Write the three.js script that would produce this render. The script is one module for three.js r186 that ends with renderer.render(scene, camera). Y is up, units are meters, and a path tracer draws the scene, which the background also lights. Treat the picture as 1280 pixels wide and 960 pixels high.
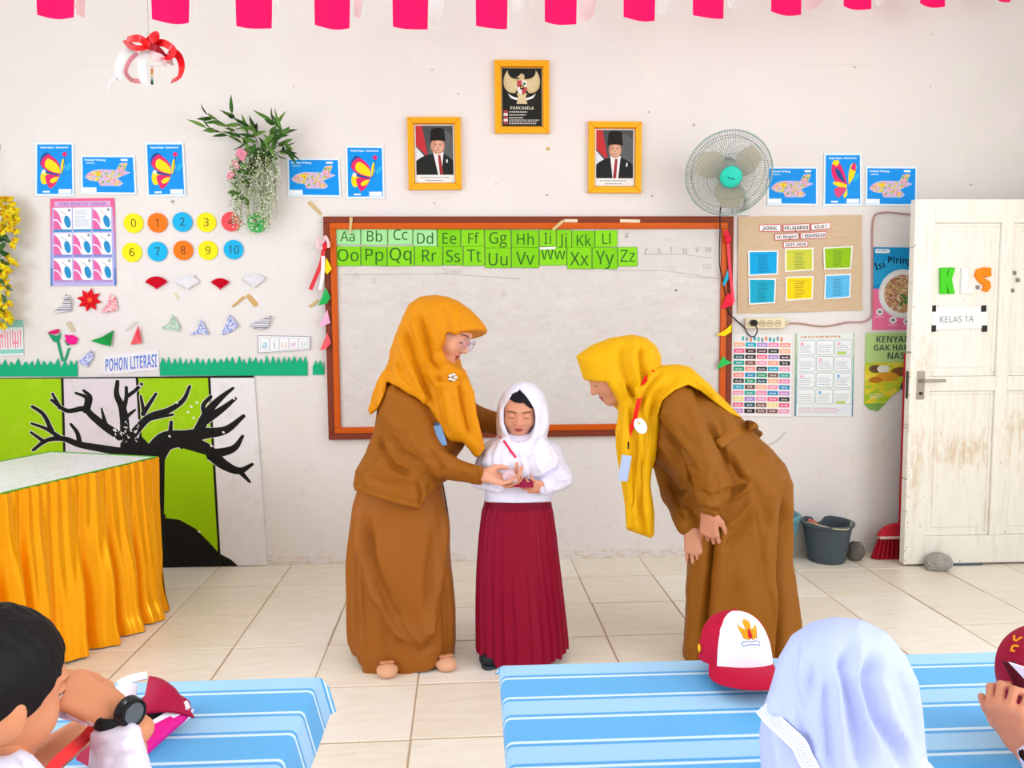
import * as THREE from 'three';
import { RoundedBoxGeometry } from 'three/addons/geometries/RoundedBoxGeometry.js';
import { mergeGeometries } from 'three/addons/utils/BufferGeometryUtils.js';
import { RectAreaLightUniformsLib } from 'three/addons/lights/RectAreaLightUniformsLib.js';
import { FontLoader } from 'three/addons/loaders/FontLoader.js';
import { TextGeometry } from 'three/addons/geometries/TextGeometry.js';

// ------------------------------------------------------------------ camera, sky, sun, daylight
const F = 987, EYE = 1.376, CAMZ = 4.459, R2D = Math.PI / 180;
const scene = new THREE.Scene();
const camera = new THREE.PerspectiveCamera(2 * Math.atan(480 / F) / R2D, 4 / 3, 0.05, 80);
camera.position.set(0, EYE, CAMZ);
camera.rotation.set(-4.56 * R2D, -2.72 * R2D, -0.39 * R2D, 'YXZ');
scene.add(camera);
const renderer = new THREE.WebGLRenderer({ antialias: true });
renderer.toneMapping = THREE.LinearToneMapping;
renderer.toneMappingExposure = 0.62;
renderer.shadowMap.enabled = true;
scene.background = new THREE.Color(0.80, 0.90, 1.0);
scene.backgroundIntensity = 1.6;
const sun = new THREE.DirectionalLight(0xfff2dc, 5.0);
sun.position.set(2.0, 12, -5.0); sun.target.position.set(0, 0, 0.5); sun.castShadow = true;
Object.assign(sun.shadow.camera, { left: -12, right: 12, top: 12, bottom: -12, near: 0.5, far: 40 });
sun.shadow.mapSize.set(2048, 2048);
scene.add(sun, sun.target);
RectAreaLightUniformsLib.init();
const ROOM = { x0: -3.6, x1: 3.46, z1: 8.0, h: 3.55 };
// daylight entering through each window opening: [side, z centre, width, y0, y1, intensity]
const WINDOWS = [
  ['left', 2.35, 1.3, 1.05, 2.7, 9], ['left', 4.2, 1.5, 1.05, 2.7, 14], ['left', 6.2, 1.5, 1.05, 2.7, 14],
  ['right', 2.6, 1.3, 1.05, 2.7, 9], ['right', 4.4, 1.5, 1.05, 2.7, 14], ['right', 6.3, 1.5, 1.05, 2.7, 14],
];
for (const [side, z, w, y0, y1, I] of WINDOWS) {
  const s = side === 'left' ? -1 : 1, x = s < 0 ? ROOM.x0 : ROOM.x1;
  const l = new THREE.RectAreaLight(side === 'left' ? 0xe6efff : 0xf0f4ff, I, w - 0.1, y1 - y0 - 0.1);
  l.position.set(x - s * 0.012, (y0 + y1) / 2, z); l.lookAt(0, (y0 + y1) / 2, z); scene.add(l);
}

// ------------------------------------------------------------------ helpers
let seed = 20240817;
const rnd = () => { seed = (Math.imul(seed, 1664525) + 1013904223) >>> 0; return seed / 4294967296; };
const rr = (a, b) => a + (b - a) * rnd();
const V = (x, y, z) => new THREE.Vector3(x, y, z);
const lerp = (a, b, t) => a + (b - a) * t, clamp = (x, a, b) => Math.min(b, Math.max(a, x));
const smooth = (a, b, x) => { const t = clamp((x - a) / (b - a), 0, 1); return t * t * (3 - 2 * t); };
camera.updateMatrixWorld(true);
const CAM = camera.position.clone();
const ray = (x, y) => V((x - 640) / F, -(y - 480) / F, -1).applyEuler(camera.rotation);
const atZ = (x, y, z) => { const d = ray(x, y); return CAM.clone().addScaledVector(d, (z - CAM.z) / d.z); };   // photo pixel -> point on the vertical plane z
const atY = (x, y, h = 0) => { const d = ray(x, y); return CAM.clone().addScaledVector(d, (h - CAM.y) / d.y); };   // photo pixel -> point at height h
const W = (x, y, off = 0) => atZ(x, y, off);                                                                  // photo pixel -> point on the back wall
const used = new Map();
const numbered = (n) => { const k = used.get(n) || 0; used.set(n, k + 1); return k ? n + '_' + String(k).padStart(3, '0') : n; };
const shade = (o) => { o.traverse((m) => { if (m.isMesh) { m.castShadow = true; m.receiveShadow = true; } }); return o; };
function tag(o, label, category, group, kind) {
  o.userData.label = label; if (category) o.userData.category = category; if (group) o.userData.group = group; if (kind) o.userData.kind = kind; return o;
}
function thing(name, label, category, pos = [0, 0, 0], group) {
  const o = new THREE.Group(); o.name = numbered(name); o.position.set(...(pos.isVector3 ? pos.toArray() : pos)); scene.add(o); return tag(o, label, category, group);
}
function solo(name, geo, mat, label, category, pos, group) {
  const m = new THREE.Mesh(geo, mat); m.name = numbered(name); if (pos) m.position.copy(pos); scene.add(m); shade(m); return tag(m, label, category, group);
}
function part(name, geo, mat, parent, label) {
  const m = new THREE.Mesh(geo, mat); m.name = name; parent.add(m); shade(m); if (label) m.userData.label = label; return m;
}
function struct(name, geo, mat, label, category = 'structure', parent = scene) {
  const m = new THREE.Mesh(geo, mat); m.name = name; parent.add(m); shade(m); if (parent === scene) tag(m, label, category, null, 'structure'); return m;
}
const M = (color, roughness = 0.8, extra = {}) => new THREE.MeshPhysicalMaterial({ color, roughness, metalness: 0, specularIntensity: 0.35, side: THREE.DoubleSide, ...extra });
function canvasTex(w, h, draw, opts = {}) {
  const c = document.createElement('canvas'); c.width = w; c.height = h; const g = c.getContext('2d'); draw(g, w, h);
  const t = new THREE.CanvasTexture(c); if (!opts.data) t.colorSpace = THREE.SRGBColorSpace; t.wrapS = t.wrapT = opts.wrap || THREE.ClampToEdgeWrapping; t.anisotropy = 8; return t;
}
// vertices relative to a point
const shift = (g, p) => g.translate(-p.x, -p.y, -p.z);
const merge = (list) => { const all = list.every((g) => g.attributes.uv); return mergeGeometries(list.map((g) => { const q = g.index ? g.toNonIndexed() : g; if (!q.attributes.normal) q.computeVertexNormals(); for (const k of Object.keys(q.attributes)) if (!['position', 'normal'].includes(k) && !(all && k === 'uv')) q.deleteAttribute(k); return q; })); };
const box = (w, h, d, x = 0, y = 0, z = 0) => new THREE.BoxGeometry(w, h, d).translate(x, y, z);
const rbox = (w, h, d, r = 0.004, x = 0, y = 0, z = 0, s = 2) => new RoundedBoxGeometry(w, h, d, s, r).translate(x, y, z);
const cyl = (r0, r1, h, n = 20, x = 0, y = 0, z = 0) => new THREE.CylinderGeometry(r0, r1, h, n).translate(x, y, z);
const tube = (pts, r, seg = 40, n = 8, closed = false) => new THREE.TubeGeometry(new THREE.CatmullRomCurve3(pts, closed), seg, r, n, closed);
// a slab whose front face is the quad of four points (TL, TR, BR, BL), uv 0..1 on the front, border colour on the sides
function quadSlab(q, t, uv = [0, 0, 1, 1], nx = 1, ny = 1, bend = null) {
  const n = V().crossVectors(q[1].clone().sub(q[0]), q[3].clone().sub(q[0])).normalize().negate();
  const pos = [], uvs = [], idx = [];
  for (const back of [0, 1]) for (let j = 0; j <= ny; j++) for (let i = 0; i <= nx; i++) {
    const u = i / nx, v = j / ny, p = q[0].clone().lerp(q[1], u).lerp(q[3].clone().lerp(q[2], u), v);
    p.addScaledVector(n, (bend ? bend(u, v) : 0) + (back ? -t / 2 : t / 2));
    pos.push(p.x, p.y, p.z); uvs.push(lerp(uv[0], uv[2], back ? 0.004 : u), lerp(uv[3], uv[1], back ? 0.004 : v));
  }
  const at = (b, i, j) => b * (nx + 1) * (ny + 1) + j * (nx + 1) + i;
  for (let j = 0; j < ny; j++) for (let i = 0; i < nx; i++) {
    idx.push(at(0, i, j), at(0, i, j + 1), at(0, i + 1, j), at(0, i + 1, j), at(0, i, j + 1), at(0, i + 1, j + 1));
    idx.push(at(1, i, j), at(1, i + 1, j), at(1, i, j + 1), at(1, i + 1, j), at(1, i + 1, j + 1), at(1, i, j + 1));
  }
  for (let i = 0; i < nx; i++) for (const [j, s] of [[0, 1], [ny, -1]]) { const a = [at(0, i, j), at(0, i + 1, j), at(1, i + 1, j), at(1, i, j)]; idx.push(...(s > 0 ? [a[0], a[1], a[2], a[0], a[2], a[3]] : [a[0], a[2], a[1], a[0], a[3], a[2]])); }
  for (let j = 0; j < ny; j++) for (const [i, s] of [[0, -1], [nx, 1]]) { const a = [at(0, i, j), at(0, i, j + 1), at(1, i, j + 1), at(1, i, j)]; idx.push(...(s > 0 ? [a[0], a[2], a[1], a[0], a[3], a[2]] : [a[0], a[1], a[2], a[0], a[2], a[3]])); }
  const g = new THREE.BufferGeometry(); g.setAttribute('position', new THREE.Float32BufferAttribute(pos, 3)); g.setAttribute('uv', new THREE.Float32BufferAttribute(uvs, 2)); g.setIndex(idx);
  const flat = g.toNonIndexed(); flat.computeVertexNormals(); return flat;
}
// sheet of paper or board on the wall given by its photo outline
function wallSheet(name, label, category, quad, mat, o = {}) {
  const off = o.off ?? 0.004, t = o.t ?? 0.003;
  if (quad.length === 4 && typeof quad[0] === 'number') quad = [[quad[0], quad[1]], [quad[2], quad[1]], [quad[2], quad[3]], [quad[0], quad[3]]];
  const q = quad.map(([x, y]) => W(x, y, off)), c = q[0].clone().add(q[1]).add(q[2]).add(q[3]).multiplyScalar(0.25);
  const g = shift(quadSlab(q, t, o.uv, o.nx, o.ny, o.bend), c);
  if (o.parent) { const m = part(name, g, mat, o.parent, o.partLabel); m.position.copy(c).sub(o.parent.position); return m; }
  return solo(name, g, mat, label, category, c, o.group);
}
const shapePx = (pts, z, c) => { const s = new THREE.Shape(); pts.forEach(([x, y], i) => { const p = atZ(x, y, z); s[i ? 'lineTo' : 'moveTo'](p.x - c.x, p.y - c.y); }); s.closePath(); return s; };
const extrude = (s, depth, bevel = 0, holes) => new THREE.ExtrudeGeometry(s, { depth, bevelEnabled: bevel > 0, bevelSize: bevel, bevelThickness: bevel, bevelSegments: 2, curveSegments: 16 });

// value noise
const hash3 = (i, j, k) => { let h = Math.imul(i, 374761393) ^ Math.imul(j, 668265263) ^ Math.imul(k, 2147483647 - 94969); h = Math.imul(h ^ (h >>> 13), 1274126177); return ((h ^ (h >>> 16)) >>> 0) / 4294967296; };
function noise(x, y, z) {
  const i = Math.floor(x), j = Math.floor(y), k = Math.floor(z); let u = x - i, v = y - j, w = z - k; u = u * u * (3 - 2 * u); v = v * v * (3 - 2 * v); w = w * w * (3 - 2 * w);
  const a = (p, q, r) => hash3(i + p, j + q, k + r);
  return lerp(lerp(lerp(a(0, 0, 0), a(1, 0, 0), u), lerp(a(0, 1, 0), a(1, 1, 0), u), v), lerp(lerp(a(0, 0, 1), a(1, 0, 1), u), lerp(a(0, 1, 1), a(1, 1, 1), u), v), w) * 2 - 1;
}
const fbm = (x, y, z, o = 4) => { let s = 0, a = 0.5; for (let i = 0; i < o; i++) { s += a * noise(x, y, z); x *= 2.03; y *= 2.01; z *= 2.02; a *= 0.5; } return s; };
// ------------------------------------------------------------------ structure
const wallTex = canvasTex(2048, 1024, (g, w, h) => {       // white distemper with scuffs, chips and a dusty line at the foot, 7.06 x 3.55 m
  g.fillStyle = '#e8e2dd'; g.fillRect(0, 0, w, h);
  const S = w / 7.06;
  for (let i = 0; i < 420; i++) { const x = rnd() * w, y = rnd() * h, r = rr(10, 90); g.fillStyle = ['rgba(226,224,222,', 'rgba(250,246,240,', 'rgba(232,222,214,'][i % 3] + rr(0.03, 0.10).toFixed(3) + ')'; g.beginPath(); g.ellipse(x, y, r, r * rr(0.3, 1), rnd() * 3, 0, 7); g.fill(); }
  for (let i = 0; i < 150; i++) { const x = rnd() * w, y = h - Math.pow(rnd(), 1.3) * 1.0 * S; g.strokeStyle = `rgba(${rr(120, 170) | 0},${rr(110, 150) | 0},${rr(95, 130) | 0},${rr(0.1, 0.3).toFixed(2)})`; g.lineWidth = rr(0.5, 1.4); g.beginPath(); g.moveTo(x, y); g.lineTo(x + rr(-14, 14), y + rr(-10, 10)); g.stroke(); }
  for (let i = 0; i < 700; i++) { const x = rnd() * w, y = h - Math.pow(rnd(), 2.6) * 0.75 * S; g.fillStyle = `rgba(${rr(175, 205) | 0},${rr(160, 185) | 0},${rr(135, 160) | 0},${rr(0.04, 0.13).toFixed(2)})`; g.beginPath(); g.ellipse(x, y, rr(1, 9), rr(1, 4), rnd() * 3, 0, 7); g.fill(); }
  for (let i = 0; i < 1500; i++) { const x = rnd() * w, y = h - Math.pow(rnd(), 1.6) * 0.055 * S; g.fillStyle = `rgba(${rr(175, 200) | 0},${rr(140, 165) | 0},${rr(100, 125) | 0},${rr(0.1, 0.34).toFixed(2)})`; g.fillRect(x, y, rr(2, 14), rr(0.6, 2)); }
  for (let i = 0; i < 26; i++) { const x = rnd() * w, y = rnd() * h * 0.7; g.fillStyle = `rgba(150,135,118,${rr(0.2, 0.55).toFixed(2)})`; g.beginPath(); g.ellipse(x, y, rr(1, 3), rr(1, 2.5), 0, 0, 7); g.fill(); }
  const mark = (px, py, r, c) => { const p = W(px, py); g.fillStyle = c; g.beginPath(); g.ellipse((p.x + 3.6) * S, h - p.y * h / 3.55, r, r * 0.8, 0, 0, 7); g.fill(); };
  for (const [x, y, r] of [[573, 117, 1.5], [684, 244, 2], [811, 140, 1.6], [543, 254, 1.6], [1068, 84, 2], [216, 252, 3], [620, 230, 1.3], [815, 245, 2]]) mark(x, y, r, 'rgba(140,122,105,.7)');
  mark(685, 186, 3.2, 'rgba(196,160,80,.9)');
  g.strokeStyle = 'rgba(140,138,134,.14)'; g.lineWidth = 1; for (const [a, b, c, d] of [[94, 83, 250, 82], [1000, 82, 1090, 80], [356, 265, 362, 262]]) { const p = W(a, b), q = W(c, d); g.beginPath(); g.moveTo((p.x + 3.6) * S, h - p.y * h / 3.55); g.lineTo((q.x + 3.6) * S, h - q.y * h / 3.55); g.stroke(); }
  g.strokeStyle = 'rgba(120,118,115,.28)'; g.lineWidth = 3; const e = W(960, 553); g.beginPath(); g.moveTo((e.x + 3.55) * S, h - (e.y - 0.03) * h / 3.55); g.quadraticCurveTo((e.x + 3.66) * S, h - (e.y - 0.01) * h / 3.55, (e.x + 3.7) * S, h - (e.y + 0.06) * h / 3.55); g.stroke();
});
const plasterBump = canvasTex(512, 512, (g, w, h) => {
  g.fillStyle = '#808080'; g.fillRect(0, 0, w, h);
  for (let i = 0; i < 1600; i++) { const v = rr(90, 165) | 0; g.fillStyle = `rgba(${v},${v},${v},.25)`; g.beginPath(); g.ellipse(rnd() * w, rnd() * h, rr(4, 40), rr(3, 16), rnd() * 3, 0, 7); g.fill(); }
}, { data: true, wrap: THREE.RepeatWrapping });
const wallMat = M(0xffffff, 0.85, { map: wallTex, bumpMap: plasterBump, bumpScale: 0.002 });
const plainWall = M(0xece8e1, 0.9), plainCeil = M(0xf2f1ee, 0.9);
{
  const { x0, x1, z1, h } = ROOM, wx = x1 - x0, T = 0.15;
  const g = new THREE.BoxGeometry(wx, h, T).translate((x0 + x1) / 2, h / 2, -T / 2);
  struct('wall_back', g, wallMat, 'white plastered classroom wall behind the whiteboard', 'wall');
  struct('wall_front', box(wx, h, T, (x0 + x1) / 2, h / 2, z1 + T / 2), plainWall, 'plain white rear wall of the classroom', 'wall');
  struct('ceiling', box(wx + 0.3, 0.12, z1 + 0.3, (x0 + x1) / 2, h + 0.06, z1 / 2), plainCeil, 'flat white classroom ceiling', 'ceiling');
  // side walls with openings: list of rectangles [z0, z1, y0, y1] cut out
  const sideWall = (name, x, s, holes, label) => {
    const sh = new THREE.Shape([new THREE.Vector2(-T, 0), new THREE.Vector2(z1 + T, 0), new THREE.Vector2(z1 + T, h), new THREE.Vector2(-T, h)]);
    for (const [a, b, c, d] of holes) sh.holes.push(new THREE.Path([new THREE.Vector2(a, c), new THREE.Vector2(a, d), new THREE.Vector2(b, d), new THREE.Vector2(b, c)]));
    const e = new THREE.ExtrudeGeometry(sh, { depth: T, bevelEnabled: false }).rotateY(-Math.PI / 2);   // x -> z, z -> -x
    e.translate(s > 0 ? x + T : x, 0, 0);
    struct(name, e, plainWall, label, 'wall');
  };
  const wh = (side) => WINDOWS.filter((w) => w[0] === side).map(([, z, w, y0, y1]) => [z - w / 2, z + w / 2, y0, y1]);
  sideWall('wall_left', x0, -1, wh('left'), 'white side wall with three windows beside the skirted table');
  sideWall('wall_right', x1, 1, [...wh('right'), [0.24, 1.32, 0.001, 2.06], [0.30, 1.26, 2.16, 2.44]], 'white side wall with the doorway and windows');
  const wood = M(0x8a5a36, 0.6);
  WINDOWS.forEach(([side, z, w, y0, y1], i) => {
    const x = side === 'left' ? x0 - T / 2 : x1 + T / 2, o = new THREE.Group(); o.name = 'window_' + (i + 1); o.position.set(x, y0, z); scene.add(o);
    tag(o, `wooden framed window with three tall panes, ${['first', 'second', 'third'][i % 3]} in the ${side} side wall from the whiteboard`, 'window', null, 'structure');
    const hh = y1 - y0;
    part('window_frame', merge([box(0.06, 0.05, w, 0, 0.025, 0), box(0.06, 0.05, w, 0, hh - 0.025, 0), box(0.06, hh, 0.05, 0, hh / 2, -w / 2 + 0.025), box(0.06, hh, 0.05, 0, hh / 2, w / 2 - 0.025)]), wood, o);
    for (const k of [-1, 1]) part('mullion', box(0.05, hh - 0.1, 0.04, 0, hh / 2, k * w / 6), wood, o);
    for (const k of [-1, 0, 1]) part('pane', box(0.004, hh - 0.1, w / 3 - 0.045, 0, hh / 2, k * w / 3 * 0.985), M(0xffffff, 0.02, { transmission: 1, thickness: 0, ior: 1.45 }), o);
  });
  // transom vent slats over the doorway
  const tv = new THREE.Group(); tv.name = 'window_7'; tv.position.set(x1 + T / 2, 2.16, 0.78); scene.add(tv); tag(tv, 'slatted vent opening above the classroom doorway', 'vent', null, 'structure');
  for (let i = 0; i < 2; i++) part('slat', box(0.10, 0.02, 0.96, 0, 0.09 + i * 0.10, 0).rotateZ(0), wood, tv);
  struct('trim_1', merge([box(0.17, 2.05, 0.04, x1 + T / 2, 1.026, 0.262), box(0.17, 2.05, 0.04, x1 + T / 2, 1.026, 1.298), box(0.17, 0.04, 1.0, x1 + T / 2, 2.036, 0.78)]), M(0xd9d0c0, 0.6), 'white painted frame of the open doorway', 'door frame');
  struct('ground', box(60, 0.1, 60, 0, -0.16, 4), M(0xcfc4ae, 0.95), 'sunlit bare ground outside the classroom', 'ground');
}
// floor: grout bed + individual tiles, grid turned 0.9 degrees from the wall
{
  const bed = struct('floor', box(7.3, 0.1, 8.2, -0.07, -0.053, 4.0), M(0xc4aa8c, 0.95), 'cream glazed ceramic floor tiles with brown joints', 'floor');
  const tileTex = canvasTex(512, 512, (g, w, h) => {
    g.fillStyle = '#f9f3e8'; g.fillRect(0, 0, w, h);
    for (let i = 0; i < 700; i++) { g.fillStyle = ['rgba(240,234,222,', 'rgba(226,214,192,', 'rgba(236,222,204,'][i % 3] + rr(0.04, 0.16).toFixed(2) + ')'; g.beginPath(); g.ellipse(rnd() * w, rnd() * h, rr(5, 60), rr(2, 9), rr(-0.15, 0.15), 0, 7); g.fill(); }
    for (let i = 0; i < 90; i++) { g.fillStyle = `rgba(150,128,98,${rr(0.1, 0.4).toFixed(2)})`; g.beginPath(); g.arc(rnd() * w, rnd() * h, rr(0.5, 1.6), 0, 7); g.fill(); }
  }, { wrap: THREE.RepeatWrapping });
  const mats = ['#fffdf9', '#fcf8f0', '#faf5ec', '#fbf7ee'].map((c) => M(c, 0.32, { map: tileTex, specularIntensity: 0.8 }));
  const geos = [];
  for (let v = 0; v < 6; v++) {                     // chamfered tile, a few sizes so that the joints vary in width
    const a = 0.1975 - [0, 0.0015, 0.003, 0.0005, 0.002, 0.001][v], b = 0.1975 - [0.001, 0, 0.0008, 0.0025, 0.0012, 0.003][v], c = 0.003, o = rnd(), q = rnd();
    const P = [[-a, -0.004, -b], [a, -0.004, -b], [a, -0.004, b], [-a, -0.004, b], [-a, -0.0015, -b], [a, -0.0015, -b], [a, -0.0015, b], [-a, -0.0015, b], [-a + c, 0, -b + c], [a - c, 0, -b + c], [a - c, 0, b - c], [-a + c, 0, b - c]];
    const pos = [], uv = [], tri = (...t) => t.forEach((i) => { pos.push(...P[i]); uv.push(P[i][0] * 0.5 / 0.4 + o, P[i][2] * 0.5 / 0.4 + q); });
    for (let s = 0; s < 2; s++) for (let i = 0; i < 4; i++) { const j = (i + 1) % 4, A = s * 4; tri(A + i, A + 4 + i, A + j, A + j, A + 4 + i, A + 4 + j); }
    tri(8, 11, 9, 9, 11, 10);
    const g = new THREE.BufferGeometry(); g.setAttribute('position', new THREE.Float32BufferAttribute(pos, 3)); g.setAttribute('uv', new THREE.Float32BufferAttribute(uv, 2)); g.computeVertexNormals(); geos.push(g);
  }
  const a = 0.893 * R2D, ca = Math.cos(a), sa = Math.sin(a), far = [];
  for (let j = -1; j < 20; j++) for (let i = -7; i < 14; i++) {
    const gx = -1.384 + (i + 0.5) * 0.4, gz = -4.525 + (j + 0.5) * 0.4, x = gx * ca + gz * sa, z = -gx * sa + gz * ca + CAMZ;
    if (x < -3.42 || x > 3.30 || z < -0.16 || z > 7.8) continue;
    const v = Math.floor(rnd() * 6), m = Math.floor(rnd() * 4);
    if (z < 3.6) { const t = part('tile', geos[v], mats[m], bed); t.position.set(x + rr(-0.001, 0.001), rr(-0.0006, 0.0006), z + rr(-0.001, 0.001)); t.rotation.y = a + rr(-0.002, 0.002); }
    else far.push(geos[v].clone().rotateY(a).translate(x, 0, z));
  }
  const rest = part('tile', merge(far), mats[1], bed); rest.userData.kind = 'stuff';
}
// open door leaf, folded back parallel to the wall
{
  const z = 0.25, L = atY(1127, 707).x, w = 1.035, o = new THREE.Group(); o.name = 'door_1'; o.position.set(L + w, 0.012, z); scene.add(o);
  tag(o, 'worn cream painted panelled wooden door folded back against the wall', 'door', null, 'structure');
  const X = (x) => x - w;                                   // local x of a distance from the lock edge
  const dtex = canvasTex(1024, 2048, (g, W_, H_) => {
    g.fillStyle = '#f8f4e8'; g.fillRect(0, 0, W_, H_);
    for (let i = 0; i < 900; i++) { g.fillStyle = ['rgba(250,248,240,', 'rgba(222,212,190,', 'rgba(232,226,212,'][i % 3] + rr(0.05, 0.2).toFixed(2) + ')'; g.beginPath(); g.ellipse(rnd() * W_, rnd() * H_, rr(3, 14), rr(20, 120), 0, 0, 7); g.fill(); }
    const worn = (cx, cy, sx, sy, n) => { for (let i = 0; i < n; i++) { const r = Math.sqrt(-2 * Math.log(rnd() + 1e-6)) * 0.6, t = rnd() * 6.283; g.fillStyle = `rgba(${rr(190, 215) | 0},${rr(150, 175) | 0},${rr(105, 130) | 0},${rr(0.05, 0.15).toFixed(3)})`; g.beginPath(); g.ellipse((cx + r * Math.cos(t) * sx) * W_, (cy + r * Math.sin(t) * sy) * H_, rr(2, 10), rr(8, 46), 0, 0, 7); g.fill(); } };
    worn(0.30, 0.68, 0.16, 0.05, 260); worn(0.72, 0.63, 0.16, 0.06, 360); worn(0.05, 0.72, 0.03, 0.1, 110); worn(0.07, 0.45, 0.05, 0.12, 60);
    for (let i = 0; i < 130; i++) { g.fillStyle = `rgba(120,104,84,${rr(0.2, 0.6).toFixed(2)})`; const e = rnd() < 0.5; g.beginPath(); g.ellipse(e ? rr(0, 14) : rnd() * W_, rnd() * H_, rr(1, 4), rr(1, 6), 0, 0, 7); g.fill(); }
  });
  const paint = M(0xffffff, 0.55, { map: dtex });
  const uvd = (g) => { const p = g.attributes.position, u = g.attributes.uv; for (let i = 0; i < p.count; i++) u.setXY(i, (p.getX(i) + w) / w, p.getY(i) / 2.0); return g; };
  const D = (x0, x1, y0, y1, t, zc = 0, r = 0.004) => uvd(rbox(x1 - x0, y1 - y0, t, r, X((x0 + x1) / 2), (y0 + y1) / 2, zc));
  part('stile', D(0, 0.112, 0, 2.0, 0.050), paint, o); part('stile', D(0.9, 1.035, 0, 2.0, 0.050), paint, o); part('stile', D(0.485, 0.55, 0.155, 1.88, 0.048), paint, o);
  part('rail', D(0.112, 0.9, 1.875, 2.0, 0.049), paint, o); part('rail', D(0.112, 0.9, 0, 0.155, 0.049), paint, o);
  for (const [a, b] of [[0.112, 0.485], [0.55, 0.9]]) {
    part('rail', D(a, b, 0.965, 1.045, 0.048), paint, o);
    for (const [c, d] of [[0.155, 0.965], [1.045, 1.875]]) {
      if (c < 1) { const m = (a + b) / 2; part('panel', D(a, m, c, d, 0.008, 0, 0.002), paint, o); part('panel', D(m, b, c, d, 0.008, 0, 0.002), paint, o); } else part('panel', D(a, b, c, d, 0.008, 0, 0.002), paint, o);
      part('raised_field', D(a + 0.045, b - 0.045, c + 0.045, d - 0.045, 0.018, 0, 0.006), paint, o);
      for (const [p, q, r2, s] of [[a, b, d - 0.02, d], [a, b, c, c + 0.02], [a, a + 0.02, c + 0.02, d - 0.02], [b - 0.02, b, c + 0.02, d - 0.02]]) part('moulding', D(p, q, r2, s, 0.022, 0, 0.006), paint, o);
    }
  }
  const steel = M(0xa39a8c, 0.35, { metalness: 0.8 });
  const plate = part('lock_plate', rbox(0.042, 0.155, 0.006, 0.002, X(0.06), 1.0, 0.028), steel, o, 'worn steel lock plate');
  part('handle', merge([cyl(0.009, 0.009, 0.05, 14).rotateX(Math.PI / 2).translate(X(0.06), 1.025, 0.045), rbox(0.12, 0.016, 0.012, 0.005, X(0.115), 1.027, 0.068)]), steel, plate);
  part('keyhole', cyl(0.009, 0.009, 0.004, 16).rotateX(Math.PI / 2).translate(X(0.06), 0.955, 0.033), M(0x3a3632, 0.5), plate);
  part('latch_plate', box(0.003, 0.15, 0.024, X(-0.001), 1.0, 0), M(0x55504a, 0.5, { metalness: 0.5 }), o);
  for (const y of [0.2, 1.0, 1.8]) part('hinge', cyl(0.009, 0.009, 0.09, 10, X(1.043), y, -0.01), steel, o);
}
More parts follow.
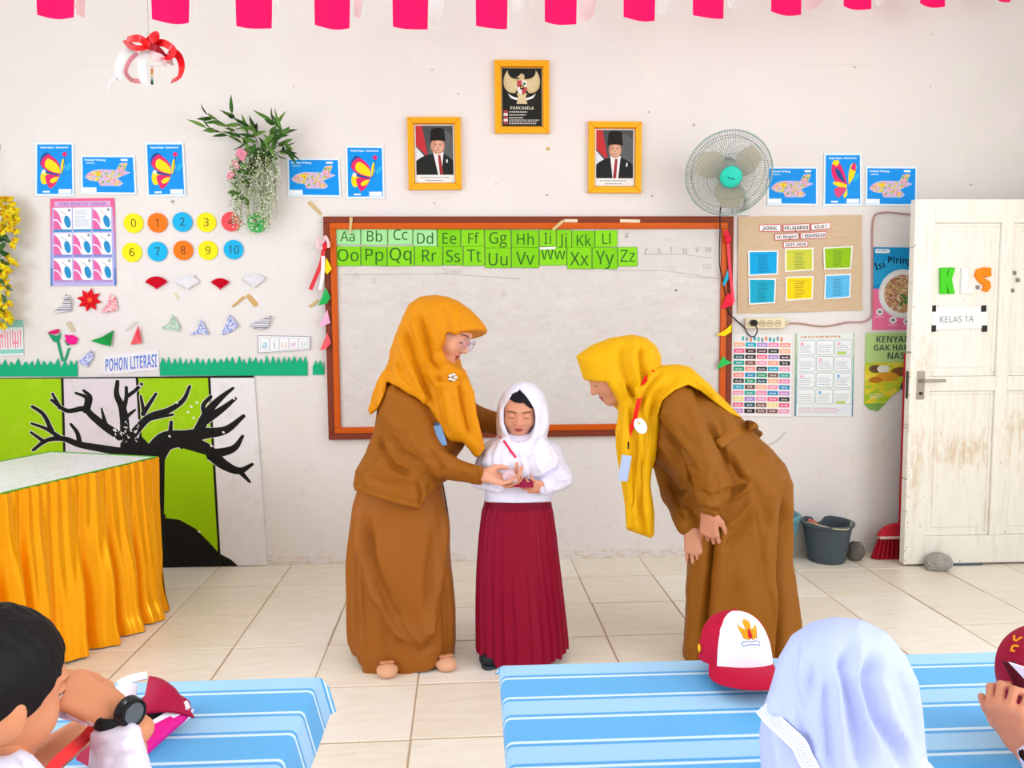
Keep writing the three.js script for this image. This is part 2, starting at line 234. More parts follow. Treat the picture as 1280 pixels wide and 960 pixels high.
// ------------------------------------------------------------------ whiteboard
const txt = (g, s, x, y, font, color, align = 'center') => { g.font = font; g.fillStyle = color; g.textAlign = align; g.textBaseline = 'middle'; g.fillText(s, x, y); };
const greek = (g, x, y, w, n, lh, color) => { g.fillStyle = color; for (let i = 0; i < n; i++) { let cx = x; const end = x + w * rr(0.7, 1); while (cx < end) { const l = rr(0.03, 0.09) * w; g.fillRect(cx, y + i * lh, Math.min(l, end - cx), lh * 0.42); cx += l + w * 0.02; } } };
{
  const tl = W(405, 271.5), br = W(911, 542), w = br.x - tl.x, h = tl.y - br.y, cx = (tl.x + br.x) / 2, cy = (tl.y + br.y) / 2;
  const o = thing('whiteboard', 'wide whiteboard with erased marker smudges in an orange and brown wooden frame', 'whiteboard', [cx, br.y, 0.0]);
  const woodTex = (a, b) => canvasTex(1024, 64, (g, W_, H_) => { g.fillStyle = a; g.fillRect(0, 0, W_, H_); for (let i = 0; i < 90; i++) { g.strokeStyle = b; g.globalAlpha = rr(0.05, 0.35); g.lineWidth = rr(0.5, 2.5); const y = rnd() * H_; g.beginPath(); g.moveTo(0, y); g.bezierCurveTo(300, y + rr(-6, 6), 700, y + rr(-6, 6), W_, y + rr(-4, 4)); g.stroke(); } g.globalAlpha = 1; });
  const brown = M(0xffffff, 0.5, { map: woodTex('#96462c', '#5e2414') }), orange = M(0xffffff, 0.32, { map: woodTex('#e06410', '#a8420a') });
  const member = (len, t, d) => { const g = rbox(len, t, d, 0.004), p = g.attributes.position, u = g.attributes.uv; for (let i = 0; i < p.count; i++) u.setXY(i, p.getX(i) / len + 0.5, p.getY(i) / t + 0.5); return g; };
  const H2 = h / 2, a = 0.036, b = 0.034;
  for (const [nm, mat, in0, t, d] of [['outer_frame', brown, 0, a, 0.034], ['inner_frame', orange, a, b, 0.042]]) {
    const ww = w - 2 * in0, hh = h - 2 * in0;
    for (const s of [1, -1]) { part(nm, member(ww, t, d), mat, o).position.set(0, H2 + s * (hh / 2 - t / 2), d / 2 + 0.001); const v = part(nm, member(hh - 2 * t, t, d), mat, o); v.rotation.z = Math.PI / 2; v.position.set(s * (ww / 2 - t / 2), H2, d / 2 + 0.001); }
  }
  const bt = canvasTex(1536, 768, (g, W_, H_) => {
    g.fillStyle = '#d9d3cd'; g.fillRect(0, 0, W_, H_);
    for (let i = 0; i < 1500; i++) { const y = H_ * rnd(), x = rnd() * W_; g.fillStyle = ['rgba(196,188,182,', 'rgba(240,236,232,', 'rgba(206,196,186,'][i % 3] + rr(0.04, 0.14).toFixed(2) + ')'; g.beginPath(); g.ellipse(x, y, rr(6, 60), rr(4, 16), rr(-0.6, 0.6), 0, 7); g.fill(); }
    for (let i = 0; i < 2600; i++) { const x = rnd() * W_, y = H_ * (0.12 + 0.8 * Math.sqrt(rnd())) * 0.98, l = rr(3, 16); g.strokeStyle = `rgba(${rr(128, 165) | 0},${rr(120, 155) | 0},${rr(116, 150) | 0},${rr(0.06, 0.24).toFixed(2)})`; g.lineWidth = rr(0.6, 1.8); g.beginPath(); g.moveTo(x, y); g.quadraticCurveTo(x + rr(-l, l), y + rr(-l, l), x + rr(-l, l), y + rr(-l, l)); g.stroke(); }
    for (let i = 0; i < 420; i++) { const x = rnd() * W_, y = H_ * rr(0.2, 0.96); txt(g, 'abcdehiklmnoprstuw'[(rnd() * 18) | 0], x, y, `${rr(12, 26) | 0}px serif`, `rgba(140,132,128,${rr(0.05, 0.17).toFixed(2)})`); }
    const P = (px, py) => { const q = W(px, py); return [(q.x - (tl.x + 0.07)) / (w - 0.14) * W_, ((tl.y - 0.07) - q.y) / (h - 0.14) * H_]; };
    for (const [s, px, py] of [['r', 805, 315], ['s', 821, 315], ['t', 836, 314], ['u', 853, 315], ['v', 868, 314], ['w', 882, 314], ['#', 781, 297]]) { const [x, y] = P(px, py); txt(g, s, x, y, '34px serif', 'rgba(110,106,104,.62)'); }
    for (const [px, py, t] of [[448, 345, 'm'], [566, 340, 'Nasu'], [630, 368, 'k'], [880, 334, 'un'], [470, 352, 'il']]) { const [x, y] = P(px, py); txt(g, t, x, y, '30px serif', 'rgba(120,115,112,.3)'); }
    g.strokeStyle = 'rgba(118,112,110,.5)'; g.lineWidth = 2; for (const q of [[[800, 320], [850, 320], [888, 325]], [[760, 340], [830, 340], [895, 350]], [[855, 347], [880, 349], [892, 349]], [[430, 345], [560, 344], [650, 350]]]) { g.beginPath(); q.forEach(([x, y], i) => g[i ? 'lineTo' : 'moveTo'](...P(x, y))); g.stroke(); }
    g.fillStyle = '#332e2c'; { const [x, y] = P(842, 364); g.fillRect(x - 5, y - 2, 10, 5); }
  });
  part('writing_surface', (() => { const g = box(w - 0.12, h - 0.12, 0.012, 0, H2, 0.02); return g; })(), M(0xffffff, 0.42, { map: bt }), o);
}
// alphabet cards taped to the board
{
  const L1 = ['Aa', 'Bb', 'Cc', 'Dd', 'Ee', 'Ff', 'Gg', 'Hh', 'Ii', 'Jj', 'Kk', 'Ll'], L2 = ['Oo', 'Pp', 'Qq', 'Rr', 'Ss', 'Tt', 'Uu', 'Vv', 'Ww', 'Xx', 'Yy', 'Zz'];
  const X1 = [419, 451, 484.5, 516, 546.5, 576, 605.5, 639, 674, 695.5, 714.5, 743.5, 772], X2 = [419, 451, 484, 518, 553.5, 579, 606, 639, 674, 708.5, 740, 772, 797];
  const T1 = [286, 285, 285, 286.5, 286, 287, 287, 287, 287, 287, 288, 288], B1 = [306, 306, 306, 308, 308, 308, 310, 309, 309, 309.5, 310, 309];
  const B2 = [332.5, 332, 333, 332, 331.5, 332.5, 335, 334.5, 332, 336, 336, 333], dy = [0, 0, -2.5, 2, 2, 2, -1, 2, 1, 2, 3, 1], dy2 = [-1, -2, -3, 0, 1, 0, 3, 2, -3, 2, 0, -1];
  const S = 128, tex = canvasTex(S * 6, S * 4, (g) => {
    [...L1, ...L2].forEach((s, i) => {
      const x = (i % 6) * S, y = Math.floor(i / 6) * S, r = i < 12 ? i : i - 12, pale = i < 4;
      const aspect = i < 12 ? (X1[r + 1] - X1[r]) / (B1[r] - T1[r]) : (X2[r + 1] - X2[r]) / (B2[r] - B1[r]);
      g.fillStyle = pale ? '#a4e39a' : ['#84d414', '#7ed010', '#88d81a'][i % 3]; g.fillRect(x, y, S, S);
      g.strokeStyle = 'rgba(40,90,10,.5)'; g.lineWidth = 2; g.strokeRect(x + 1, y + 1, S - 2, S - 2);
      g.save(); g.translate(x + S / 2, y + S / 2 + (i < 12 ? dy[r] : dy2[r]) * 3.5 - 2); g.scale(1 / aspect, 1); g.font = '112px sans-serif'; const m = Math.min(1, S * aspect * 0.92 / g.measureText(s).width); g.scale(m, Math.max(m, 0.86)); txt(g, s, 0, 0, '112px sans-serif', '#2f6420'); g.restore();
    });
  });
  const mat = M(0xffffff, 0.55, { map: tex });
  [...L1, ...L2].forEach((s, i) => {
    const r = i < 12 ? i : i - 12, c = i % 6, k = Math.floor(i / 6), X = i < 12 ? X1 : X2, uv = [c / 6, 1 - (k + 1) / 4, (c + 1) / 6, 1 - k / 4];
    const top = i < 12 ? T1[r] : 308 + [0, 0, 0, 0, 0, 0, 2, 1, 0, 1, 1, 1][r], bot = i < 12 ? B1[r] : B2[r], tilt = [0, 0.6, -0.5, 0.3, 0.5, -0.4][i % 6];
    wallSheet('letter_card', `${i < 4 ? 'pale' : 'bright'} green alphabet card printed ${s} on the whiteboard`, 'letter card', [[X[r] + 0.3, top], [X[r + 1] - 0.3, top + tilt], [X[r + 1] - 0.2, bot + tilt], [X[r] + 0.4, bot]], mat, { off: 0.030 + (i % 2) * 0.0012, t: 0.001, uv, group: 'alphabet cards on the whiteboard' });
  });
}
// strips of masking tape
{
  const tape = M(0xe2c78c, 0.7, { transmission: 0.15, thickness: 0 }), pale = M(0xe8d9bb, 0.75);
  const strip = (label, q, off, m = tape) => wallSheet('tape_strip', label, 'tape', q, m, { off, t: 0.001, group: 'loose tape strips' });
  strip('yellowed tape strip hanging over the Aa card', [[437, 271], [441, 272], [439, 291], [436, 291]], 0.047);
  strip('curled tape strip above the Ii card', [[702, 275], [707, 276], [693, 288], [689, 287]], 0.047);
  strip('tape patch on the frame above the Jj card', [[705, 274], [722, 274], [722, 278], [704, 278]], 0.037, pale);
  strip('tape patch on the frame above the Zz card', [[775, 274], [800, 274.5], [800, 278.5], [775, 278]], 0.037, pale);
  strip('tape strip pointing at the upper left board corner', [[384, 254], [388, 251], [402, 266], [401, 270]], 0.004);
  strip('white tape blob between the Ii and Ww cards', [[674, 309], [695, 308.5], [694, 311.5], [675, 312]], 0.034, M(0xf4f2ee, 0.6));
  strip('left one of two tan tape strips below the second white paper fan', [[289, 383], [304, 370], [307, 372], [292, 384]], 0.004, M(0xd2a86a, 0.7));
  strip('right one of two tan tape strips below the second white paper fan', [[307, 370], [311, 367], [323, 380], [318, 384]], 0.004, M(0xd2a86a, 0.7));
  strip('tan tape strip beside the green origami on the board edge', [[385, 383], [397, 374], [399, 376], [389, 385]], 0.004);
  strip('clear tape scrap above the tulip paper flowers', [[82, 404], [87, 401], [95, 413], [90, 415]], 0.004, M(0xcfc2a4, 0.5));
  strip('bent clear tape scrap above the red origami watermelon', [[156, 413], [169, 401], [173, 402], [160, 414]], 0.004, M(0xd4d0c6, 0.5));
  strip('pale tape scrap beneath the white paper fan between red fans', [[217, 366], [219, 365], [224, 373], [222, 374]], 0.004, M(0xe0d5a8, 0.5));
}
// ------------------------------------------------------------------ framed pictures
function frame(name, label, quad, draw, zt = 0.03) {
  const q = quad.map(([x, y]) => W(x, y)), w = q[1].distanceTo(q[0]), h = q[3].distanceTo(q[0]), c = q[3].clone().add(q[2]).multiplyScalar(0.5);
  const o = thing(name, label, 'framed picture', [c.x, c.y, 0], 'framed pictures above the whiteboard'); o.rotation.z = Math.atan2(q[1].y - q[0].y, q[1].x - q[0].x);
  const gold = M(0xfaae14, 0.35, { metalness: 0.2, specularIntensity: 0.6 }), lip = M(0xc87f10, 0.4, { metalness: 0.3 }), t = 0.034;
  const mitre = (len) => { const s = new THREE.Shape(); s.moveTo(-len / 2, 0); s.lineTo(len / 2, 0); s.lineTo(len / 2 - t, -t); s.lineTo(-len / 2 + t, -t); s.closePath(); return new THREE.ExtrudeGeometry(s, { depth: 0.016, bevelEnabled: true, bevelSize: 0.004, bevelThickness: 0.006, bevelSegments: 3, bevelOffset: -0.004 }).translate(0, 0, 0.008); };
  for (const [len, rot, x, y] of [[w, 0, 0, h], [w, Math.PI, 0, 0], [h, Math.PI / 2, -w / 2, h / 2], [h, -Math.PI / 2, w / 2, h / 2]]) { const m = part('frame_bar', mitre(len), gold, o); m.rotation.z = rot; m.position.set(x, y, 0); }
  const iw = w - 2 * t, ih = h - 2 * t;
  part('inner_lip', merge([box(iw + 0.004, 0.006, 0.02, 0, t + 0.001, 0.012), box(iw + 0.004, 0.006, 0.02, 0, h - t - 0.001, 0.012), box(0.006, ih, 0.02, -iw / 2 - 0.001, h / 2, 0.012), box(0.006, ih, 0.02, iw / 2 + 0.001, h / 2, 0.012)]), lip, o);
  // beads along the moulding
  const bead = new THREE.SphereGeometry(0.0032, 6, 5), bs = []; for (let i = 0; i < 26; i++) for (const s of [-1, 1]) { bs.push(bead.clone().translate(s * (w / 2 - t * 0.55), t + (ih) * (i + 0.5) / 26, 0.03)); if (i < 18) bs.push(bead.clone().translate(-iw / 2 + iw * (i + 0.5) / 18, s > 0 ? h - t * 0.55 : t * 0.55, 0.03)); }
  part('beading', merge(bs), gold, o).userData.kind = 'stuff';
  const tx = canvasTex(256, Math.round(256 * ih / iw), draw);
  part('print', box(iw, ih, 0.004, 0, h / 2, 0.011), M(0xffffff, 0.5, { map: tx }), o);
  return o;
}
const portrait = (variant) => (g, w, h) => {
  g.fillStyle = '#ece9e2'; g.fillRect(0, 0, w, h);
  const x0 = w * 0.045, y0 = h * 0.03, pw = w * 0.91, ph = h * 0.82; g.save(); g.beginPath(); g.rect(x0, y0, pw, ph); g.clip();
  g.fillStyle = '#4b4f50'; g.fillRect(x0, y0, pw, ph); g.fillStyle = '#5d6060'; g.beginPath(); g.ellipse(w * 0.7, h * 0.5, w * 0.35, h * 0.4, 0, 0, 7); g.fill();
  g.fillStyle = '#c2333a'; g.beginPath(); g.moveTo(x0, y0); g.lineTo(w * 0.2, y0); g.lineTo(w * 0.34, h * 0.55); g.lineTo(x0, h * 0.36); g.fill();
  g.fillStyle = '#dfe4ec'; g.beginPath(); g.moveTo(x0, h * 0.38); g.lineTo(w * 0.3, h * 0.58); g.lineTo(x0, h * 0.66); g.fill();
  const cx = variant ? w * 0.51 : w * 0.58, top = variant ? h * 0.04 : h * 0.06;
  g.fillStyle = '#1d201f'; g.beginPath(); g.moveTo(x0, h); g.lineTo(x0, h * 0.62); g.quadraticCurveTo(w * 0.2, h * 0.52, cx - w * 0.12, h * 0.5); g.lineTo(cx + w * 0.14, h * 0.5); g.quadraticCurveTo(w * 0.9, h * 0.56, w * 0.97, h * 0.64); g.lineTo(w, h); g.fill();
  g.fillStyle = '#e9e7e4'; g.beginPath(); g.moveTo(cx - w * 0.12, h * 0.47); g.lineTo(cx + w * 0.14, h * 0.47); g.lineTo(cx + w * 0.08, h * 0.85); g.lineTo(cx - w * (variant ? 0.06 : 0), h * 0.85); g.fill();
  g.fillStyle = '#9b2f33'; g.beginPath(); g.moveTo(cx, h * 0.52); g.lineTo(cx + w * 0.06, h * 0.52); g.lineTo(cx + w * (variant ? 0.03 : 0.13), h * 0.85); g.lineTo(cx - w * (variant ? 0.05 : -0.04), h * 0.85); g.fill();
  g.fillStyle = '#c98f74'; g.beginPath(); g.ellipse(cx, h * 0.37, w * (variant ? 0.155 : 0.17), h * 0.135, 0, 0, 7); g.fill(); g.fillRect(cx - w * 0.08, h * 0.42, w * 0.16, h * 0.07);
  g.fillStyle = '#dba98d'; g.beginPath(); g.ellipse(cx + w * 0.02, h * 0.38, w * 0.11, h * 0.10, 0, 0, 7); g.fill();
  g.fillStyle = '#1b1714'; g.beginPath(); g.moveTo(cx - w * 0.19, h * 0.29); g.lineTo(cx - w * 0.16, top + h * 0.03); g.quadraticCurveTo(cx, top - h * 0.02, cx + w * 0.16, top + h * 0.03); g.lineTo(cx + w * 0.19, h * 0.29); g.quadraticCurveTo(cx, h * 0.26, cx - w * 0.19, h * 0.29); g.fill();
  g.fillStyle = '#3a2620'; for (const s of [-1, 1]) { g.fillRect(cx + s * w * 0.06 - w * 0.03, h * 0.333, w * 0.06, h * 0.008); g.fillRect(cx + s * w * 0.06 - w * 0.02, h * 0.352, w * 0.04, h * 0.009); } g.fillStyle = '#8b4b43'; g.fillRect(cx - w * 0.05, h * 0.435, w * 0.1, h * 0.009); g.fillStyle = '#a8705a'; g.fillRect(cx - w * 0.02, h * 0.39, w * 0.045, h * 0.012);
  g.fillStyle = '#eee'; g.beginPath(); g.ellipse(w * 0.8, h * 0.62, w * 0.02, h * 0.035, 0.1, 0, 7); g.fill(); g.restore();
  greek(g, w * 0.14, h * 0.885, w * 0.74, 1, h * 0.04, '#8d8f93'); greek(g, w * 0.26, h * 0.935, w * 0.5, 1, h * 0.04, '#8d8f93');
};
frame('portrait_frame', 'gold framed portrait of a smiling man in black cap, above the Ee card', [[511, 147.5], [577.5, 147.5], [577, 238], [511.5, 238]], portrait(0));
frame('portrait_frame', 'gold framed portrait of a man in black cap beside the wall fan', [[734.5, 153], [800.5, 153.5], [800, 242], [735, 242]], portrait(1));
frame('emblem_frame', 'gold framed black emblem print with a golden eagle, hung highest', [[619, 76.5], [687, 77], [685.5, 168], [619.5, 167.5]], (g, w, h) => {
  g.fillStyle = '#d9c48a'; g.fillRect(0, 0, w, h); g.fillStyle = '#1d211d'; g.fillRect(w * 0.03, h * 0.02, w * 0.94, h * 0.96);
  g.lineJoin = 'round'; const cx = w / 2, gold = '#cdb987', hi = '#efe4bd';
  for (const s of [-1, 1]) {
    g.fillStyle = gold; g.beginPath(); g.moveTo(cx + s * w * 0.06, h * 0.2); g.quadraticCurveTo(cx + s * w * 0.34, h * 0.2, cx + s * w * 0.33, h * 0.05); g.quadraticCurveTo(cx + s * w * 0.47, h * 0.16, cx + s * w * 0.42, h * 0.32); g.quadraticCurveTo(cx + s * w * 0.36, h * 0.44, cx + s * w * 0.16, h * 0.43); g.lineTo(cx + s * w * 0.06, h * 0.3); g.fill();
    g.strokeStyle = hi; g.lineWidth = 2; for (let i = 0; i < 8; i++) { const t = i / 7; g.beginPath(); g.moveTo(cx + s * w * 0.12, h * (0.24 + 0.1 * t)); g.quadraticCurveTo(cx + s * w * (0.28 - 0.02 * t), h * (0.24 + 0.14 * t), cx + s * w * (0.36 + 0.05 * Math.sin(t * 3) - 0.1 * t * t), h * (0.09 + 0.31 * t)); g.stroke(); }
    g.fillStyle = gold; g.beginPath(); g.moveTo(cx + s * w * 0.03, h * 0.4); g.lineTo(cx + s * w * 0.13, h * 0.44); g.lineTo(cx + s * w * 0.07, h * 0.52); g.fill();
    g.fillStyle = '#f1efe9'; g.beginPath(); g.moveTo(cx, h * 0.51); g.quadraticCurveTo(cx + s * w * 0.2, h * 0.52, cx + s * w * 0.34, h * 0.43); g.lineTo(cx + s * w * 0.27, h * 0.51); g.quadraticCurveTo(cx + s * w * 0.15, h * 0.555, cx, h * 0.55); g.fill();
  }
  g.fillStyle = gold; g.beginPath(); g.ellipse(cx, h * 0.16, w * 0.065, h * 0.055, 0, 0, 7); g.fill(); g.fillRect(cx - w * 0.06, h * 0.16, w * 0.12, h * 0.12); g.beginPath(); g.moveTo(cx - w * 0.05, h * 0.14); g.lineTo(cx - w * 0.14, h * 0.17); g.lineTo(cx - w * 0.04, h * 0.18); g.fill();
  g.fillStyle = gold; g.beginPath(); g.moveTo(cx - w * 0.07, h * 0.44); g.lineTo(cx + w * 0.07, h * 0.44); g.lineTo(cx + w * 0.13, h * 0.61); g.lineTo(cx - w * 0.13, h * 0.61); g.fill();
  g.strokeStyle = hi; for (let i = -3; i <= 3; i++) { g.beginPath(); g.moveTo(cx + i * w * 0.02, h * 0.46); g.lineTo(cx + i * w * 0.04, h * 0.605); g.stroke(); }
  const sx = cx - w * 0.115, sy = h * 0.22, sw = w * 0.23, sh = h * 0.22; g.save(); g.beginPath(); g.moveTo(sx, sy); g.lineTo(sx + sw, sy); g.lineTo(sx + sw, sy + sh * 0.6); g.quadraticCurveTo(sx + sw, sy + sh, cx, sy + sh * 1.08); g.quadraticCurveTo(sx, sy + sh, sx, sy + sh * 0.6); g.closePath(); g.clip();
  g.fillStyle = '#b9444c'; g.fillRect(sx, sy, sw / 2, sh / 2); g.fillRect(cx, sy + sh / 2, sw, sh); g.fillStyle = '#ece6df'; g.fillRect(cx, sy, sw, sh / 2); g.fillRect(sx, sy + sh / 2, sw / 2, sh); g.fillStyle = '#3d6a3e'; g.beginPath(); g.arc(cx + sw * 0.25, sy + sh * 0.25, sw * 0.14, 0, 7); g.fill(); g.fillStyle = '#1b1b1b'; g.fillRect(cx - sw * 0.18, sy + sh * 0.36, sw * 0.36, sh * 0.32); g.fillStyle = '#e2c24d'; g.beginPath(); g.arc(cx, sy + sh * 0.5, sw * 0.1, 0, 7); g.fill(); g.restore();
  txt(g, 'PANCASILA', cx, h * 0.675, `bold ${h * 0.068}px serif`, '#f0e9d4');
  for (let i = 0; i < 5; i++) { g.fillStyle = i % 2 ? '#e6dcd2' : '#a83e46'; g.fillRect(w * 0.06, h * (0.715 + i * 0.047), w * 0.1, h * 0.047); g.fillStyle = '#e9e4da'; }
  greek(g, w * 0.19, h * 0.735, w * 0.5, 1, h * 0.04, '#e9e4da'); greek(g, w * 0.19, h * 0.785, w * 0.56, 1, h * 0.04, '#e9e4da'); greek(g, w * 0.19, h * 0.832, w * 0.36, 1, h * 0.04, '#e9e4da'); greek(g, w * 0.19, h * 0.872, w * 0.78, 2, h * 0.028, '#e9e4da'); greek(g, w * 0.19, h * 0.93, w * 0.7, 1, h * 0.036, '#e9e4da');
});
// ------------------------------------------------------------------ laminated craft posters
const BLUE = '#0694ec';
const butterflyTex = (alt) => canvasTex(256, 360, (g, w, h) => {
  g.fillStyle = '#e6f3fb'; g.fillRect(0, 0, w, h); g.fillStyle = BLUE; g.fillRect(12, 14, w - 24, h - 28);
  txt(g, 'Kupu-Kupu : Geometric', w / 2, 34, 'bold 17px sans-serif', '#f4fbff');
  const P = (pts, c) => { g.fillStyle = c; g.beginPath(); pts.forEach(([x, y], i) => g[i ? 'lineTo' : 'moveTo'](x * w, y * h)); g.closePath(); g.fill(); };
  const B = (pts, c) => { g.fillStyle = c; g.beginPath(); g.moveTo(pts[0][0] * w, pts[0][1] * h); for (let i = 1; i < pts.length; i += 2) g.quadraticCurveTo(pts[i][0] * w, pts[i][1] * h, pts[(i + 1) % pts.length][0] * w, pts[(i + 1) % pts.length][1] * h); g.fill(); };
  const pink = '#e5266b', yel = '#fbdc12', dk = '#1c4d94', or = alt ? '#e0467a' : pink;
  if (alt) {
    B([[0.62, 0.62], [0.2, 0.6], [0.2, 0.28], [0.22, 0.12], [0.38, 0.15], [0.58, 0.34]], pink); B([[0.58, 0.56], [0.33, 0.48], [0.3, 0.3], [0.36, 0.26], [0.45, 0.36], [0.52, 0.46]], dk); B([[0.22, 0.2], [0.24, 0.1], [0.4, 0.14], [0.42, 0.2], [0.34, 0.25]], yel);
    B([[0.66, 0.6], [0.62, 0.4], [0.72, 0.22], [0.8, 0.16], [0.86, 0.24], [0.86, 0.42]], yel); B([[0.72, 0.3], [0.74, 0.2], [0.82, 0.18], [0.86, 0.22], [0.84, 0.34]], pink);
    B([[0.62, 0.6], [0.3, 0.5], [0.24, 0.56], [0.3, 0.64], [0.6, 0.66]], yel); B([[0.6, 0.66], [0.3, 0.6], [0.28, 0.72], [0.34, 0.86], [0.42, 0.84], [0.56, 0.74]], or); P([[0.62, 0.66], [0.52, 0.8], [0.54, 0.86], [0.62, 0.8]], yel);
  } else {
    B([[0.66, 0.6], [0.24, 0.56], [0.12, 0.4], [0.12, 0.26], [0.24, 0.2], [0.34, 0.16], [0.46, 0.28]], dk); B([[0.66, 0.6], [0.26, 0.56], [0.15, 0.42], [0.12, 0.3], [0.34, 0.22], [0.56, 0.3], [0.64, 0.42]], pink); B([[0.66, 0.58], [0.4, 0.56], [0.26, 0.46], [0.22, 0.34], [0.34, 0.3], [0.56, 0.36], [0.64, 0.48]], yel);
    B([[0.68, 0.58], [0.64, 0.48], [0.7, 0.34], [0.74, 0.28], [0.76, 0.34], [0.78, 0.5]], yel); g.strokeStyle = dk; g.lineWidth = 5; g.beginPath(); g.moveTo(0.7 * w, 0.6 * h); g.lineTo(0.78 * w, 0.26 * h); g.stroke(); g.fillStyle = pink; g.beginPath(); g.ellipse(0.77 * w, 0.22 * h, 0.06 * w, 0.042 * h, 0, 0, 7); g.fill();
    B([[0.64, 0.62], [0.3, 0.54], [0.16, 0.56], [0.1, 0.7], [0.2, 0.78], [0.3, 0.8]], yel); B([[0.64, 0.62], [0.3, 0.56], [0.26, 0.64], [0.3, 0.8], [0.38, 0.86], [0.52, 0.84]], pink); B([[0.62, 0.64], [0.44, 0.64], [0.38, 0.72], [0.42, 0.8], [0.56, 0.72]], yel); P([[0.28, 0.53], [0.64, 0.6], [0.6, 0.62], [0.28, 0.58]], dk); g.fillStyle = '#f4f0d0'; g.beginPath(); g.ellipse(0.22 * w, 0.55 * h, 0.05 * w, 0.04 * h, 0, 0, 7); g.fill();
  }
  g.fillStyle = '#27b5e8'; g.beginPath(); g.ellipse(0.86 * w, 0.46 * h, 0.05 * w, 0.08 * h, 0.5, 0, 7); g.fill();
  g.fillStyle = '#f1f6fa'; g.fillRect(w * 0.6, h * 0.87, w * 0.33, h * 0.085); g.fillRect(w * 0.2, h * 0.905, w * 0.18, h * 0.03);
});
const planeTex = canvasTex(360, 256, (g, w, h) => {
  g.fillStyle = '#e6f3fb'; g.fillRect(0, 0, w, h); g.fillStyle = BLUE; g.fillRect(12, 12, w - 24, h - 24);
  txt(g, 'Pesawat Terbang', w * 0.07, h * 0.12, 'bold 17px sans-serif', '#f4fbff', 'left'); txt(g, '( Kolase )', w * 0.09, h * 0.2, 'bold 14px sans-serif', '#d8f1ff', 'left'); g.fillStyle = '#f4fbff'; g.fillRect(w * 0.74, h * 0.09, w * 0.13, h * 0.05); g.fillRect(w * 0.03, h * 0.83, w * 0.25, h * 0.12);
  const path = () => { g.beginPath(); g.moveTo(0.08 * w, 0.56 * h); g.quadraticCurveTo(0.16 * w, 0.38 * h, 0.36 * w, 0.37 * h); g.lineTo(0.66 * w, 0.38 * h); g.lineTo(0.72 * w, 0.22 * h); g.quadraticCurveTo(0.8 * w, 0.18 * h, 0.86 * w, 0.2 * h); g.lineTo(0.8 * w, 0.4 * h); g.lineTo(0.9 * w, 0.44 * h); g.lineTo(0.66 * w, 0.58 * h); g.lineTo(0.76 * w, 0.72 * h); g.lineTo(0.7 * w, 0.78 * h); g.lineTo(0.36 * w, 0.78 * h); g.lineTo(0.32 * w, 0.66 * h); g.quadraticCurveTo(0.16 * w, 0.68 * h, 0.08 * w, 0.56 * h); };
  g.fillStyle = '#c9b6d8'; path(); g.fill(); g.save(); path(); g.clip();
  const cols = ['#e88f9c', '#56b03c', '#f2d21e', '#ef9a76', '#f0b8c0', '#8cc63f', '#e8d470']; for (let i = 0; i < 260; i++) { g.fillStyle = cols[(rnd() * 7) | 0]; const x = rnd() * w, y = rr(0.15, 0.85) * h; g.save(); g.translate(x, y); g.rotate(rnd() * 6); g.fillRect(-9, -7, rr(10, 20), rr(8, 15)); g.restore(); } g.fillStyle = '#f6d912'; g.beginPath(); g.arc(0.32 * w, 0.49 * h, 15, 0, 7); g.fill(); g.fillStyle = '#e8880f'; g.beginPath(); g.arc(0.32 * w, 0.49 * h, 7, 0, 7); g.fill();
  g.restore(); g.strokeStyle = '#d5c5e2'; g.lineWidth = 4; path(); g.closePath(); g.stroke();
});
{
  const lam = (t) => M(0xffffff, 0.45, { map: t }), bt = lam(butterflyTex(0)), ba = lam(butterflyTex(1)), pl = lam(planeTex);
  const G = 'laminated blue craft posters';
  wallSheet('butterfly_poster', 'blue butterfly collage poster farthest from the whiteboard, near the yellow garland', 'poster', [[44.5, 178], [92, 178], [93, 245], [44, 245]], bt, { group: G });
  wallSheet('airplane_poster', 'blue airplane collage poster between two butterfly posters', 'poster', [[101, 194], [168.5, 194.5], [171, 243], [101.5, 242.5]], pl, { group: G });
  wallSheet('butterfly_poster', 'blue butterfly collage poster above the numbered circles', 'poster', [[181.5, 178], [229.5, 178], [233, 245], [184, 246]], bt, { group: G });
  wallSheet('airplane_poster', 'blue airplane collage poster beside the hanging plant', 'poster', [[359, 197.5], [424.5, 198], [426.5, 246.5], [360, 245.5]], pl, { group: G });
  wallSheet('butterfly_poster', 'blue butterfly collage poster between the plant and the smiling portrait', 'poster', [[432, 182], [479.5, 182.5], [481, 248], [433, 248.5]], bt, { group: G });
  wallSheet('airplane_poster', 'blue airplane collage poster partly behind the wall fan', 'poster', [[959, 208.5], [1022, 208.5], [1022, 257], [959, 256.5]], pl, { group: G });
  wallSheet('butterfly_poster', 'blue poster of an upright butterfly above the lesson schedule', 'poster', [[1030, 191.5], [1077, 191.5], [1077.5, 257], [1029, 257.5]], ba, { group: G });
  wallSheet('airplane_poster', 'blue airplane collage poster above the open door', 'poster', [[1082, 208], [1146.5, 208.5], [1145.5, 257.5], [1081.5, 257]], pl, { group: G });
}
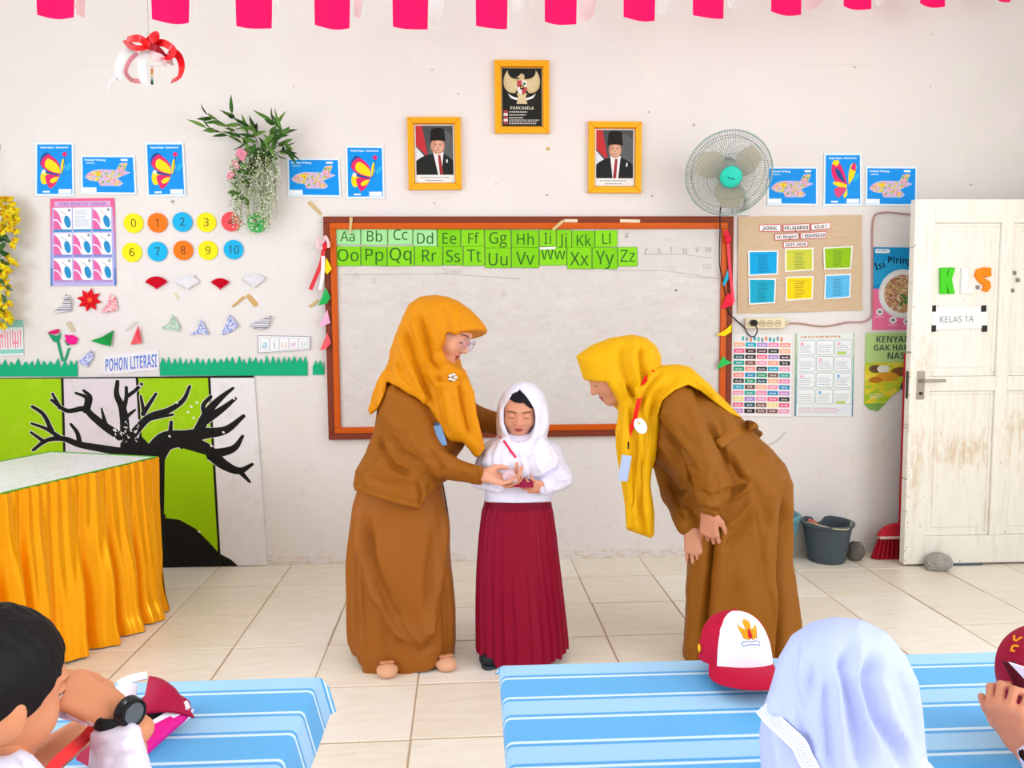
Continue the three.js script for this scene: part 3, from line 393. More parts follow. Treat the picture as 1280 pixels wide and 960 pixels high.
// hand washing poster
wallSheet('handwashing_poster', 'pink and violet poster of eight numbered hand washing steps', 'poster', [[63, 248.5], [143, 247.5], [145.5, 357], [63.5, 357.5]], M(0xffffff, 0.45, { map: canvasTex(512, 680, (g, w, h) => {
  g.fillStyle = '#b9b3e3'; g.fillRect(0, 0, w, h); g.fillStyle = '#ec5c8c'; g.fillRect(0, 0, w, h * 0.1); for (let i = 0; i < 40; i++) { g.fillStyle = ['#ee6290', '#d778b4', '#b78fd0', '#8fa0dc', '#4a7cc4'][Math.min(4, (i / 8) | 0)]; g.fillRect(0, h * i / 40, w * 0.03, h / 40 + 1); g.fillRect(w * 0.97, h * i / 40, w * 0.03, h / 40 + 1); }
  g.fillStyle = '#d9a8d4'; g.fillRect(w * 0.06, h * 0.03, w * 0.88, h * 0.06); txt(g, 'CARA MENCUCI TANGAN', w / 2, h * 0.062, 'bold 32px sans-serif', '#8a63b8');
  let n = 1; for (let r = 0; r < 3; r++) for (let c = 0; c < 3; c++) {
    const x = w * (0.05 + c * 0.305), y = h * (0.105 + r * 0.29), cw = w * 0.285, ch = h * 0.275; g.fillStyle = '#eef1f8'; g.fillRect(x, y, cw, ch * 0.92); g.fillStyle = ['#2d8fc8', '#7b8ed0', '#b48fce'][r]; g.fillRect(x, y + ch * 0.9, cw, ch * 0.1);
    if (r === 0 && c === 1) { greek(g, x + 14, y + 20, cw - 28, 9, 15, '#a9b6c4'); continue; }
    g.save(); g.beginPath(); g.rect(x, y, cw, ch * 0.9); g.clip(); g.fillStyle = '#e565a5'; g.beginPath(); g.moveTo(x, y + ch * 0.05); g.quadraticCurveTo(x + cw * 0.35, y + ch * 0.2, x + cw * 0.4, y + ch * 0.5); g.lineTo(x + cw * 0.5, y + ch); g.lineTo(x, y + ch); g.fill(); g.strokeStyle = '#f4ecf0'; g.lineWidth = 11; g.beginPath(); g.moveTo(x, y + ch * 0.5); g.quadraticCurveTo(x + cw * 0.3, y + ch * 0.45, x + cw * 0.45, y + ch * 0.85); g.stroke();
    g.fillStyle = '#f7f3f2'; g.beginPath(); g.ellipse(x + cw * 0.52, y + ch * (0.28 + 0.05 * (c % 2)), cw * 0.2, ch * 0.13, 0.6, 0, 7); g.fill(); g.strokeStyle = '#7a5a68'; g.lineWidth = 3; g.beginPath(); g.moveTo(x + cw * 0.4, y + ch * 0.14); g.lineTo(x + cw * 0.72, y + ch * 0.3); g.stroke(); g.fillStyle = '#1d8ec6'; g.beginPath(); g.ellipse(x + cw * 0.76, y + ch * 0.58, cw * 0.17, ch * 0.26, -0.25, 0, 7); g.fill(); g.restore();
    g.fillStyle = '#6d7a88'; g.beginPath(); g.arc(x + cw * 0.86, y + ch * 0.1, 11, 0, 7); g.fill(); txt(g, String(n++), x + cw * 0.86, y + ch * 0.105, 'bold 15px sans-serif', '#fff');
  }
}) }), { off: 0.0045 });
// ------------------------------------------------------------------ number circles
{
  const N = [[0, 167, 279, '#f7e81c'], [1, 197, 278.5, '#fb7a1c'], [2, 228, 277.5, '#1fb4ea'], [3, 258, 278, '#f7e81c'], [4, 289, 277, '#fa5760'], [5, 321, 278.5, '#41c765'], [6, 165, 315.5, '#f7e81c'], [7, 197, 314.5, '#1fb4ea'], [8, 229, 313, '#fb7a1c'], [9, 260, 313, '#f7e81c'], [10, 292, 312, '#1fb4ea']];
  const S = 128, tex = canvasTex(S * 4, S * 3, (g) => N.forEach(([n, , , c], i) => { const x = (i % 4) * S, y = Math.floor(i / 4) * S; g.fillStyle = c; g.fillRect(x, y, S, S); g.save(); g.translate(x + S / 2, y + S / 2); g.rotate(rr(-0.12, 0.12)); txt(g, String(n), 0, 0, '66px sans-serif', 'rgba(52,44,30,.85)'); g.restore(); }));
  const mat = M(0xffffff, 0.7, { map: tex });
  N.forEach(([n, x, y, c], i) => {
    const r = 0.053, g = new THREE.CylinderGeometry(r, r, 0.004, 40).rotateX(Math.PI / 2), p = g.attributes.position, u = g.attributes.uv, cx = (i % 4 + 0.5) / 4, cy = 1 - (Math.floor(i / 4) + 0.5) / 3;
    for (let k = 0; k < p.count; k++) u.setXY(k, cx + p.getX(k) / r * 0.115, cy + p.getY(k) / r * 0.153);
    solo('number_circle', g, mat, `round ${{ '#f7e81c': 'yellow', '#fb7a1c': 'orange', '#1fb4ea': 'blue', '#fa5760': 'red', '#41c765': 'green' }[c]} paper disc with the handwritten numeral ${['zero', 'one', 'two', 'three', 'four', 'five', 'six', 'seven', 'eight', 'nine', 'ten'][n]}`, 'number disc', W(x, y, 0.004 + (i % 3) * 0.002), 'numbered paper discs');
  });
}
// ------------------------------------------------------------------ paper fans
function paperFan(label, x0, x1, yTop, yBot, color) {
  const a = W(x0, yTop), b = W(x1, yTop), c = W((x0 + x1) / 2, yBot), R = Math.max((b.x - a.x) / 2 * 1.04, a.y - c.y), n = 22, half = Math.atan2((b.x - a.x) / 2, (a.y - c.y) * 0.55 + 0.01);
  const pos = [], idx = []; for (let i = 0; i <= n; i++) { const t = lerp(-half, half, i / n), z = (i % 2) * 0.009; pos.push(Math.sin(t) * R, Math.cos(t) * R * 0.93, 0.008 + z, 0, 0, 0.008); }
  for (let i = 0; i < n; i++) idx.push(2 * i, 2 * i + 1, 2 * i + 2); const m = pos.length / 3; for (let i = 0; i <= n; i++) pos.push(pos[i * 6], pos[i * 6 + 1], pos[i * 6 + 2] - 0.0012, 0, 0, 0.0068); for (let i = 0; i < n; i++) idx.push(m + 2 * i, m + 2 * i + 2, m + 2 * i + 1);
  let g = new THREE.BufferGeometry(); g.setAttribute('position', new THREE.Float32BufferAttribute(pos, 3)); g.setIndex(idx); g = g.toNonIndexed(); g.computeVertexNormals();
  const o = thing('paper_fan', label, 'paper fan', [c.x, c.y, 0.004], 'folded paper fans'); part('pleated_paper', g, M(color, 0.75), o); part('pivot', new THREE.SphereGeometry(0.006, 10, 8).translate(0, 0.003, 0.012), M(color, 0.7), o); return o;
}
paperFan('folded red paper fan beside the hand washing poster', 181, 213, 347, 361, 0xe01030);
paperFan('folded white paper fan between the two red fans', 218, 253, 346, 361.5, 0xf2f1f3);
paperFan('folded red paper fan between the two white fans', 263, 290, 347, 361.5, 0xe01030);
paperFan('folded white paper fan above the two tan tape strips', 303, 334, 341, 359.5, 0xf0f0f2);
// ------------------------------------------------------------------ origami: folded triangles of paper standing off the wall
function origami(name, label, category, px, faces, colors, z = 0.012, group = 'origami on the wall', pat) {
  // px: photo points with a relief height; faces: triples of indices, one crease-bounded facet each
  const P = px.map(([x, y, d]) => W(x, y, d ?? z)), c = P.reduce((a, p) => a.add(p), V(0, 0, 0)).multiplyScalar(1 / P.length); c.z = 0;
  const o = thing(name, label, category, c, group);
  faces.forEach((f, i) => {
    const pos = [], uv = [], A = f.map((k) => P[k].clone().sub(c)), n = V().crossVectors(A[1].clone().sub(A[0]), A[2].clone().sub(A[0])).normalize(); if (n.z < 0) { A.reverse(); n.negate(); }
    const B = A.map((p) => p.clone().addScaledVector(n, -0.0015)), tri = (...t) => t.forEach((p) => { pos.push(p.x, p.y, p.z); uv.push(p.x * 12, p.y * 12); });
    for (let k = 1; k + 1 < A.length; k++) { tri(A[0], A[k], A[k + 1]); tri(B[0], B[k + 1], B[k]); } for (let k = 0; k < A.length; k++) { const l = (k + 1) % A.length; tri(A[k], B[k], A[l]); tri(A[l], B[k], B[l]); }
    const g = new THREE.BufferGeometry(); g.setAttribute('position', new THREE.Float32BufferAttribute(pos, 3)); g.setAttribute('uv', new THREE.Float32BufferAttribute(uv, 2)); g.computeVertexNormals();
    part('folded_facet', g, colors[i % colors.length], o);
  });
  return o;
}
const dots = (bg, cs, n, r) => canvasTex(128, 128, (g, w, h) => { g.fillStyle = bg; g.fillRect(0, 0, w, h); for (let i = 0; i < n; i++) { g.fillStyle = cs[i % cs.length]; g.beginPath(); g.arc(rnd() * w, rnd() * h, rr(r * 0.5, r), 0, 7); g.fill(); } }, { wrap: THREE.RepeatWrapping });
const stripes = (bg, fg) => canvasTex(128, 128, (g, w, h) => { g.fillStyle = bg; g.fillRect(0, 0, w, h); g.fillStyle = fg; for (let i = 0; i < 8; i++) g.fillRect(0, i * 16, w, 5 + (i % 3) * 2); }, { wrap: THREE.RepeatWrapping });
const mZebra = M(0xffffff, 0.7, { map: stripes('#efeef2', '#4a4a58') }), mPink = M(0xffffff, 0.7, { map: dots('#f2b6bc', ['#d24a58', '#fae3e5', '#e88890'], 90, 8) }), mBlueP = M(0xffffff, 0.7, { map: dots('#b7bfe6', ['#7b86cc', '#e8ebfa', '#98a3dc'], 110, 8) }), mGreenP = M(0xffffff, 0.7, { map: dots('#b4cfb8', ['#d6e6d8', '#92b49a'], 60, 9) }), mGreen = M(0x17a04a, 0.65), mRed = M(0xf0182a, 0.6), mCoral = M(0xf4606a, 0.65), mRed2 = M(0xe8434f, 0.65);
origami('origami_butterfly', 'black and white striped origami butterfly beside the red paper star', 'origami', [[82, 367, 0.02], [78, 382, 0.006], [89, 389, 0.01], [65, 391, 0.018], [74, 384, 0.004], [88, 374, 0.022]], [[0, 1, 2], [0, 2, 5], [3, 4, 2], [3, 1, 2]], [mZebra]);
{
  const pts = [], c = [111.5, 375, 0.022]; for (let i = 0; i < 16; i++) { const t = i / 16 * 6.283 + 0.2, r = i % 2 ? 9.5 : 16; pts.push([c[0] + Math.sin(t) * r, c[1] - Math.cos(t) * r * 0.95, i % 2 ? 0.006 : 0.014]); } pts.push(c);
  const f = []; for (let i = 0; i < 16; i++) f.push([i, (i + 1) % 16, 16]); const s = origami('paper_star', 'red eight pointed folded paper star with an orange centre', 'paper star', pts, f, [mRed, M(0xd8101e, 0.6)]);
  const cc = W(111.5, 375, 0.026); part('star_centre', new THREE.ConeGeometry(0.014, 0.012, 6).rotateX(Math.PI / 2), M(0xfb6a2a, 0.6), s).position.copy(cc.sub(s.position));
}
origami('origami_butterfly', 'pink dotted origami butterfly on the other side of the red paper star', 'origami', [[138, 367, 0.016], [134, 380, 0.008], [126, 391, 0.02], [147, 388, 0.012], [145, 372, 0.01]], [[0, 1, 3], [1, 2, 3], [0, 3, 4]], [mPink]);
origami('origami_leaf', 'dark green folded origami leaf above the POHON LITERASI sign', 'origami', [[113, 426, 0.012], [128, 421, 0.02], [142, 412.5, 0.014], [138, 433, 0.018], [126, 430, 0.01]], [[0, 1, 4], [1, 2, 3], [1, 3, 4]], [mGreen, M(0x0f8a3c, 0.65)]);
origami('origami_fruit', 'coral red folded origami triangle right of the green leaf', 'origami', [[173, 406, 0.018], [163, 431, 0.01], [177, 429, 0.016], [170, 420, 0.022]], [[0, 1, 3], [0, 3, 2], [1, 2, 3]], [mCoral, mRed2]);
origami('origami_butterfly', 'pale blue dotted origami wing beside the POHON LITERASI sign', 'origami', [[97, 452, 0.01], [114, 437, 0.02], [117, 446, 0.012], [108, 459, 0.016], [103, 448, 0.006]], [[0, 4, 3], [4, 1, 2], [4, 2, 3]], [mBlueP]);
origami('origami_butterfly', 'pale green origami butterfly below the tan tape strips', 'origami', [[200, 410, 0.016], [211, 405, 0.006], [215, 393, 0.02], [225, 408, 0.014], [222, 414, 0.018], [213, 412, 0.006]], [[0, 1, 5], [1, 2, 3], [1, 3, 4], [1, 4, 5]], [mGreenP]);
origami('origami_butterfly', 'blue dotted origami butterfly right of the pale green one', 'origami', [[236, 419, 0.016], [247, 412, 0.006], [251, 399, 0.02], [261, 419, 0.016], [252, 417, 0.008]], [[0, 1, 4], [1, 2, 4], [2, 3, 4]], [mBlueP]);
origami('origami_butterfly', 'blue dotted origami butterfly left of the striped origami boat', 'origami', [[277, 419, 0.014], [282, 406, 0.006], [287, 393, 0.02], [298, 407, 0.016], [289, 415, 0.008]], [[0, 1, 4], [1, 2, 3], [1, 3, 4]], [mBlueP]);
origami('origami_boat', 'black and white striped origami boat above the aiueo card', 'origami', [[311, 406, 0.014], [325, 400, 0.008], [340, 394, 0.02], [334, 410, 0.016], [322, 412, 0.02]], [[0, 1, 4], [1, 2, 3], [1, 3, 4]], [mZebra]);
// paper charms taped down both sides of the board
const mYel = M(0xf9dc10, 0.65), mGr2 = M(0x22b455, 0.65), mPk = M(0xf0b3d4, 0.65), mBl = M(0x2cb4d8, 0.65), mScar = M(0xee2440, 0.6), mGr3 = M(0x32c45c, 0.65);
const GC = 'folded paper charms on the board edges';
origami('paper_charm', 'yellow folded paper charm on the left board edge', 'paper charm', [[408, 322, 0.06], [404, 337, 0.052], [409, 343, 0.066], [415, 336, 0.052]], [[0, 1, 2], [0, 2, 3]], [mYel], 0, GC);
origami('paper_charm', 'green folded paper charm on the left board edge', 'paper charm', [[407, 359, 0.06], [398, 382, 0.05], [409, 379, 0.066], [413, 372, 0.052]], [[0, 1, 2], [0, 2, 3]], [mGr2], 0, GC);
origami('paper_charm', 'pale pink folded paper charm on the left board edge', 'paper charm', [[409, 387, 0.06], [398, 409, 0.05], [407, 406, 0.066], [413, 404, 0.052]], [[0, 1, 2], [0, 2, 3]], [mPk], 0, GC);
origami('paper_charm', 'coral folded paper charm, lowest on the left board edge', 'paper charm', [[409, 416, 0.06], [400, 438, 0.05], [408, 436, 0.066], [414, 428, 0.052]], [[0, 1, 2], [0, 2, 3]], [mCoral], 0, GC);
origami('paper_charm', 'turquoise folded paper charm on the right board edge', 'paper charm', [[910, 337, 0.06], [903, 354, 0.052], [905, 358, 0.062], [911, 348, 0.05]], [[0, 1, 2], [0, 2, 3]], [mBl], 0, GC);
origami('paper_charm', 'scarlet folded paper charm on the right board edge', 'paper charm', [[909, 367, 0.06], [901, 386, 0.052], [909, 384, 0.066], [917, 381, 0.05], [916, 368, 0.052]], [[0, 1, 2], [0, 2, 3], [0, 3, 4]], [mScar], 0, GC);
origami('paper_charm', 'yellow folded paper charm on the right board edge', 'paper charm', [[915, 405, 0.054], [907, 412, 0.062], [895, 419, 0.05], [906, 420, 0.066], [914, 415, 0.052]], [[0, 1, 3, 4], [1, 2, 3]], [mYel], 0, GC);
origami('paper_charm', 'green folded paper charm, lowest on the right board edge', 'paper charm', [[904, 445, 0.054], [900, 452, 0.062], [896, 462, 0.05], [906, 457, 0.066], [916, 453, 0.052], [908, 450, 0.062]], [[0, 1, 3, 5], [1, 2, 3], [5, 3, 4]], [mGr3], 0, GC);
// ribbons with the charms
const ribbon = (pts, w, z, twist = 0) => { const P = pts.map(([x, y, d]) => atZ(x, y, d ?? z)), cv = new THREE.CatmullRomCurve3(P), n = 24, pos = [], idx = []; for (const t of [0, -0.0012]) for (let i = 0; i <= n; i++) { const p = cv.getPoint(i / n), d = cv.getTangent(i / n), s = V(0, 0, 1).applyAxisAngle(d, twist * i / n); const e = V().crossVectors(d, s).normalize().multiplyScalar(w / 2), q = s.multiplyScalar(t); pos.push(p.x - e.x + q.x, p.y - e.y + q.y, p.z - e.z + q.z, p.x + e.x + q.x, p.y + e.y + q.y, p.z + e.z + q.z); } for (let k = 0; k < 2; k++) for (let i = 0; i < n; i++) { const a = k * 2 * (n + 1) + 2 * i; idx.push(a, a + 1, a + 2, a + 1, a + 3, a + 2); } const g = new THREE.BufferGeometry(); g.setAttribute('position', new THREE.Float32BufferAttribute(pos, 3)); g.setIndex(idx); g.computeVertexNormals(); return g; };
{
  const a = thing('ribbon_bow', 'red and white ribbon tied at the upper left board corner', 'ribbon', W(404, 300, 0.055), 'ribbons on the board edges');
  part('red_tail', shift(ribbon([[406, 303, 0.06], [401, 330, 0.058], [393, 350, 0.05], [388, 362, 0.045]], 0.022, 0.05), a.position), M(0xe03a44, 0.5), a); part('white_tail', shift(ribbon([[404, 320, 0.062], [403, 345, 0.062], [400, 362, 0.06]], 0.02, 0.05), a.position), M(0xf3eeee, 0.5), a); part('bow_loop', shift(merge([ribbon([[405, 305, 0.06], [397, 300, 0.07], [399, 310, 0.075], [406, 307, 0.06]], 0.018, 0.05), ribbon([[405, 305, 0.06], [411, 308, 0.07], [407, 296, 0.075], [404, 302, 0.06]], 0.016, 0.05)]), a.position), M(0xf2c9cc, 0.5), a); part('knot', shift(new THREE.SphereGeometry(0.014, 12, 8).scale(1, 1.6, 0.7).translate(...W(406, 308, 0.062).toArray()), a.position), M(0xe42030, 0.5), a);
  const b = thing('ribbon_bow', 'long pink red ribbon hanging at the upper right board corner', 'ribbon', W(910, 295, 0.055), 'ribbons on the board edges');
  part('tail', shift(ribbon([[910, 299, 0.06], [912, 330, 0.06], [914, 352, 0.058], [917, 378, 0.055]], 0.016, 0.05), b.position), M(0xf2455e, 0.5), b); part('knot', shift(merge([new THREE.SphereGeometry(0.016, 12, 8).scale(1.2, 1.5, 0.7).translate(...W(910, 299, 0.064).toArray()), ribbon([[908, 296, 0.065], [906, 291, 0.07], [909, 289, 0.07], [911, 296, 0.065]], 0.012, 0.05)]), b.position), M(0xe81c3c, 0.5), b);
}
// ------------------------------------------------------------------ paper flowers, grass, signs on the left
{
  const cut = (px, mat, parent, z0, t = 0.002, nm = 'cut_paper') => { const s = shapePx(px, z0, parent.position); const m = part(nm, extrude(s, t), mat, parent); m.position.z = z0; return m; };
  const green = M(0x12b07c, 0.7), stem = M(0x1f9d70, 0.7), hot = M(0xf0188c, 0.65), mag = M(0xd81568, 0.65);
  const f1 = thing('paper_tulip', 'dark pink paper tulip with a green calyx, taller of the two', 'paper flower', [W(73, 452).x, W(73, 452).y, 0], 'paper tulips'); cut([[60, 416], [66, 419], [72, 420], [76, 416], [75, 424], [71, 428], [67, 427]], M(0x1d9c66, 0.7), f1, 0.006, 0.003, 'calyx'); cut([[59, 416], [66, 413], [73, 411], [75, 415], [68, 418]], mag, f1, 0.010, 0.003, 'petal'); cut([[71, 427], [74, 426], [80, 451], [77, 452]], stem, f1, 0.004, 0.002, 'stem');
  const f2 = thing('paper_tulip', 'bright pink paper tulip, shorter of the two', 'paper flower', [W(84, 452).x, W(84, 452).y, 0], 'paper tulips'); cut([[81, 418], [86, 419], [91, 418.5], [98, 423], [95, 430], [89, 431], [83, 428]], hot, f2, 0.009, 0.003, 'petal'); cut([[80, 425], [85, 428], [87, 432], [83, 431]], M(0x1d9c66, 0.7), f2, 0.005, 0.002, 'calyx'); cut([[85, 435], [88, 435], [83, 451], [80, 451]], stem, f2, 0.004, 0.002, 'stem');
  const grass = (label, x0, x1, y0, y1, slope, step) => {
    const pts = [[x0, y1]]; let x = x0; let k = 0; while (x < x1 - 1) { const nx = Math.min(x1, x + step * rr(0.85, 1.15)), yy = y0 + slope * (x - x0); pts.push([x, yy + rr(7, 10)]); pts.push([(x + nx) / 2 + rr(-1, 1), yy + rr(-2.5, 1.5)]); x = nx; } pts.push([x1, y0 + slope * (x1 - x0) + 8], [x1, y1]);
    const c = W((x0 + x1) / 2, y1, 0.005); const m = extrude(shapePx(pts, 0.005, c), 0.002); return solo('paper_grass', m, green, label, 'paper grass', c, 'cut paper grass strips');
  };
  grass('green cut paper grass strip beneath the paper tulips', -40, 97, 450, 470.5, 0, 8.2); grass('long green cut paper grass strip between the sign and the board', 200, 384.5, 448, 469.5, -0.012, 7); grass('short green cut paper grass piece against the board frame', 391, 405, 449, 468.5, 0, 6.5);
  wallSheet('vowel_card', 'white card with the colourful vowels aiueo', 'card', [[321.5, 418.5], [388.5, 419.5], [388, 437], [322, 442]], M(0xffffff, 0.6, { map: canvasTex(512, 180, (g, w, h) => { g.fillStyle = '#f3f3f4'; g.fillRect(0, 0, w, h); g.strokeStyle = '#8c8c94'; g.lineWidth = 7; g.strokeRect(8, 8, w - 16, h - 16); 'aiueo'.split('').forEach((c, i) => { g.strokeStyle = '#b9bac4'; g.lineWidth = 4; g.strokeRect(28 + i * 93, 30, 84, h - 60); txt(g, c, 70 + i * 93, h / 2, '104px sans-serif', ['#58b8d2', '#8cc7a8', '#dcb08c', '#d2a4cc', '#a9cba0'][i]); }); }) }), { off: 0.006 });
  wallSheet('literacy_sign', 'white paper strip lettered POHON LITERASI in pink and violet', 'sign', [[129, 444.5], [198.5, 437.5], [199, 462.5], [129, 468.5]], M(0xffffff, 0.6, { map: canvasTex(640, 220, (g, w, h) => { g.fillStyle = '#ece9ec'; g.fillRect(0, 0, w, h); const gr = g.createLinearGradient(0, 20, 0, h - 20); gr.addColorStop(0, '#5a7fd0'); gr.addColorStop(0.5, '#b37fd4'); gr.addColorStop(1, '#f06aa8'); g.save(); g.translate(w / 2, h / 2 + 6); g.scale(0.46, 1); g.font = 'bold 190px sans-serif'; const k = 1300 / g.measureText('POHON LITERASI').width; g.scale(k, 1.05); txt(g, 'POHON LITERASI', 0, 0, 'bold 190px sans-serif', gr); g.restore(); }) }), { off: 0.003 });
  wallSheet('green_corner_sign', 'teal banded sign with tall pink letters under the yellow garland', 'sign', [[-62, 402], [28.5, 400], [30, 444], [-62, 447]], M(0xffffff, 0.6, { map: canvasTex(512, 256, (g, w, h) => { g.fillStyle = '#e9eeec'; g.fillRect(0, 0, w, h); g.fillStyle = '#8fd2c6'; g.fillRect(0, 0, w, h * 0.2); g.fillRect(0, h * 0.82, w, h * 0.12); g.save(); g.translate(w - 8, h * 0.52); g.scale(0.5, 1.0); g.textAlign = 'right'; g.fillStyle = '#f08a9c'; for (let i = 0; i < 26; i++) g.fillRect(-30 - i * 36, -h * 0.24 + (i % 3) * 6, 16, h * 0.48); g.fillRect(-120, 20, 70, 18); g.fillRect(-320, -30, 60, 18); g.fillRect(-600, 50, 80, 18); g.restore(); }) }), { off: 0.004 });
}
// ------------------------------------------------------------------ tree mural on lower wall panels
{
  const X0 = W(-120, 600).x, X1 = W(336, 600).x, YT = W(160, 471).y;
  const tex = canvasTex(1400, 760, (g, w, h) => {
    const P = (x, y) => { const p = W(x, y); return [(p.x - X0) / (X1 - X0) * w, (YT - p.y) / YT * h]; }, K = w / (456);
    g.fillStyle = '#ece9e9'; g.fillRect(0, 0, w, h);
    const poly = (pts, c) => { g.fillStyle = c; g.beginPath(); pts.forEach((p, i) => g[i ? 'lineTo' : 'moveTo'](...P(...p))); g.fill(); };
    poly([[-130, 460], [79, 460], [86, 720], [-130, 720]], '#a0d000'); poly([[172, 460], [262, 460], [276, 720], [186, 720]], '#a0d000'); poly([[79, 460], [172, 460], [186, 720], [86, 720]], '#e2d8dd');
    for (let i = 0; i < 500; i++) { const x = rnd() * w, y = rnd() * h; g.fillStyle = ['rgba(255,255,255,', 'rgba(170,165,150,', 'rgba(120,140,40,'][i % 3] + rr(0.02, 0.07).toFixed(2) + ')'; g.beginPath(); g.ellipse(x, y, rr(4, 40), rr(3, 20), rnd() * 3, 0, 7); g.fill(); }
    g.strokeStyle = '#17150f'; g.lineWidth = 3 * K; for (const q of [[[79, 468], [86, 712]], [[172, 468], [187, 712]], [[262, 468], [276, 712]]]) { g.beginPath(); g.moveTo(...P(...q[0])); g.lineTo(...P(...q[1])); g.stroke(); } g.lineWidth = 4 * K; g.beginPath(); g.moveTo(...P(-130, 472)); g.lineTo(...P(318, 470)); g.stroke();
    const br = (pts, a, b, pass) => { const q = pts.map((p) => P(...p)), cv = new THREE.CatmullRomCurve3(q.map(([x, y]) => V(x, y, 0))); for (const [c, e] of [[['#e6e2dc', 0.8], ['#141210', 0]][pass]]) { g.fillStyle = c; for (let i = 0; i <= 60; i++) { const p = cv.getPoint(i / 60), r = lerp(a, b, i / 60) * K * 0.5 + e * K; g.beginPath(); g.arc(p.x, p.y, r, 0, 7); g.fill(); } } };
    const all = [[[[157, 565], [127, 560], [100, 555], [80, 548], [60, 550], [43, 562]], 11, 4], [[[75, 546], [60, 536], [41, 529]], 6, 3], [[[66, 538], [55, 517], [42, 508]], 6, 4], [[[57, 552], [40, 540]], 5, 3], [[[101, 555], [98, 541], [90, 530]], 7, 3.5],
      [[[156, 548], [133, 533], [117, 520], [107, 511], [85, 513], [66, 500]], 12, 4], [[[76, 509], [67, 492]], 5, 3], [[[108, 513], [109, 497], [96, 491]], 7, 3], [[[111, 510], [114, 496], [106, 488]], 7, 3.5], [[[133, 530], [128, 510]], 6, 2],
      [[[158, 550], [156, 520], [153, 507], [147, 493], [148, 477]], 13, 5], [[[156, 510], [159, 497], [159, 484]], 6, 4], [[[159, 496], [170, 488], [178, 480]], 5, 4], [[[160, 520], [170, 512]], 5, 2.5],
      [[[165, 545], [187, 522], [213, 512], [230, 500], [238, 483]], 11, 4], [[[187, 523], [217, 518]], 6, 3], [[[180, 517], [196, 492]], 6, 3.5], [[[181, 515], [177, 495]], 5, 3],
      [[[188, 580], [207, 552], [233, 547], [253, 542], [283, 537], [305, 520]], 30, 5], [[[248, 541], [262, 513], [277, 497], [292, 485]], 14, 3.5], [[[262, 522], [280, 510], [295, 498]], 11, 4], [[[260, 527], [255, 507], [264, 496]], 6, 5], [[[213, 550], [215, 527]], 7, 4],
      [[[233, 552], [260, 563], [280, 580], [300, 588], [316, 580]], 22, 4], [[[300, 588], [313, 602]], 7, 3], [[[262, 568], [293, 560], [304, 545]], 13, 4]];
    for (const k of [0, 1]) for (const a of all) br(...a, k);
    g.fillStyle = '#141210';
    poly([[152, 545], [178, 545], [207, 575], [209, 720], [145, 720]], '#141210'); poly([[200, 646], [225, 649], [245, 660], [262, 677], [275, 691], [290, 699], [304, 712], [140, 712]], '#141210');
    poly([[207, 574], [230, 560], [258, 568], [266, 590], [270, 640], [273, 680], [258, 672], [242, 657], [224, 648], [206, 642]], '#a0d000');
    for (let i = 0; i < 46; i++) { const [x, y] = P(rr(140, 175), rr(525, 552)); g.fillStyle = '#e4dede'; g.beginPath(); g.ellipse(x, y, rr(1, 7), rr(1, 6), rnd() * 3, 0, 7); g.fill(); }
    for (const [x, y] of [[222, 503], [213, 545], [280, 540], [240, 508], [247, 503], [236, 515], [243, 522], [293, 498], [250, 664], [176, 482], [265, 557]]) { const [a, b] = P(x, y); g.fillStyle = '#eeeae6'; g.beginPath(); g.ellipse(a, b, 6, 4, 0.6, 0, 7); g.fill(); }
  });
  const mat = M(0xffffff, 0.6, { map: tex }), o = thing('tree_mural', 'lime green and white wall panels painted with a bare black tree', 'mural', [X0, 0, 0]);
  const cols = [[-118, -108], [79, 87], [172, 187], [262, 276.5], [318, 334.5]], yb = 0.004;
  for (let i = 0; i < 4; i++) {
    const a = W(cols[i][0], 471, 0.006), b = W(cols[i + 1][0], 471, 0.006), c = W(cols[i + 1][1], 707, 0.006), d = W(cols[i][1], 709, 0.006);
    a.y = b.y = YT; c.y = d.y = yb; const gap = 0.0012; a.x += gap; d.x += gap; b.x -= gap; c.x -= gap;
    const g = quadSlab([a, b, c, d], 0.011), p = g.attributes.position, u = g.attributes.uv; for (let k = 0; k < p.count; k++) u.setXY(k, (p.getX(k) - X0) / (X1 - X0), p.getY(k) / YT);
    part('panel', shift(g, o.position), mat, o);
  }
}
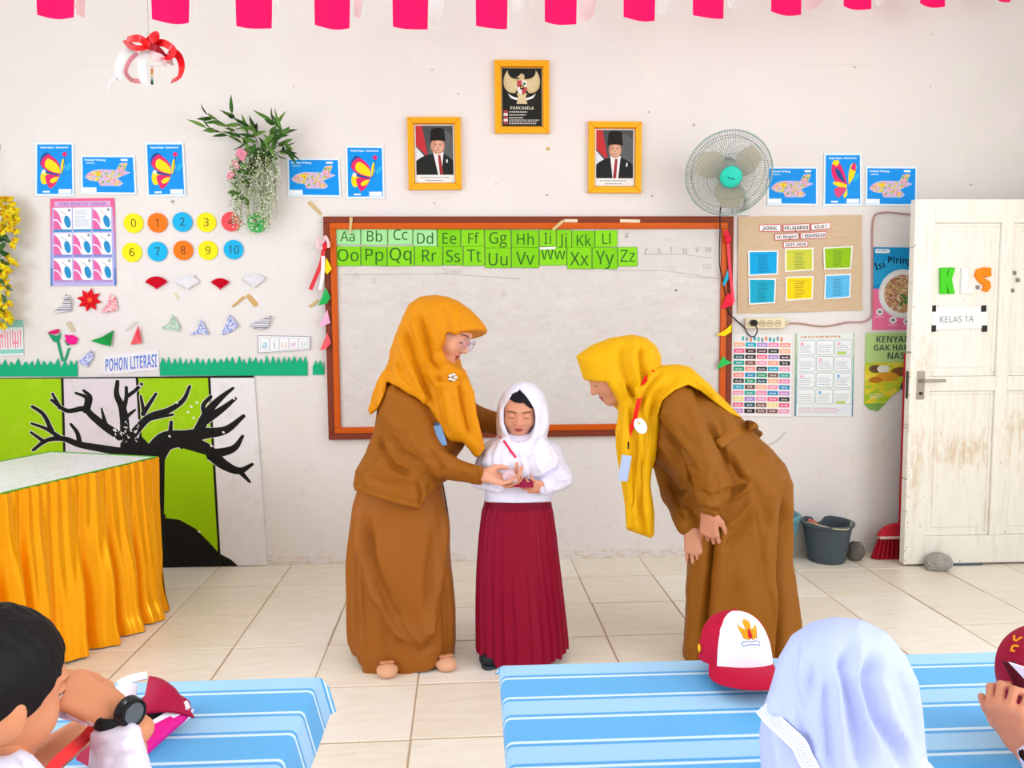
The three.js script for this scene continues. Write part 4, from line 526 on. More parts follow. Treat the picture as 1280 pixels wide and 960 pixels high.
// ------------------------------------------------------------------ papers on the right of the board
{
  const craft = canvasTex(512, 384, (g, w, h) => { g.fillStyle = '#d2b795'; g.fillRect(0, 0, w, h); for (let i = 0; i < 500; i++) { g.fillStyle = ['rgba(222,200,170,', 'rgba(190,160,125,'][i % 2] + rr(0.05, 0.2).toFixed(2) + ')'; g.beginPath(); g.ellipse(rnd() * w, rnd() * h, rr(4, 50), rr(1, 5), rr(-0.4, 0.4), 0, 7); g.fill(); } });
  const wob = (u, v) => 0.004 * Math.sin(u * 9 + v * 4) * Math.sin(v * 7 + 1) + 0.003;
  wallSheet('schedule_backing', 'crinkled brown craft paper sheet carrying the lesson schedule', 'paper', [[922.5, 271], [1077, 269], [1077.5, 388], [921.5, 392]], M(0xffffff, 0.75, { map: craft }), { off: 0.004, t: 0.001, nx: 24, ny: 16, bend: wob });
  const strip = (label, s, q, font) => wallSheet('title_strip', label, 'paper strip', q, M(0xffffff, 0.6, { map: canvasTex(256, 64, (g, w, h) => { g.fillStyle = '#d8485a'; g.fillRect(0, 0, w, h); g.fillStyle = '#f6f0ee'; g.fillRect(6, 6, w - 12, h - 12); g.font = font; const k = Math.min(1, (w - 24) / g.measureText(s).width); g.save(); g.translate(w / 2, h / 2 + 2); g.scale(k, 1); txt(g, s, 0, 0, font, '#2f2b2c'); g.restore(); }) }), { off: 0.0125, t: 0.001, group: 'red edged schedule titles' });
  strip('red edged paper strip reading JADWAL', 'JADWAL', [[949, 281], [976, 280], [976, 290], [949, 289.5]], 'bold 46px sans-serif'); strip('red edged paper strip reading PELAJARAN', 'PELAJARAN', [[978.5, 281], [1012, 279], [1012.5, 288.5], [979, 290]], 'bold 46px sans-serif'); strip('red edged paper strip reading KELAS 1', 'KELAS 1', [[1013.5, 280], [1038, 278], [1038, 286], [1014, 288]], 'bold 46px sans-serif');
  strip('red edged paper strip reading SD Negeri', 'SD Negeri', [[968, 293], [998, 291], [998.5, 299], [968.5, 300.5]], 'bold 46px sans-serif'); strip('red edged paper strip reading 1 BINANGGA', '1 BINANGGA', [[1000, 291], [1033, 289], [1033, 297.5], [1000.5, 299]], 'bold 46px sans-serif'); strip('red edged paper strip reading 2025-2026', '2025-2026', [[979, 302.5], [1010, 301], [1010, 308.5], [979, 310]], 'bold 46px sans-serif');
  const note = (label, c, q) => wallSheet('schedule_note', label, 'note paper', q, M(0xffffff, 0.6, { map: canvasTex(160, 150, (g, w, h) => { g.fillStyle = '#f1f2ee'; g.fillRect(0, 0, w, h); g.fillStyle = c; g.fillRect(8, 8, w - 16, h - 16); g.fillStyle = 'rgba(20,70,100,.28)'; g.fillRect(8, 24, w - 16, 2); greek(g, 52, 30, 60, 9, 12, 'rgba(20,60,70,.5)'); }) }), { off: 0.0115, t: 0.001, group: 'schedule notes' });
  note('cyan schedule note, upper of the two below JADWAL', '#08a6e0', [[935, 313.5], [973, 313], [972.5, 343], [935.5, 345]]); note('olive yellow schedule note in the upper row', '#cfd043', [[981, 310.5], [1017, 309.5], [1017, 338], [981.5, 340]]); note('lime green schedule note in the upper row', '#93c311', [[1029, 309.5], [1066, 307.5], [1064, 336], [1030, 337]]);
  note('teal schedule note in the lower row', '#14a9c9', [[935.5, 348], [970, 348], [969, 379], [936, 381]]); note('golden yellow schedule note in the lower row', '#fbd408', [[982, 346], [1017, 345], [1016, 374], [982, 376]]); note('sky blue schedule note in the lower row', '#5cbbea', [[1031, 343.5], [1064, 342], [1063, 372], [1030, 374.5]]);
  // poster of coloured syllable boxes
  const sy = ['ba', 'bi', 'bu', 'be', 'bo', 'ca', 'ci', 'cu', 'ce', 'co', 'da', 'di', 'du', 'de', 'do', 'fa', 'fi', 'fu', 'fe', 'fo'];
  wallSheet('syllable_poster', 'white poster with rows of small coloured syllable boxes', 'poster', [[915, 417], [990.5, 418], [988.5, 521], [913, 520]], M(0xffffff, 0.55, { map: canvasTex(640, 880, (g, w, h) => {
    g.fillStyle = '#eeece9'; g.fillRect(0, 0, w, h); for (let i = 0; i < 11; i++) { g.fillStyle = ['#5fb8ac', '#8a9aa8', '#e0906a', '#4aa0b4'][i % 4]; g.fillRect(w * (0.16 + i * 0.064), h * (0.03 + 0.008 * (i % 3)), w * 0.042, h * 0.05); }
    const C = ['#f7b58e', '#f2708c', '#8a92d0', '#1aa6c4', '#8a5a52', '#1f9c6c', '#b08fce', '#f0668e', '#c490d0', '#f08cb4', '#efa0b8', '#54303a', '#f49a8e', '#7c5a50', '#16525a', '#5a3242', '#f7a58e', '#f2de8a', '#ef9ec0', '#3a2c34', '#2b8fc4', '#2aa79c', '#32282e'];
    for (let r = 0; r < 12; r++) for (let c = 0; c < 5; c++) { const x = w * (0.035 + c * 0.19), y = h * (0.105 + r * 0.073); g.fillStyle = C[(r * 7 + c * 3 + r * c) % C.length]; g.fillRect(x, y, w * 0.175, h * 0.052); const s = sy[(r * 5 + c) % 20]; txt(g, s + '-' + s, x + w * 0.0875, y + h * 0.027, 'bold 27px sans-serif', '#f3eeee'); }
  }) }), { off: 0.004 });
  wallSheet('lesson_poster', 'green edged poster with twelve pale text boxes', 'poster', [[995, 417], [1068, 416], [1066, 520.5], [993.5, 520]], M(0xffffff, 0.55, { map: canvasTex(600, 860, (g, w, h) => {
    g.fillStyle = '#e6ece6'; g.fillRect(0, 0, w, h); for (let i = 0; i < 30; i++) { g.fillStyle = ['#b8cfa0', '#7fb898', '#5aa0a0', '#5b8db0'][Math.min(3, (i / 8) | 0)]; g.fillRect(0, h * i / 30, 14, h / 30 + 1); g.fillRect(w - 14, h * i / 30, 14, h / 30 + 1); } greek(g, w * 0.08, h * 0.03, w * 0.95, 1, h * 0.06, '#d8a890');
    for (let r = 0; r < 4; r++) for (let c = 0; c < 3; c++) { const x = w * (0.04 + c * 0.315), y = h * (0.085 + r * 0.197); g.strokeStyle = ['#9ab8c0', '#88a8a0', '#a8b0c0'][c]; g.lineWidth = 5; g.fillStyle = '#eef0f0'; g.beginPath(); g.roundRect(x, y, w * 0.29, h * 0.175, 16); g.fill(); g.stroke(); greek(g, x + 16, y + 50, w * 0.24, 4, 22, '#b4bcc2'); if ((r + c) % 2 === 0) { g.fillStyle = ['#f0a8a8', '#8ab8e0', '#e8b0d0'][(r + c) % 3]; g.beginPath(); g.arc(x + 40, y + 34, 17, 0, 7); g.fill(); } if (c === 2 && r % 3 === 0) { g.fillStyle = '#b8d860'; g.fillRect(x + 20, y + h * 0.14, w * 0.16, h * 0.03); } }
    g.fillStyle = '#dfe6ea'; g.fillRect(20, h * 0.885, w - 40, h * 0.09); greek(g, 40, h * 0.9, w * 0.8, 3, 20, '#e2a8b8');
  }) }), { off: 0.004 });
  wallSheet('food_poster', 'blue and pink poster with a bowl of noodles, half behind the door', 'poster', [[1092, 309], [1153, 309.5], [1152, 412], [1090, 412.5]], M(0xffffff, 0.5, { map: canvasTex(512, 860, (g, w, h) => {
    g.fillStyle = '#1795cf'; g.fillRect(0, 0, w, h * 0.52); g.fillStyle = '#f3769f'; g.fillRect(0, h * 0.5, w, h * 0.5); g.fillStyle = '#2aa5da'; g.beginPath(); g.ellipse(w * 0.2, h * 0.3, w * 0.5, h * 0.13, -0.3, 0, 7); g.fill(); g.fillStyle = '#e8f0f4'; g.beginPath(); g.roundRect(w * 0.03, h * 0.02, w * 0.3, h * 0.05, 16); g.fill(); greek(g, w * 0.07, h * 0.035, w * 0.2, 1, 26, '#5a90b0');
    g.save(); g.translate(w * 0.13, h * 0.22); g.rotate(-0.3); txt(g, 'Isi', 0, 0, 'bold 100px sans-serif', '#14202c', 'center'); g.restore(); g.save(); g.translate(w * 0.65, h * 0.16); g.rotate(0.05); txt(g, 'Piringku', 0, 0, 'bold 94px sans-serif', '#14202c'); g.restore();
    const cx = w * 0.62, cy = h * 0.56, R = w * 0.5; g.fillStyle = '#dfe6ea'; g.beginPath(); g.arc(cx, cy, R, 0, 7); g.fill(); g.fillStyle = '#f4f3ef'; g.beginPath(); g.arc(cx, cy, R * 0.93, 0, 7); g.fill(); g.save(); g.beginPath(); g.arc(cx, cy, R * 0.78, 0, 7); g.clip(); g.fillStyle = '#c99f6c'; g.fillRect(0, 0, w, h); for (let i = 0; i < 260; i++) { const a = rnd() * 6.28, r = Math.sqrt(rnd()) * R * 0.8; g.fillStyle = ['#e2c294', '#b9845a', '#d9b07c', '#8a5c48', '#f0dfc0', '#c8787a'][(rnd() * 6) | 0]; g.beginPath(); g.ellipse(cx + Math.cos(a) * r, cy + Math.sin(a) * r, rr(10, 34), rr(4, 10), rnd() * 3, 0, 7); g.fill(); } g.fillStyle = '#4a8a3c'; for (let i = 0; i < 26; i++) { g.beginPath(); g.ellipse(cx + rr(-0.1, 0.5) * R, cy + rr(0, 0.5) * R, rr(8, 26), rr(5, 12), rnd() * 3, 0, 7); g.fill(); } g.restore();
    for (const [x, y] of [[0.15, 0.78], [0.42, 0.88], [0.7, 0.9]]) { g.fillStyle = '#f3e9ee'; g.beginPath(); g.arc(w * x, h * y, w * 0.075, 0, 7); g.fill(); g.fillStyle = '#6a7a86'; g.fillRect(w * x - 16, h * y - 12, 32, 24); greek(g, w * (x - 0.1), h * (y + 0.055), w * 0.2, 1, 22, '#f8d3e0'); }
  }) }), { off: 0.004 });
  const kp = [[1082, 416], [1152, 415.5], [1150, 490], [1127, 486], [1115, 494], [1105, 506], [1097, 514], [1087, 512], [1080, 505]], c = W(1112, 460, 0), s = shapePx(kp, 0.0035, c), kg = extrude(s, 0.002), kpos = kg.attributes.position, ku = kg.attributes.uv, kw = W(1152, 416).x - W(1080, 416).x, kh = W(1082, 416).y - W(1082, 514).y; for (let i = 0; i < kpos.count; i++) ku.setXY(i, (kpos.getX(i) + c.x - W(1080, 460).x) / kw, 1 - (W(1082, 416).y - c.y - kpos.getY(i)) / kh);
  solo('rice_poster', kg, M(0xffffff, 0.5, { map: canvasTex(512, 700, (g, w, h) => {
    g.fillStyle = '#b4d487'; g.fillRect(0, 0, w, h); g.fillStyle = '#d6c92c'; g.fillRect(0, h * 0.38, w, h * 0.62); for (let i = 0; i < 160; i++) { g.fillStyle = ['#c3d23a', '#e0cf2e', '#a9c832', '#ecd94a'][(rnd() * 4) | 0]; g.beginPath(); g.ellipse(rnd() * w, h * rr(0.4, 1), rr(20, 90), rr(8, 30), rr(-0.6, 0.2), 0, 7); g.fill(); } txt(g, 'KENYANG', w * 0.18, h * 0.085, 'bold 78px sans-serif', '#3d5a4a', 'left'); txt(g, 'GAK HARUS', w * 0.14, h * 0.19, 'bold 74px sans-serif', '#3d5a4a', 'left'); txt(g, 'NASI', w * 0.38, h * 0.295, 'bold 82px sans-serif', '#3d5a4a', 'left');
    for (const [x, y, rx, ry, q] of [[0.2, 0.46, 0.12, 0.05, '#6b513c'], [0.33, 0.46, 0.11, 0.05, '#e9e6dc'], [0.62, 0.5, 0.16, 0.06, '#8a5a30'], [0.4, 0.56, 0.2, 0.06, '#e0a030'], [0.2, 0.6, 0.12, 0.04, '#c07a24'], [0.7, 0.7, 0.07, 0.08, '#4d5450']]) { g.fillStyle = q; g.beginPath(); g.ellipse(w * x, h * y, w * rx, h * ry, 0, 0, 7); g.fill(); } greek(g, w * 0.1, h * 0.78, w * 0.26, 3, 16, '#f1efd0'); g.fillStyle = '#7fb056'; g.fillRect(0, h * 0.9, w * 0.5, h * 0.1);
  }) }), 'green and yellow poster about eating other foods than rice, torn bottom edge', 'poster', V(c.x, c.y, 0.0035));
}
// power strip and cables
{
  const p = W(954.5, 404), o = thing('power_strip', 'cream four-socket power strip screwed to the wall', 'power strip', [p.x, p.y, 0]), w = W(979, 404).x - W(930, 404).x;
  part('body', rbox(w, 0.062, 0.034, 0.008, 0, 0, 0.019), M(0xe9ddba, 0.5), o);
  for (let i = 0; i < 4; i++) { const x = -w * 0.28 + i * w * 0.195; const s = part('socket', new THREE.TorusGeometry(0.0175, 0.0025, 8, 24).translate(x, 0, 0.0365), M(0xcabb92, 0.5), o); if (i) { part('recess', cyl(0.0165, 0.0165, 0.002, 24).rotateX(Math.PI / 2).translate(x, 0, 0.0365), M(0xd8caa2, 0.6), s); part('contact_hole', merge([cyl(0.003, 0.003, 0.004, 10).rotateX(Math.PI / 2).translate(x - 0.007, 0, 0.037), cyl(0.003, 0.003, 0.004, 10).rotateX(Math.PI / 2).translate(x + 0.007, 0, 0.037)]), M(0x4c4436, 0.7), s); } }
  part('cable_gland', cyl(0.009, 0.012, 0.02, 14).rotateZ(Math.PI / 2).translate(w / 2 + 0.01, 0, 0.018), M(0xd9cba8, 0.5), o);
  const pl = thing('power_plug', 'black round plug in the power strip with the fan cord', 'plug', W(941, 403.5, 0.036), null);
  part('plug_body', merge([cyl(0.017, 0.019, 0.03, 20).rotateX(Math.PI / 2).translate(0, 0, 0.017), cyl(0.008, 0.012, 0.02, 14).rotateX(Math.PI / 2).translate(0, 0, 0.04)]), M(0x1a1a1c, 0.4), pl);
  part('cord', shift(tube([W(941, 404, 0.085), W(946, 410, 0.09), W(945, 418, 0.05), W(941, 421, 0.02), W(936, 419, 0.015), W(930, 409, 0.012), W(920, 400, 0.012), W(911, 390, 0.05), W(908, 372, 0.052), W(904, 352, 0.052), W(900, 335, 0.05), W(899, 315, 0.05), W(900, 290, 0.05), W(900.5, 262, 0.14), W(904, 250, 0.2)], 0.0034, 120), pl.position), M(0x2b2b2b, 0.5), pl);
  solo('mains_cable', tube([W(981, 404, 0.018), W(1000, 404.5, 0.01), W(1030, 408, 0.01), W(1060, 403, 0.01), W(1080, 402, 0.01), W(1089, 396, 0.01), W(1090, 380, 0.01), W(1090.5, 330, 0.01), W(1091, 280, 0.01), W(1094, 269, 0.01), W(1106, 265.5, 0.01), W(1140, 268, 0.01), W(1180, 268, 0.01)], 0.0045, 150, 8), M(0xb88a80, 0.6), 'pinkish brown mains cable looping along the wall to the power strip', 'cable');
}
// ------------------------------------------------------------------ wall fan
{
  const c = atZ(911, 217, 0.30), o = thing('wall_fan', 'grey wire wall fan with a turquoise hub', 'fan', [c.x, W(925, 262).y, 0]);
  const steel = M(0x7f9a96, 0.4, { metalness: 0.5 }), grey = M(0xd9dbd6, 0.5), teal = M(0x2cc9b0, 0.35);
  const bot = W(925, 262); part('wall_plate', rbox(0.09, 0.07, 0.012, 0.004, bot.x - o.position.x, 0, 0.008), grey, o);
  part('arm', shift(tube([V(bot.x, bot.y, 0.012), V(bot.x, bot.y + 0.01, 0.10), V(bot.x - 0.03, bot.y + 0.06, 0.16), V(c.x, c.y + 0.02, 0.19)], 0.016, 24, 12), o.position), grey, o);
  const head = new THREE.Group(); head.name = 'fan_head'; o.add(head); head.position.copy(c).sub(o.position); head.rotation.set(24 * R2D, -8 * R2D, 0);
  part('motor_housing', new THREE.LatheGeometry([[0.001, -0.16], [0.04, -0.155], [0.06, -0.13], [0.065, -0.07], [0.05, -0.05], [0.001, -0.048]].map(([x, y]) => new THREE.Vector2(x, y)), 28).rotateX(Math.PI / 2), grey, head);
  const R = 0.222, wires = [], N = 100, prof = (s) => [V(0.05, 0, 0.075 * s), V(0.12, 0, 0.072 * s), V(0.185, 0, 0.052 * s), V(0.213, 0, 0.022 * s), V(R, 0, 0.002 * s)];
  for (let i = 0; i < N; i++) for (const s of [1, -0.8]) wires.push(new THREE.TubeGeometry(new THREE.CatmullRomCurve3(prof(s)), 9, 0.00095, 4).rotateZ(i / N * Math.PI * 2 + (s < 0 ? 0.03 : 0)));
  const cage = part('cage_wires', merge(wires), steel, head); cage.userData.kind = 'stuff';
  for (const [r, z, t, nm] of [[R, 0, 0.004, 'rim_ring'], [0.195, 0.045, 0.0014, 'cage_ring'], [0.12, 0.072, 0.0012, 'cage_ring'], [0.19, -0.036, 0.0014, 'cage_ring']]) part(nm, new THREE.TorusGeometry(r, t, 8, 72).translate(0, 0, z), nm === 'rim_ring' ? M(0x9fb9b4, 0.4, { metalness: 0.3 }) : steel, head);
  for (let k = 0; k < 3; k++) {
    const pos = [], idx = []; for (let i = 0; i <= 10; i++) for (let j = 0; j <= 8; j++) { const r = lerp(0.035, 0.18, i / 10), w = 0.45 + 0.55 * Math.sin(Math.PI * Math.min(1, 0.25 + i / 12)), a = (j / 8 - 0.5) * 1.5 * w + 0.25 * i / 10; pos.push(Math.cos(a) * r, Math.sin(a) * r, 0.028 * (j / 8 - 0.5) * 2 * (0.9 - 0.4 * i / 10)); } for (let i = 0; i < 10; i++) for (let j = 0; j < 8; j++) { const a = i * 9 + j; idx.push(a, a + 9, a + 1, a + 1, a + 9, a + 10); }
    const g = new THREE.BufferGeometry(); g.setAttribute('position', new THREE.Float32BufferAttribute(pos, 3)); g.setIndex(idx); g.rotateZ(k * 2.0944 + 0.5); g.computeVertexNormals(); part('blade', g, M(0xcfc5b0, 0.4, { transmission: 0.25, thickness: 0 }), head);
  }
  part('blade_hub', cyl(0.036, 0.036, 0.05, 24).rotateX(Math.PI / 2), grey, head);
  const ht = canvasTex(256, 256, (g, w, h) => { g.fillStyle = '#2fcdb4'; g.fillRect(0, 0, w, h); g.fillStyle = '#0c3438'; for (const [x, y, l] of [[88, 122, 22], [112, 128, 14], [134, 134, 30]]) g.fillRect(x, y, l, 12); }), hg = new THREE.LatheGeometry([[0.001, 0.092], [0.035, 0.09], [0.05, 0.084], [0.057, 0.074], [0.056, 0.066]].map(([x, y]) => new THREE.Vector2(x, y)), 40).rotateX(Math.PI / 2), hp = hg.attributes.position, hu = hg.attributes.uv; for (let i = 0; i < hp.count; i++) hu.setXY(i, hp.getX(i) / 0.116 + 0.5, hp.getY(i) / 0.116 + 0.5);
  part('hub_cap', hg, M(0xffffff, 0.35, { map: ht }), head, 'turquoise hub cap'); part('hub_ring', new THREE.TorusGeometry(0.058, 0.004, 8, 48).translate(0, 0, 0.07), M(0xb9c4c0, 0.4), head);
}
// ------------------------------------------------------------------ hanging decorations
const leafGeo = (L, w, curl) => { const pos = [], idx = [], n = 6; for (let i = 0; i <= n; i++) { const t = i / n, ww = w * Math.pow(Math.sin(Math.PI * Math.pow(t, 0.75)), 0.9) + 0.0004, y = t * L, z = -curl * t * t; for (const s of [-1, 0, 1]) pos.push(s * ww, y, z + (s ? 0.15 * ww : 0)); } for (let i = 0; i < n; i++) for (let j = 0; j < 2; j++) { const a = i * 3 + j; idx.push(a, a + 1, a + 3, a + 1, a + 4, a + 3); } const g = new THREE.BufferGeometry(); g.setAttribute('position', new THREE.Float32BufferAttribute(pos, 3)); g.setIndex(idx); g.computeVertexNormals(); return g; };
const aim = (m, dir, spin = 0) => { m.quaternion.setFromUnitVectors(V(0, 1, 0), dir.clone().normalize()); m.rotateY(spin); return m; };
{
  const base = W(324, 196, 0.07), o = thing('hanging_plant', 'artificial hanging plant with long green leaves and trailing cream blossom', 'plant', base);
  const L = (x, y, d = 0.08) => atZ(x, y, d).sub(base);
  part('wall_basket', new THREE.SphereGeometry(0.05, 18, 12, 0, 6.283, 1.2, 1.95).scale(1.1, 1.2, 0.9).translate(0, -0.03, 0), M(0x4d5b38, 0.9), o);
  const mats = [0x3f6a28, 0x2f5520, 0x567f32, 0x6b9440, 0x23411a].map((c) => M(c, 0.55, { transmission: 0.15, thickness: 0 })), lg = [leafGeo(0.085, 0.011, 0.02), leafGeo(0.10, 0.0095, 0.03), leafGeo(0.06, 0.013, 0.015)];
  const stemM = M(0x5d6a34, 0.7), stems = [[[330, 200], [300, 178], [275, 165], [258, 160]], [[324, 196], [300, 170], [275, 152], [262, 145]], [[325, 196], [308, 165], [295, 150], [290, 142]], [[326, 196], [318, 168], [312, 158]], [[328, 198], [335, 172], [345, 158], [340, 150]], [[330, 198], [342, 178], [350, 168], [352, 160]], [[330, 200], [345, 184], [354, 180], [360, 184]], [[330, 204], [348, 190], [358, 190]]];
  for (const s of stems) { const P = s.map(([x, y], i) => L(x, y, 0.07 + i * 0.025)), cv = new THREE.CatmullRomCurve3(P); part('stem', new THREE.TubeGeometry(cv, 14, 0.0022, 5), stemM, o); for (let i = 0; i < 7; i++) { const t = 0.3 + 0.7 * i / 6, p = cv.getPoint(t), d = cv.getTangent(t), m = part('leaf', lg[(i + s.length) % 3], mats[(i * 3 + stems.indexOf(s)) % 5], o); m.position.copy(p); aim(m, d.clone().add(V(rr(-0.9, 0.9), rr(-0.9, 0.5), rr(-0.4, 0.8))), rr(-1, 1)); } }
  for (let i = 0; i < 46; i++) { const m = part('leaf', lg[i % 3], mats[(rnd() * 5) | 0], o); m.position.copy(L(rr(304, 346), rr(168, 202), rr(0.06, 0.13))); aim(m, V(rr(-1, 1), rr(-0.9, 0.9), rr(0, 0.9)), rr(-1.5, 1.5)); }
  for (let i = 0; i < 26; i++) { const m = part('leaf', lg[2], mats[[2, 3, 0][i % 3]], o); m.position.copy(L(rr(294, 318), rr(205, 250), rr(0.09, 0.14))); aim(m, V(rr(-1, 1), rr(-1, 0.2), rr(0.1, 0.9)), rr(-1.5, 1.5)); }
  const pk = M(0xe58fa4, 0.7), petal = new THREE.SphereGeometry(0.009, 8, 6).scale(1, 1, 0.5); for (const [x, y] of [[298, 192], [302, 197], [294, 204], [290, 217], [287, 220], [300, 189], [305, 192], [296, 208]]) { const f = part('blossom', merge([0, 1, 2, 3, 4].map((k) => petal.clone().translate(Math.cos(k * 1.2566) * 0.009, Math.sin(k * 1.2566) * 0.009, 0))), pk, o); f.position.copy(L(x, y, 0.15)); f.rotation.set(rr(-0.5, 0.5), rr(-0.5, 0.5), rnd() * 3); }
  // trailing strands of tiny blossom
  const tw = []; const N = 3200, im = new THREE.InstancedMesh(new THREE.IcosahedronGeometry(0.0036, 0), M(0xffffff, 0.85), N), mm = new THREE.Matrix4(), col = new THREE.Color(), cs = ['#f6f6ea', '#ecefd6', '#d3dcb4', '#b4c48c', '#f8f7f0', '#93a868', '#e8ecd0'];
  let k = 0; for (let s = 0; s < 64; s++) { const x0 = rr(288, 348), x1 = x0 + rr(-10, 6), y0 = rr(180, 205), y1 = Math.min(300, rr(238, 292) + (x0 > 296 && x0 < 344 ? 6 : -16)), d0 = rr(0.05, 0.14), P = [L(lerp(x0, 322, 0.3), y0, d0), L(x0, lerp(y0, y1, 0.35), d0 + 0.02), L(lerp(x0, x1, 0.6), lerp(y0, y1, 0.7), d0), L(x1, y1, d0 - 0.02)], cv = new THREE.CatmullRomCurve3(P); tw.push(new THREE.TubeGeometry(cv, 10, 0.0009, 3)); for (let i = 0; i < 50; i++) { const p = cv.getPoint(rr(0.1, 1)).add(V(rr(-1, 1), rr(-1, 1), rr(-1, 1)).multiplyScalar(0.017)); const sc = rr(0.6, 1.3); mm.makeScale(sc, sc, sc).setPosition(p); im.setMatrixAt(k, mm); im.setColorAt(k, col.set(cs[(rnd() * cs.length) | 0])); k++; } }
  im.name = 'tiny_blossom'; im.userData.kind = 'stuff'; im.castShadow = im.receiveShadow = true; o.add(im); part('trailing_twigs', merge(tw), M(0x7d8f56, 0.8), o).userData.kind = 'stuff';
}
{
  const base = W(-6, 250, 0.05), o = thing('yellow_garland', 'hanging garland of bright yellow artificial flowers with green leaves', 'garland', base), L = (x, y, d = 0.08) => atZ(x, y, d).sub(base);
  part('vine', tube([L(-6, 245, 0.05), L(-4, 300, 0.07), L(-8, 350, 0.06), L(-6, 410, 0.05)], 0.006, 24, 6), M(0x50642e, 0.8), o);
  const yel = [0xf6e21a, 0xfbea2c, 0xeed00e].map((c) => M(c, 0.7, { transmission: 0.15, thickness: 0 })), pet = new THREE.SphereGeometry(0.012, 8, 6).scale(0.8, 1.15, 0.45), fg = merge([0, 1, 2, 3, 4].map((k) => pet.clone().translate(0, 0.012, 0).rotateX(-0.5).rotateZ(k * 1.2566))), cg = new THREE.SphereGeometry(0.006, 8, 6), cm = M(0xe08a12, 0.7);
  const spots = []; for (let i = 0; i < 46; i++) { const t = rnd(); spots.push([rr(-14, 21 - Math.abs(0.35 - t) * 6), lerp(246, 290, t), rr(0.07, 0.14)]); } for (let i = 0; i < 58; i++) spots.push([rr(-16, 14), rr(318, 412), rr(0.06, 0.12)]); for (const [x, y] of [[17, 262], [20, 275], [19, 288], [17, 300], [14, 308], [18, 330], [12, 326]]) spots.push([x, y, 0.1]);
  for (const [x, y, d] of spots) { const f = part('flower', fg, yel[(rnd() * 3) | 0], o); f.position.copy(L(x, y, d)); f.rotation.set(rr(-0.9, 0.9), rr(-0.9, 0.9), rnd() * 3); const c = part('flower_centre', cg, cm, f); c.position.z = 0.004; }
  const lm = [0x2f5a2c, 0x456f34, 0x6c8a5c].map((c) => M(c, 0.6)), lg = leafGeo(0.055, 0.014, 0.012); for (let i = 0; i < 60; i++) { const m = part('leaf', lg, lm[i % 3], o); m.position.copy(L(rr(-14, 9), i < 34 ? rr(285, 325) : rr(325, 408), rr(0.05, 0.1))); aim(m, V(rr(-1, 1), rr(-1, 0.6), rr(0, 0.8)), rr(-1, 1)); }
  part('hanging_cord', tube([L(-6, 246, 0.05), L(-2, 200, 0.02), L(1, 181, 0.012)], 0.0015, 10, 5), M(0x8a8a84, 0.6), o);
}
{
  const z = 1.2, c = atZ(186, 58, z), o = thing('ribbon_decoration', 'curled red and white ribbon ornament hanging from the ceiling', 'decoration', c), red = M(0xe8131f, 0.3, { clearcoat: 0.5 }), wh = M(0xecebe9, 0.4, { clearcoat: 0.3, transmission: 0.2, thickness: 0 }), pk = M(0xd8848a, 0.45, { clearcoat: 0.3 });
  const rb = (pts, m, w = 0.03, tw = 0, nm = 'ribbon') => part(nm, shift(ribbon(pts.map(([x, y, d]) => [x, y, z + (d || 0)]), w, z, tw), c), m, o);
  part('thread', shift(tube([atZ(186, 42, z), V(c.x, ROOM.h - 0.01, z)], 0.0012, 4, 5), c), M(0xb8b8b4, 0.5), o); part('hook', shift(new THREE.TorusGeometry(0.008, 0.002, 6, 16).translate(...atZ(186, 43, z).toArray()), c), M(0xc8c8b8, 0.3, { metalness: 0.8 }), o);
  rb([[158, 50, -0.02], [168, 48, 0.05], [176, 49, 0.06], [185, 57, 0.04], [172, 60, 0.06], [160, 54, 0.01], [158, 50, -0.02]], red, 0.028, 0.6); rb([[180, 58, 0.02], [190, 48, 0.05], [196, 44, 0.04], [197, 50, 0.05], [190, 55, 0.04]], red, 0.03, 1.2); rb([[188, 55, 0.02], [205, 54, 0.05], [216, 62, 0.05], [214, 70, 0.06], [204, 70, 0.04], [192, 60, 0.02]], red, 0.028, 0.5); rb([[212, 62, 0.0], [223, 70, 0.02], [227, 83, 0.03], [224, 95, 0.02], [214, 102, 0.0]], red, 0.03, 0.8); rb([[186, 58, 0.04], [194, 60, 0.07], [200, 64, 0.06], [206, 70, 0.04]], M(0x9c1426, 0.35), 0.026, 1);
  rb([[165, 60, 0.02], [154, 70, 0.04], [148, 84, 0.04], [148, 100, 0.02]], wh, 0.036, 0.5); rb([[150, 86, -0.01], [142, 98, 0.02], [136, 110, 0.04], [138, 119, 0.03]], wh, 0.026, 1.2); rb([[180, 63, 0.03], [177, 78, 0.06], [179, 98, 0.06], [187, 114, 0.03]], wh, 0.034, 0.4); rb([[172, 66, 0.0], [162, 76, -0.02], [157, 90, -0.03], [163, 99, -0.02], [175, 102, 0.02]], pk, 0.018, 0.6); rb([[188, 62, 0.03], [194, 70, 0.05], [202, 74, 0.04], [206, 83, 0.02]], M(0xeac6c8, 0.4), 0.034, 0.9); rb([[196, 62, -0.02], [208, 74, -0.02], [216, 78, 0.0]], M(0xe6b0b2, 0.4), 0.026, 0.8);
  [['#d8d4cc', 84], ['#e07a30', 88], ['#d8a020', 92], ['#b8c8bc', 97], ['#4a8f74', 101], ['#3b4a44', 104]].forEach(([q, y]) => part('bead', new THREE.SphereGeometry(0.0058, 10, 8), M(q, 0.3), o).position.copy(atZ(190, y, z + 0.02).sub(c)));
}
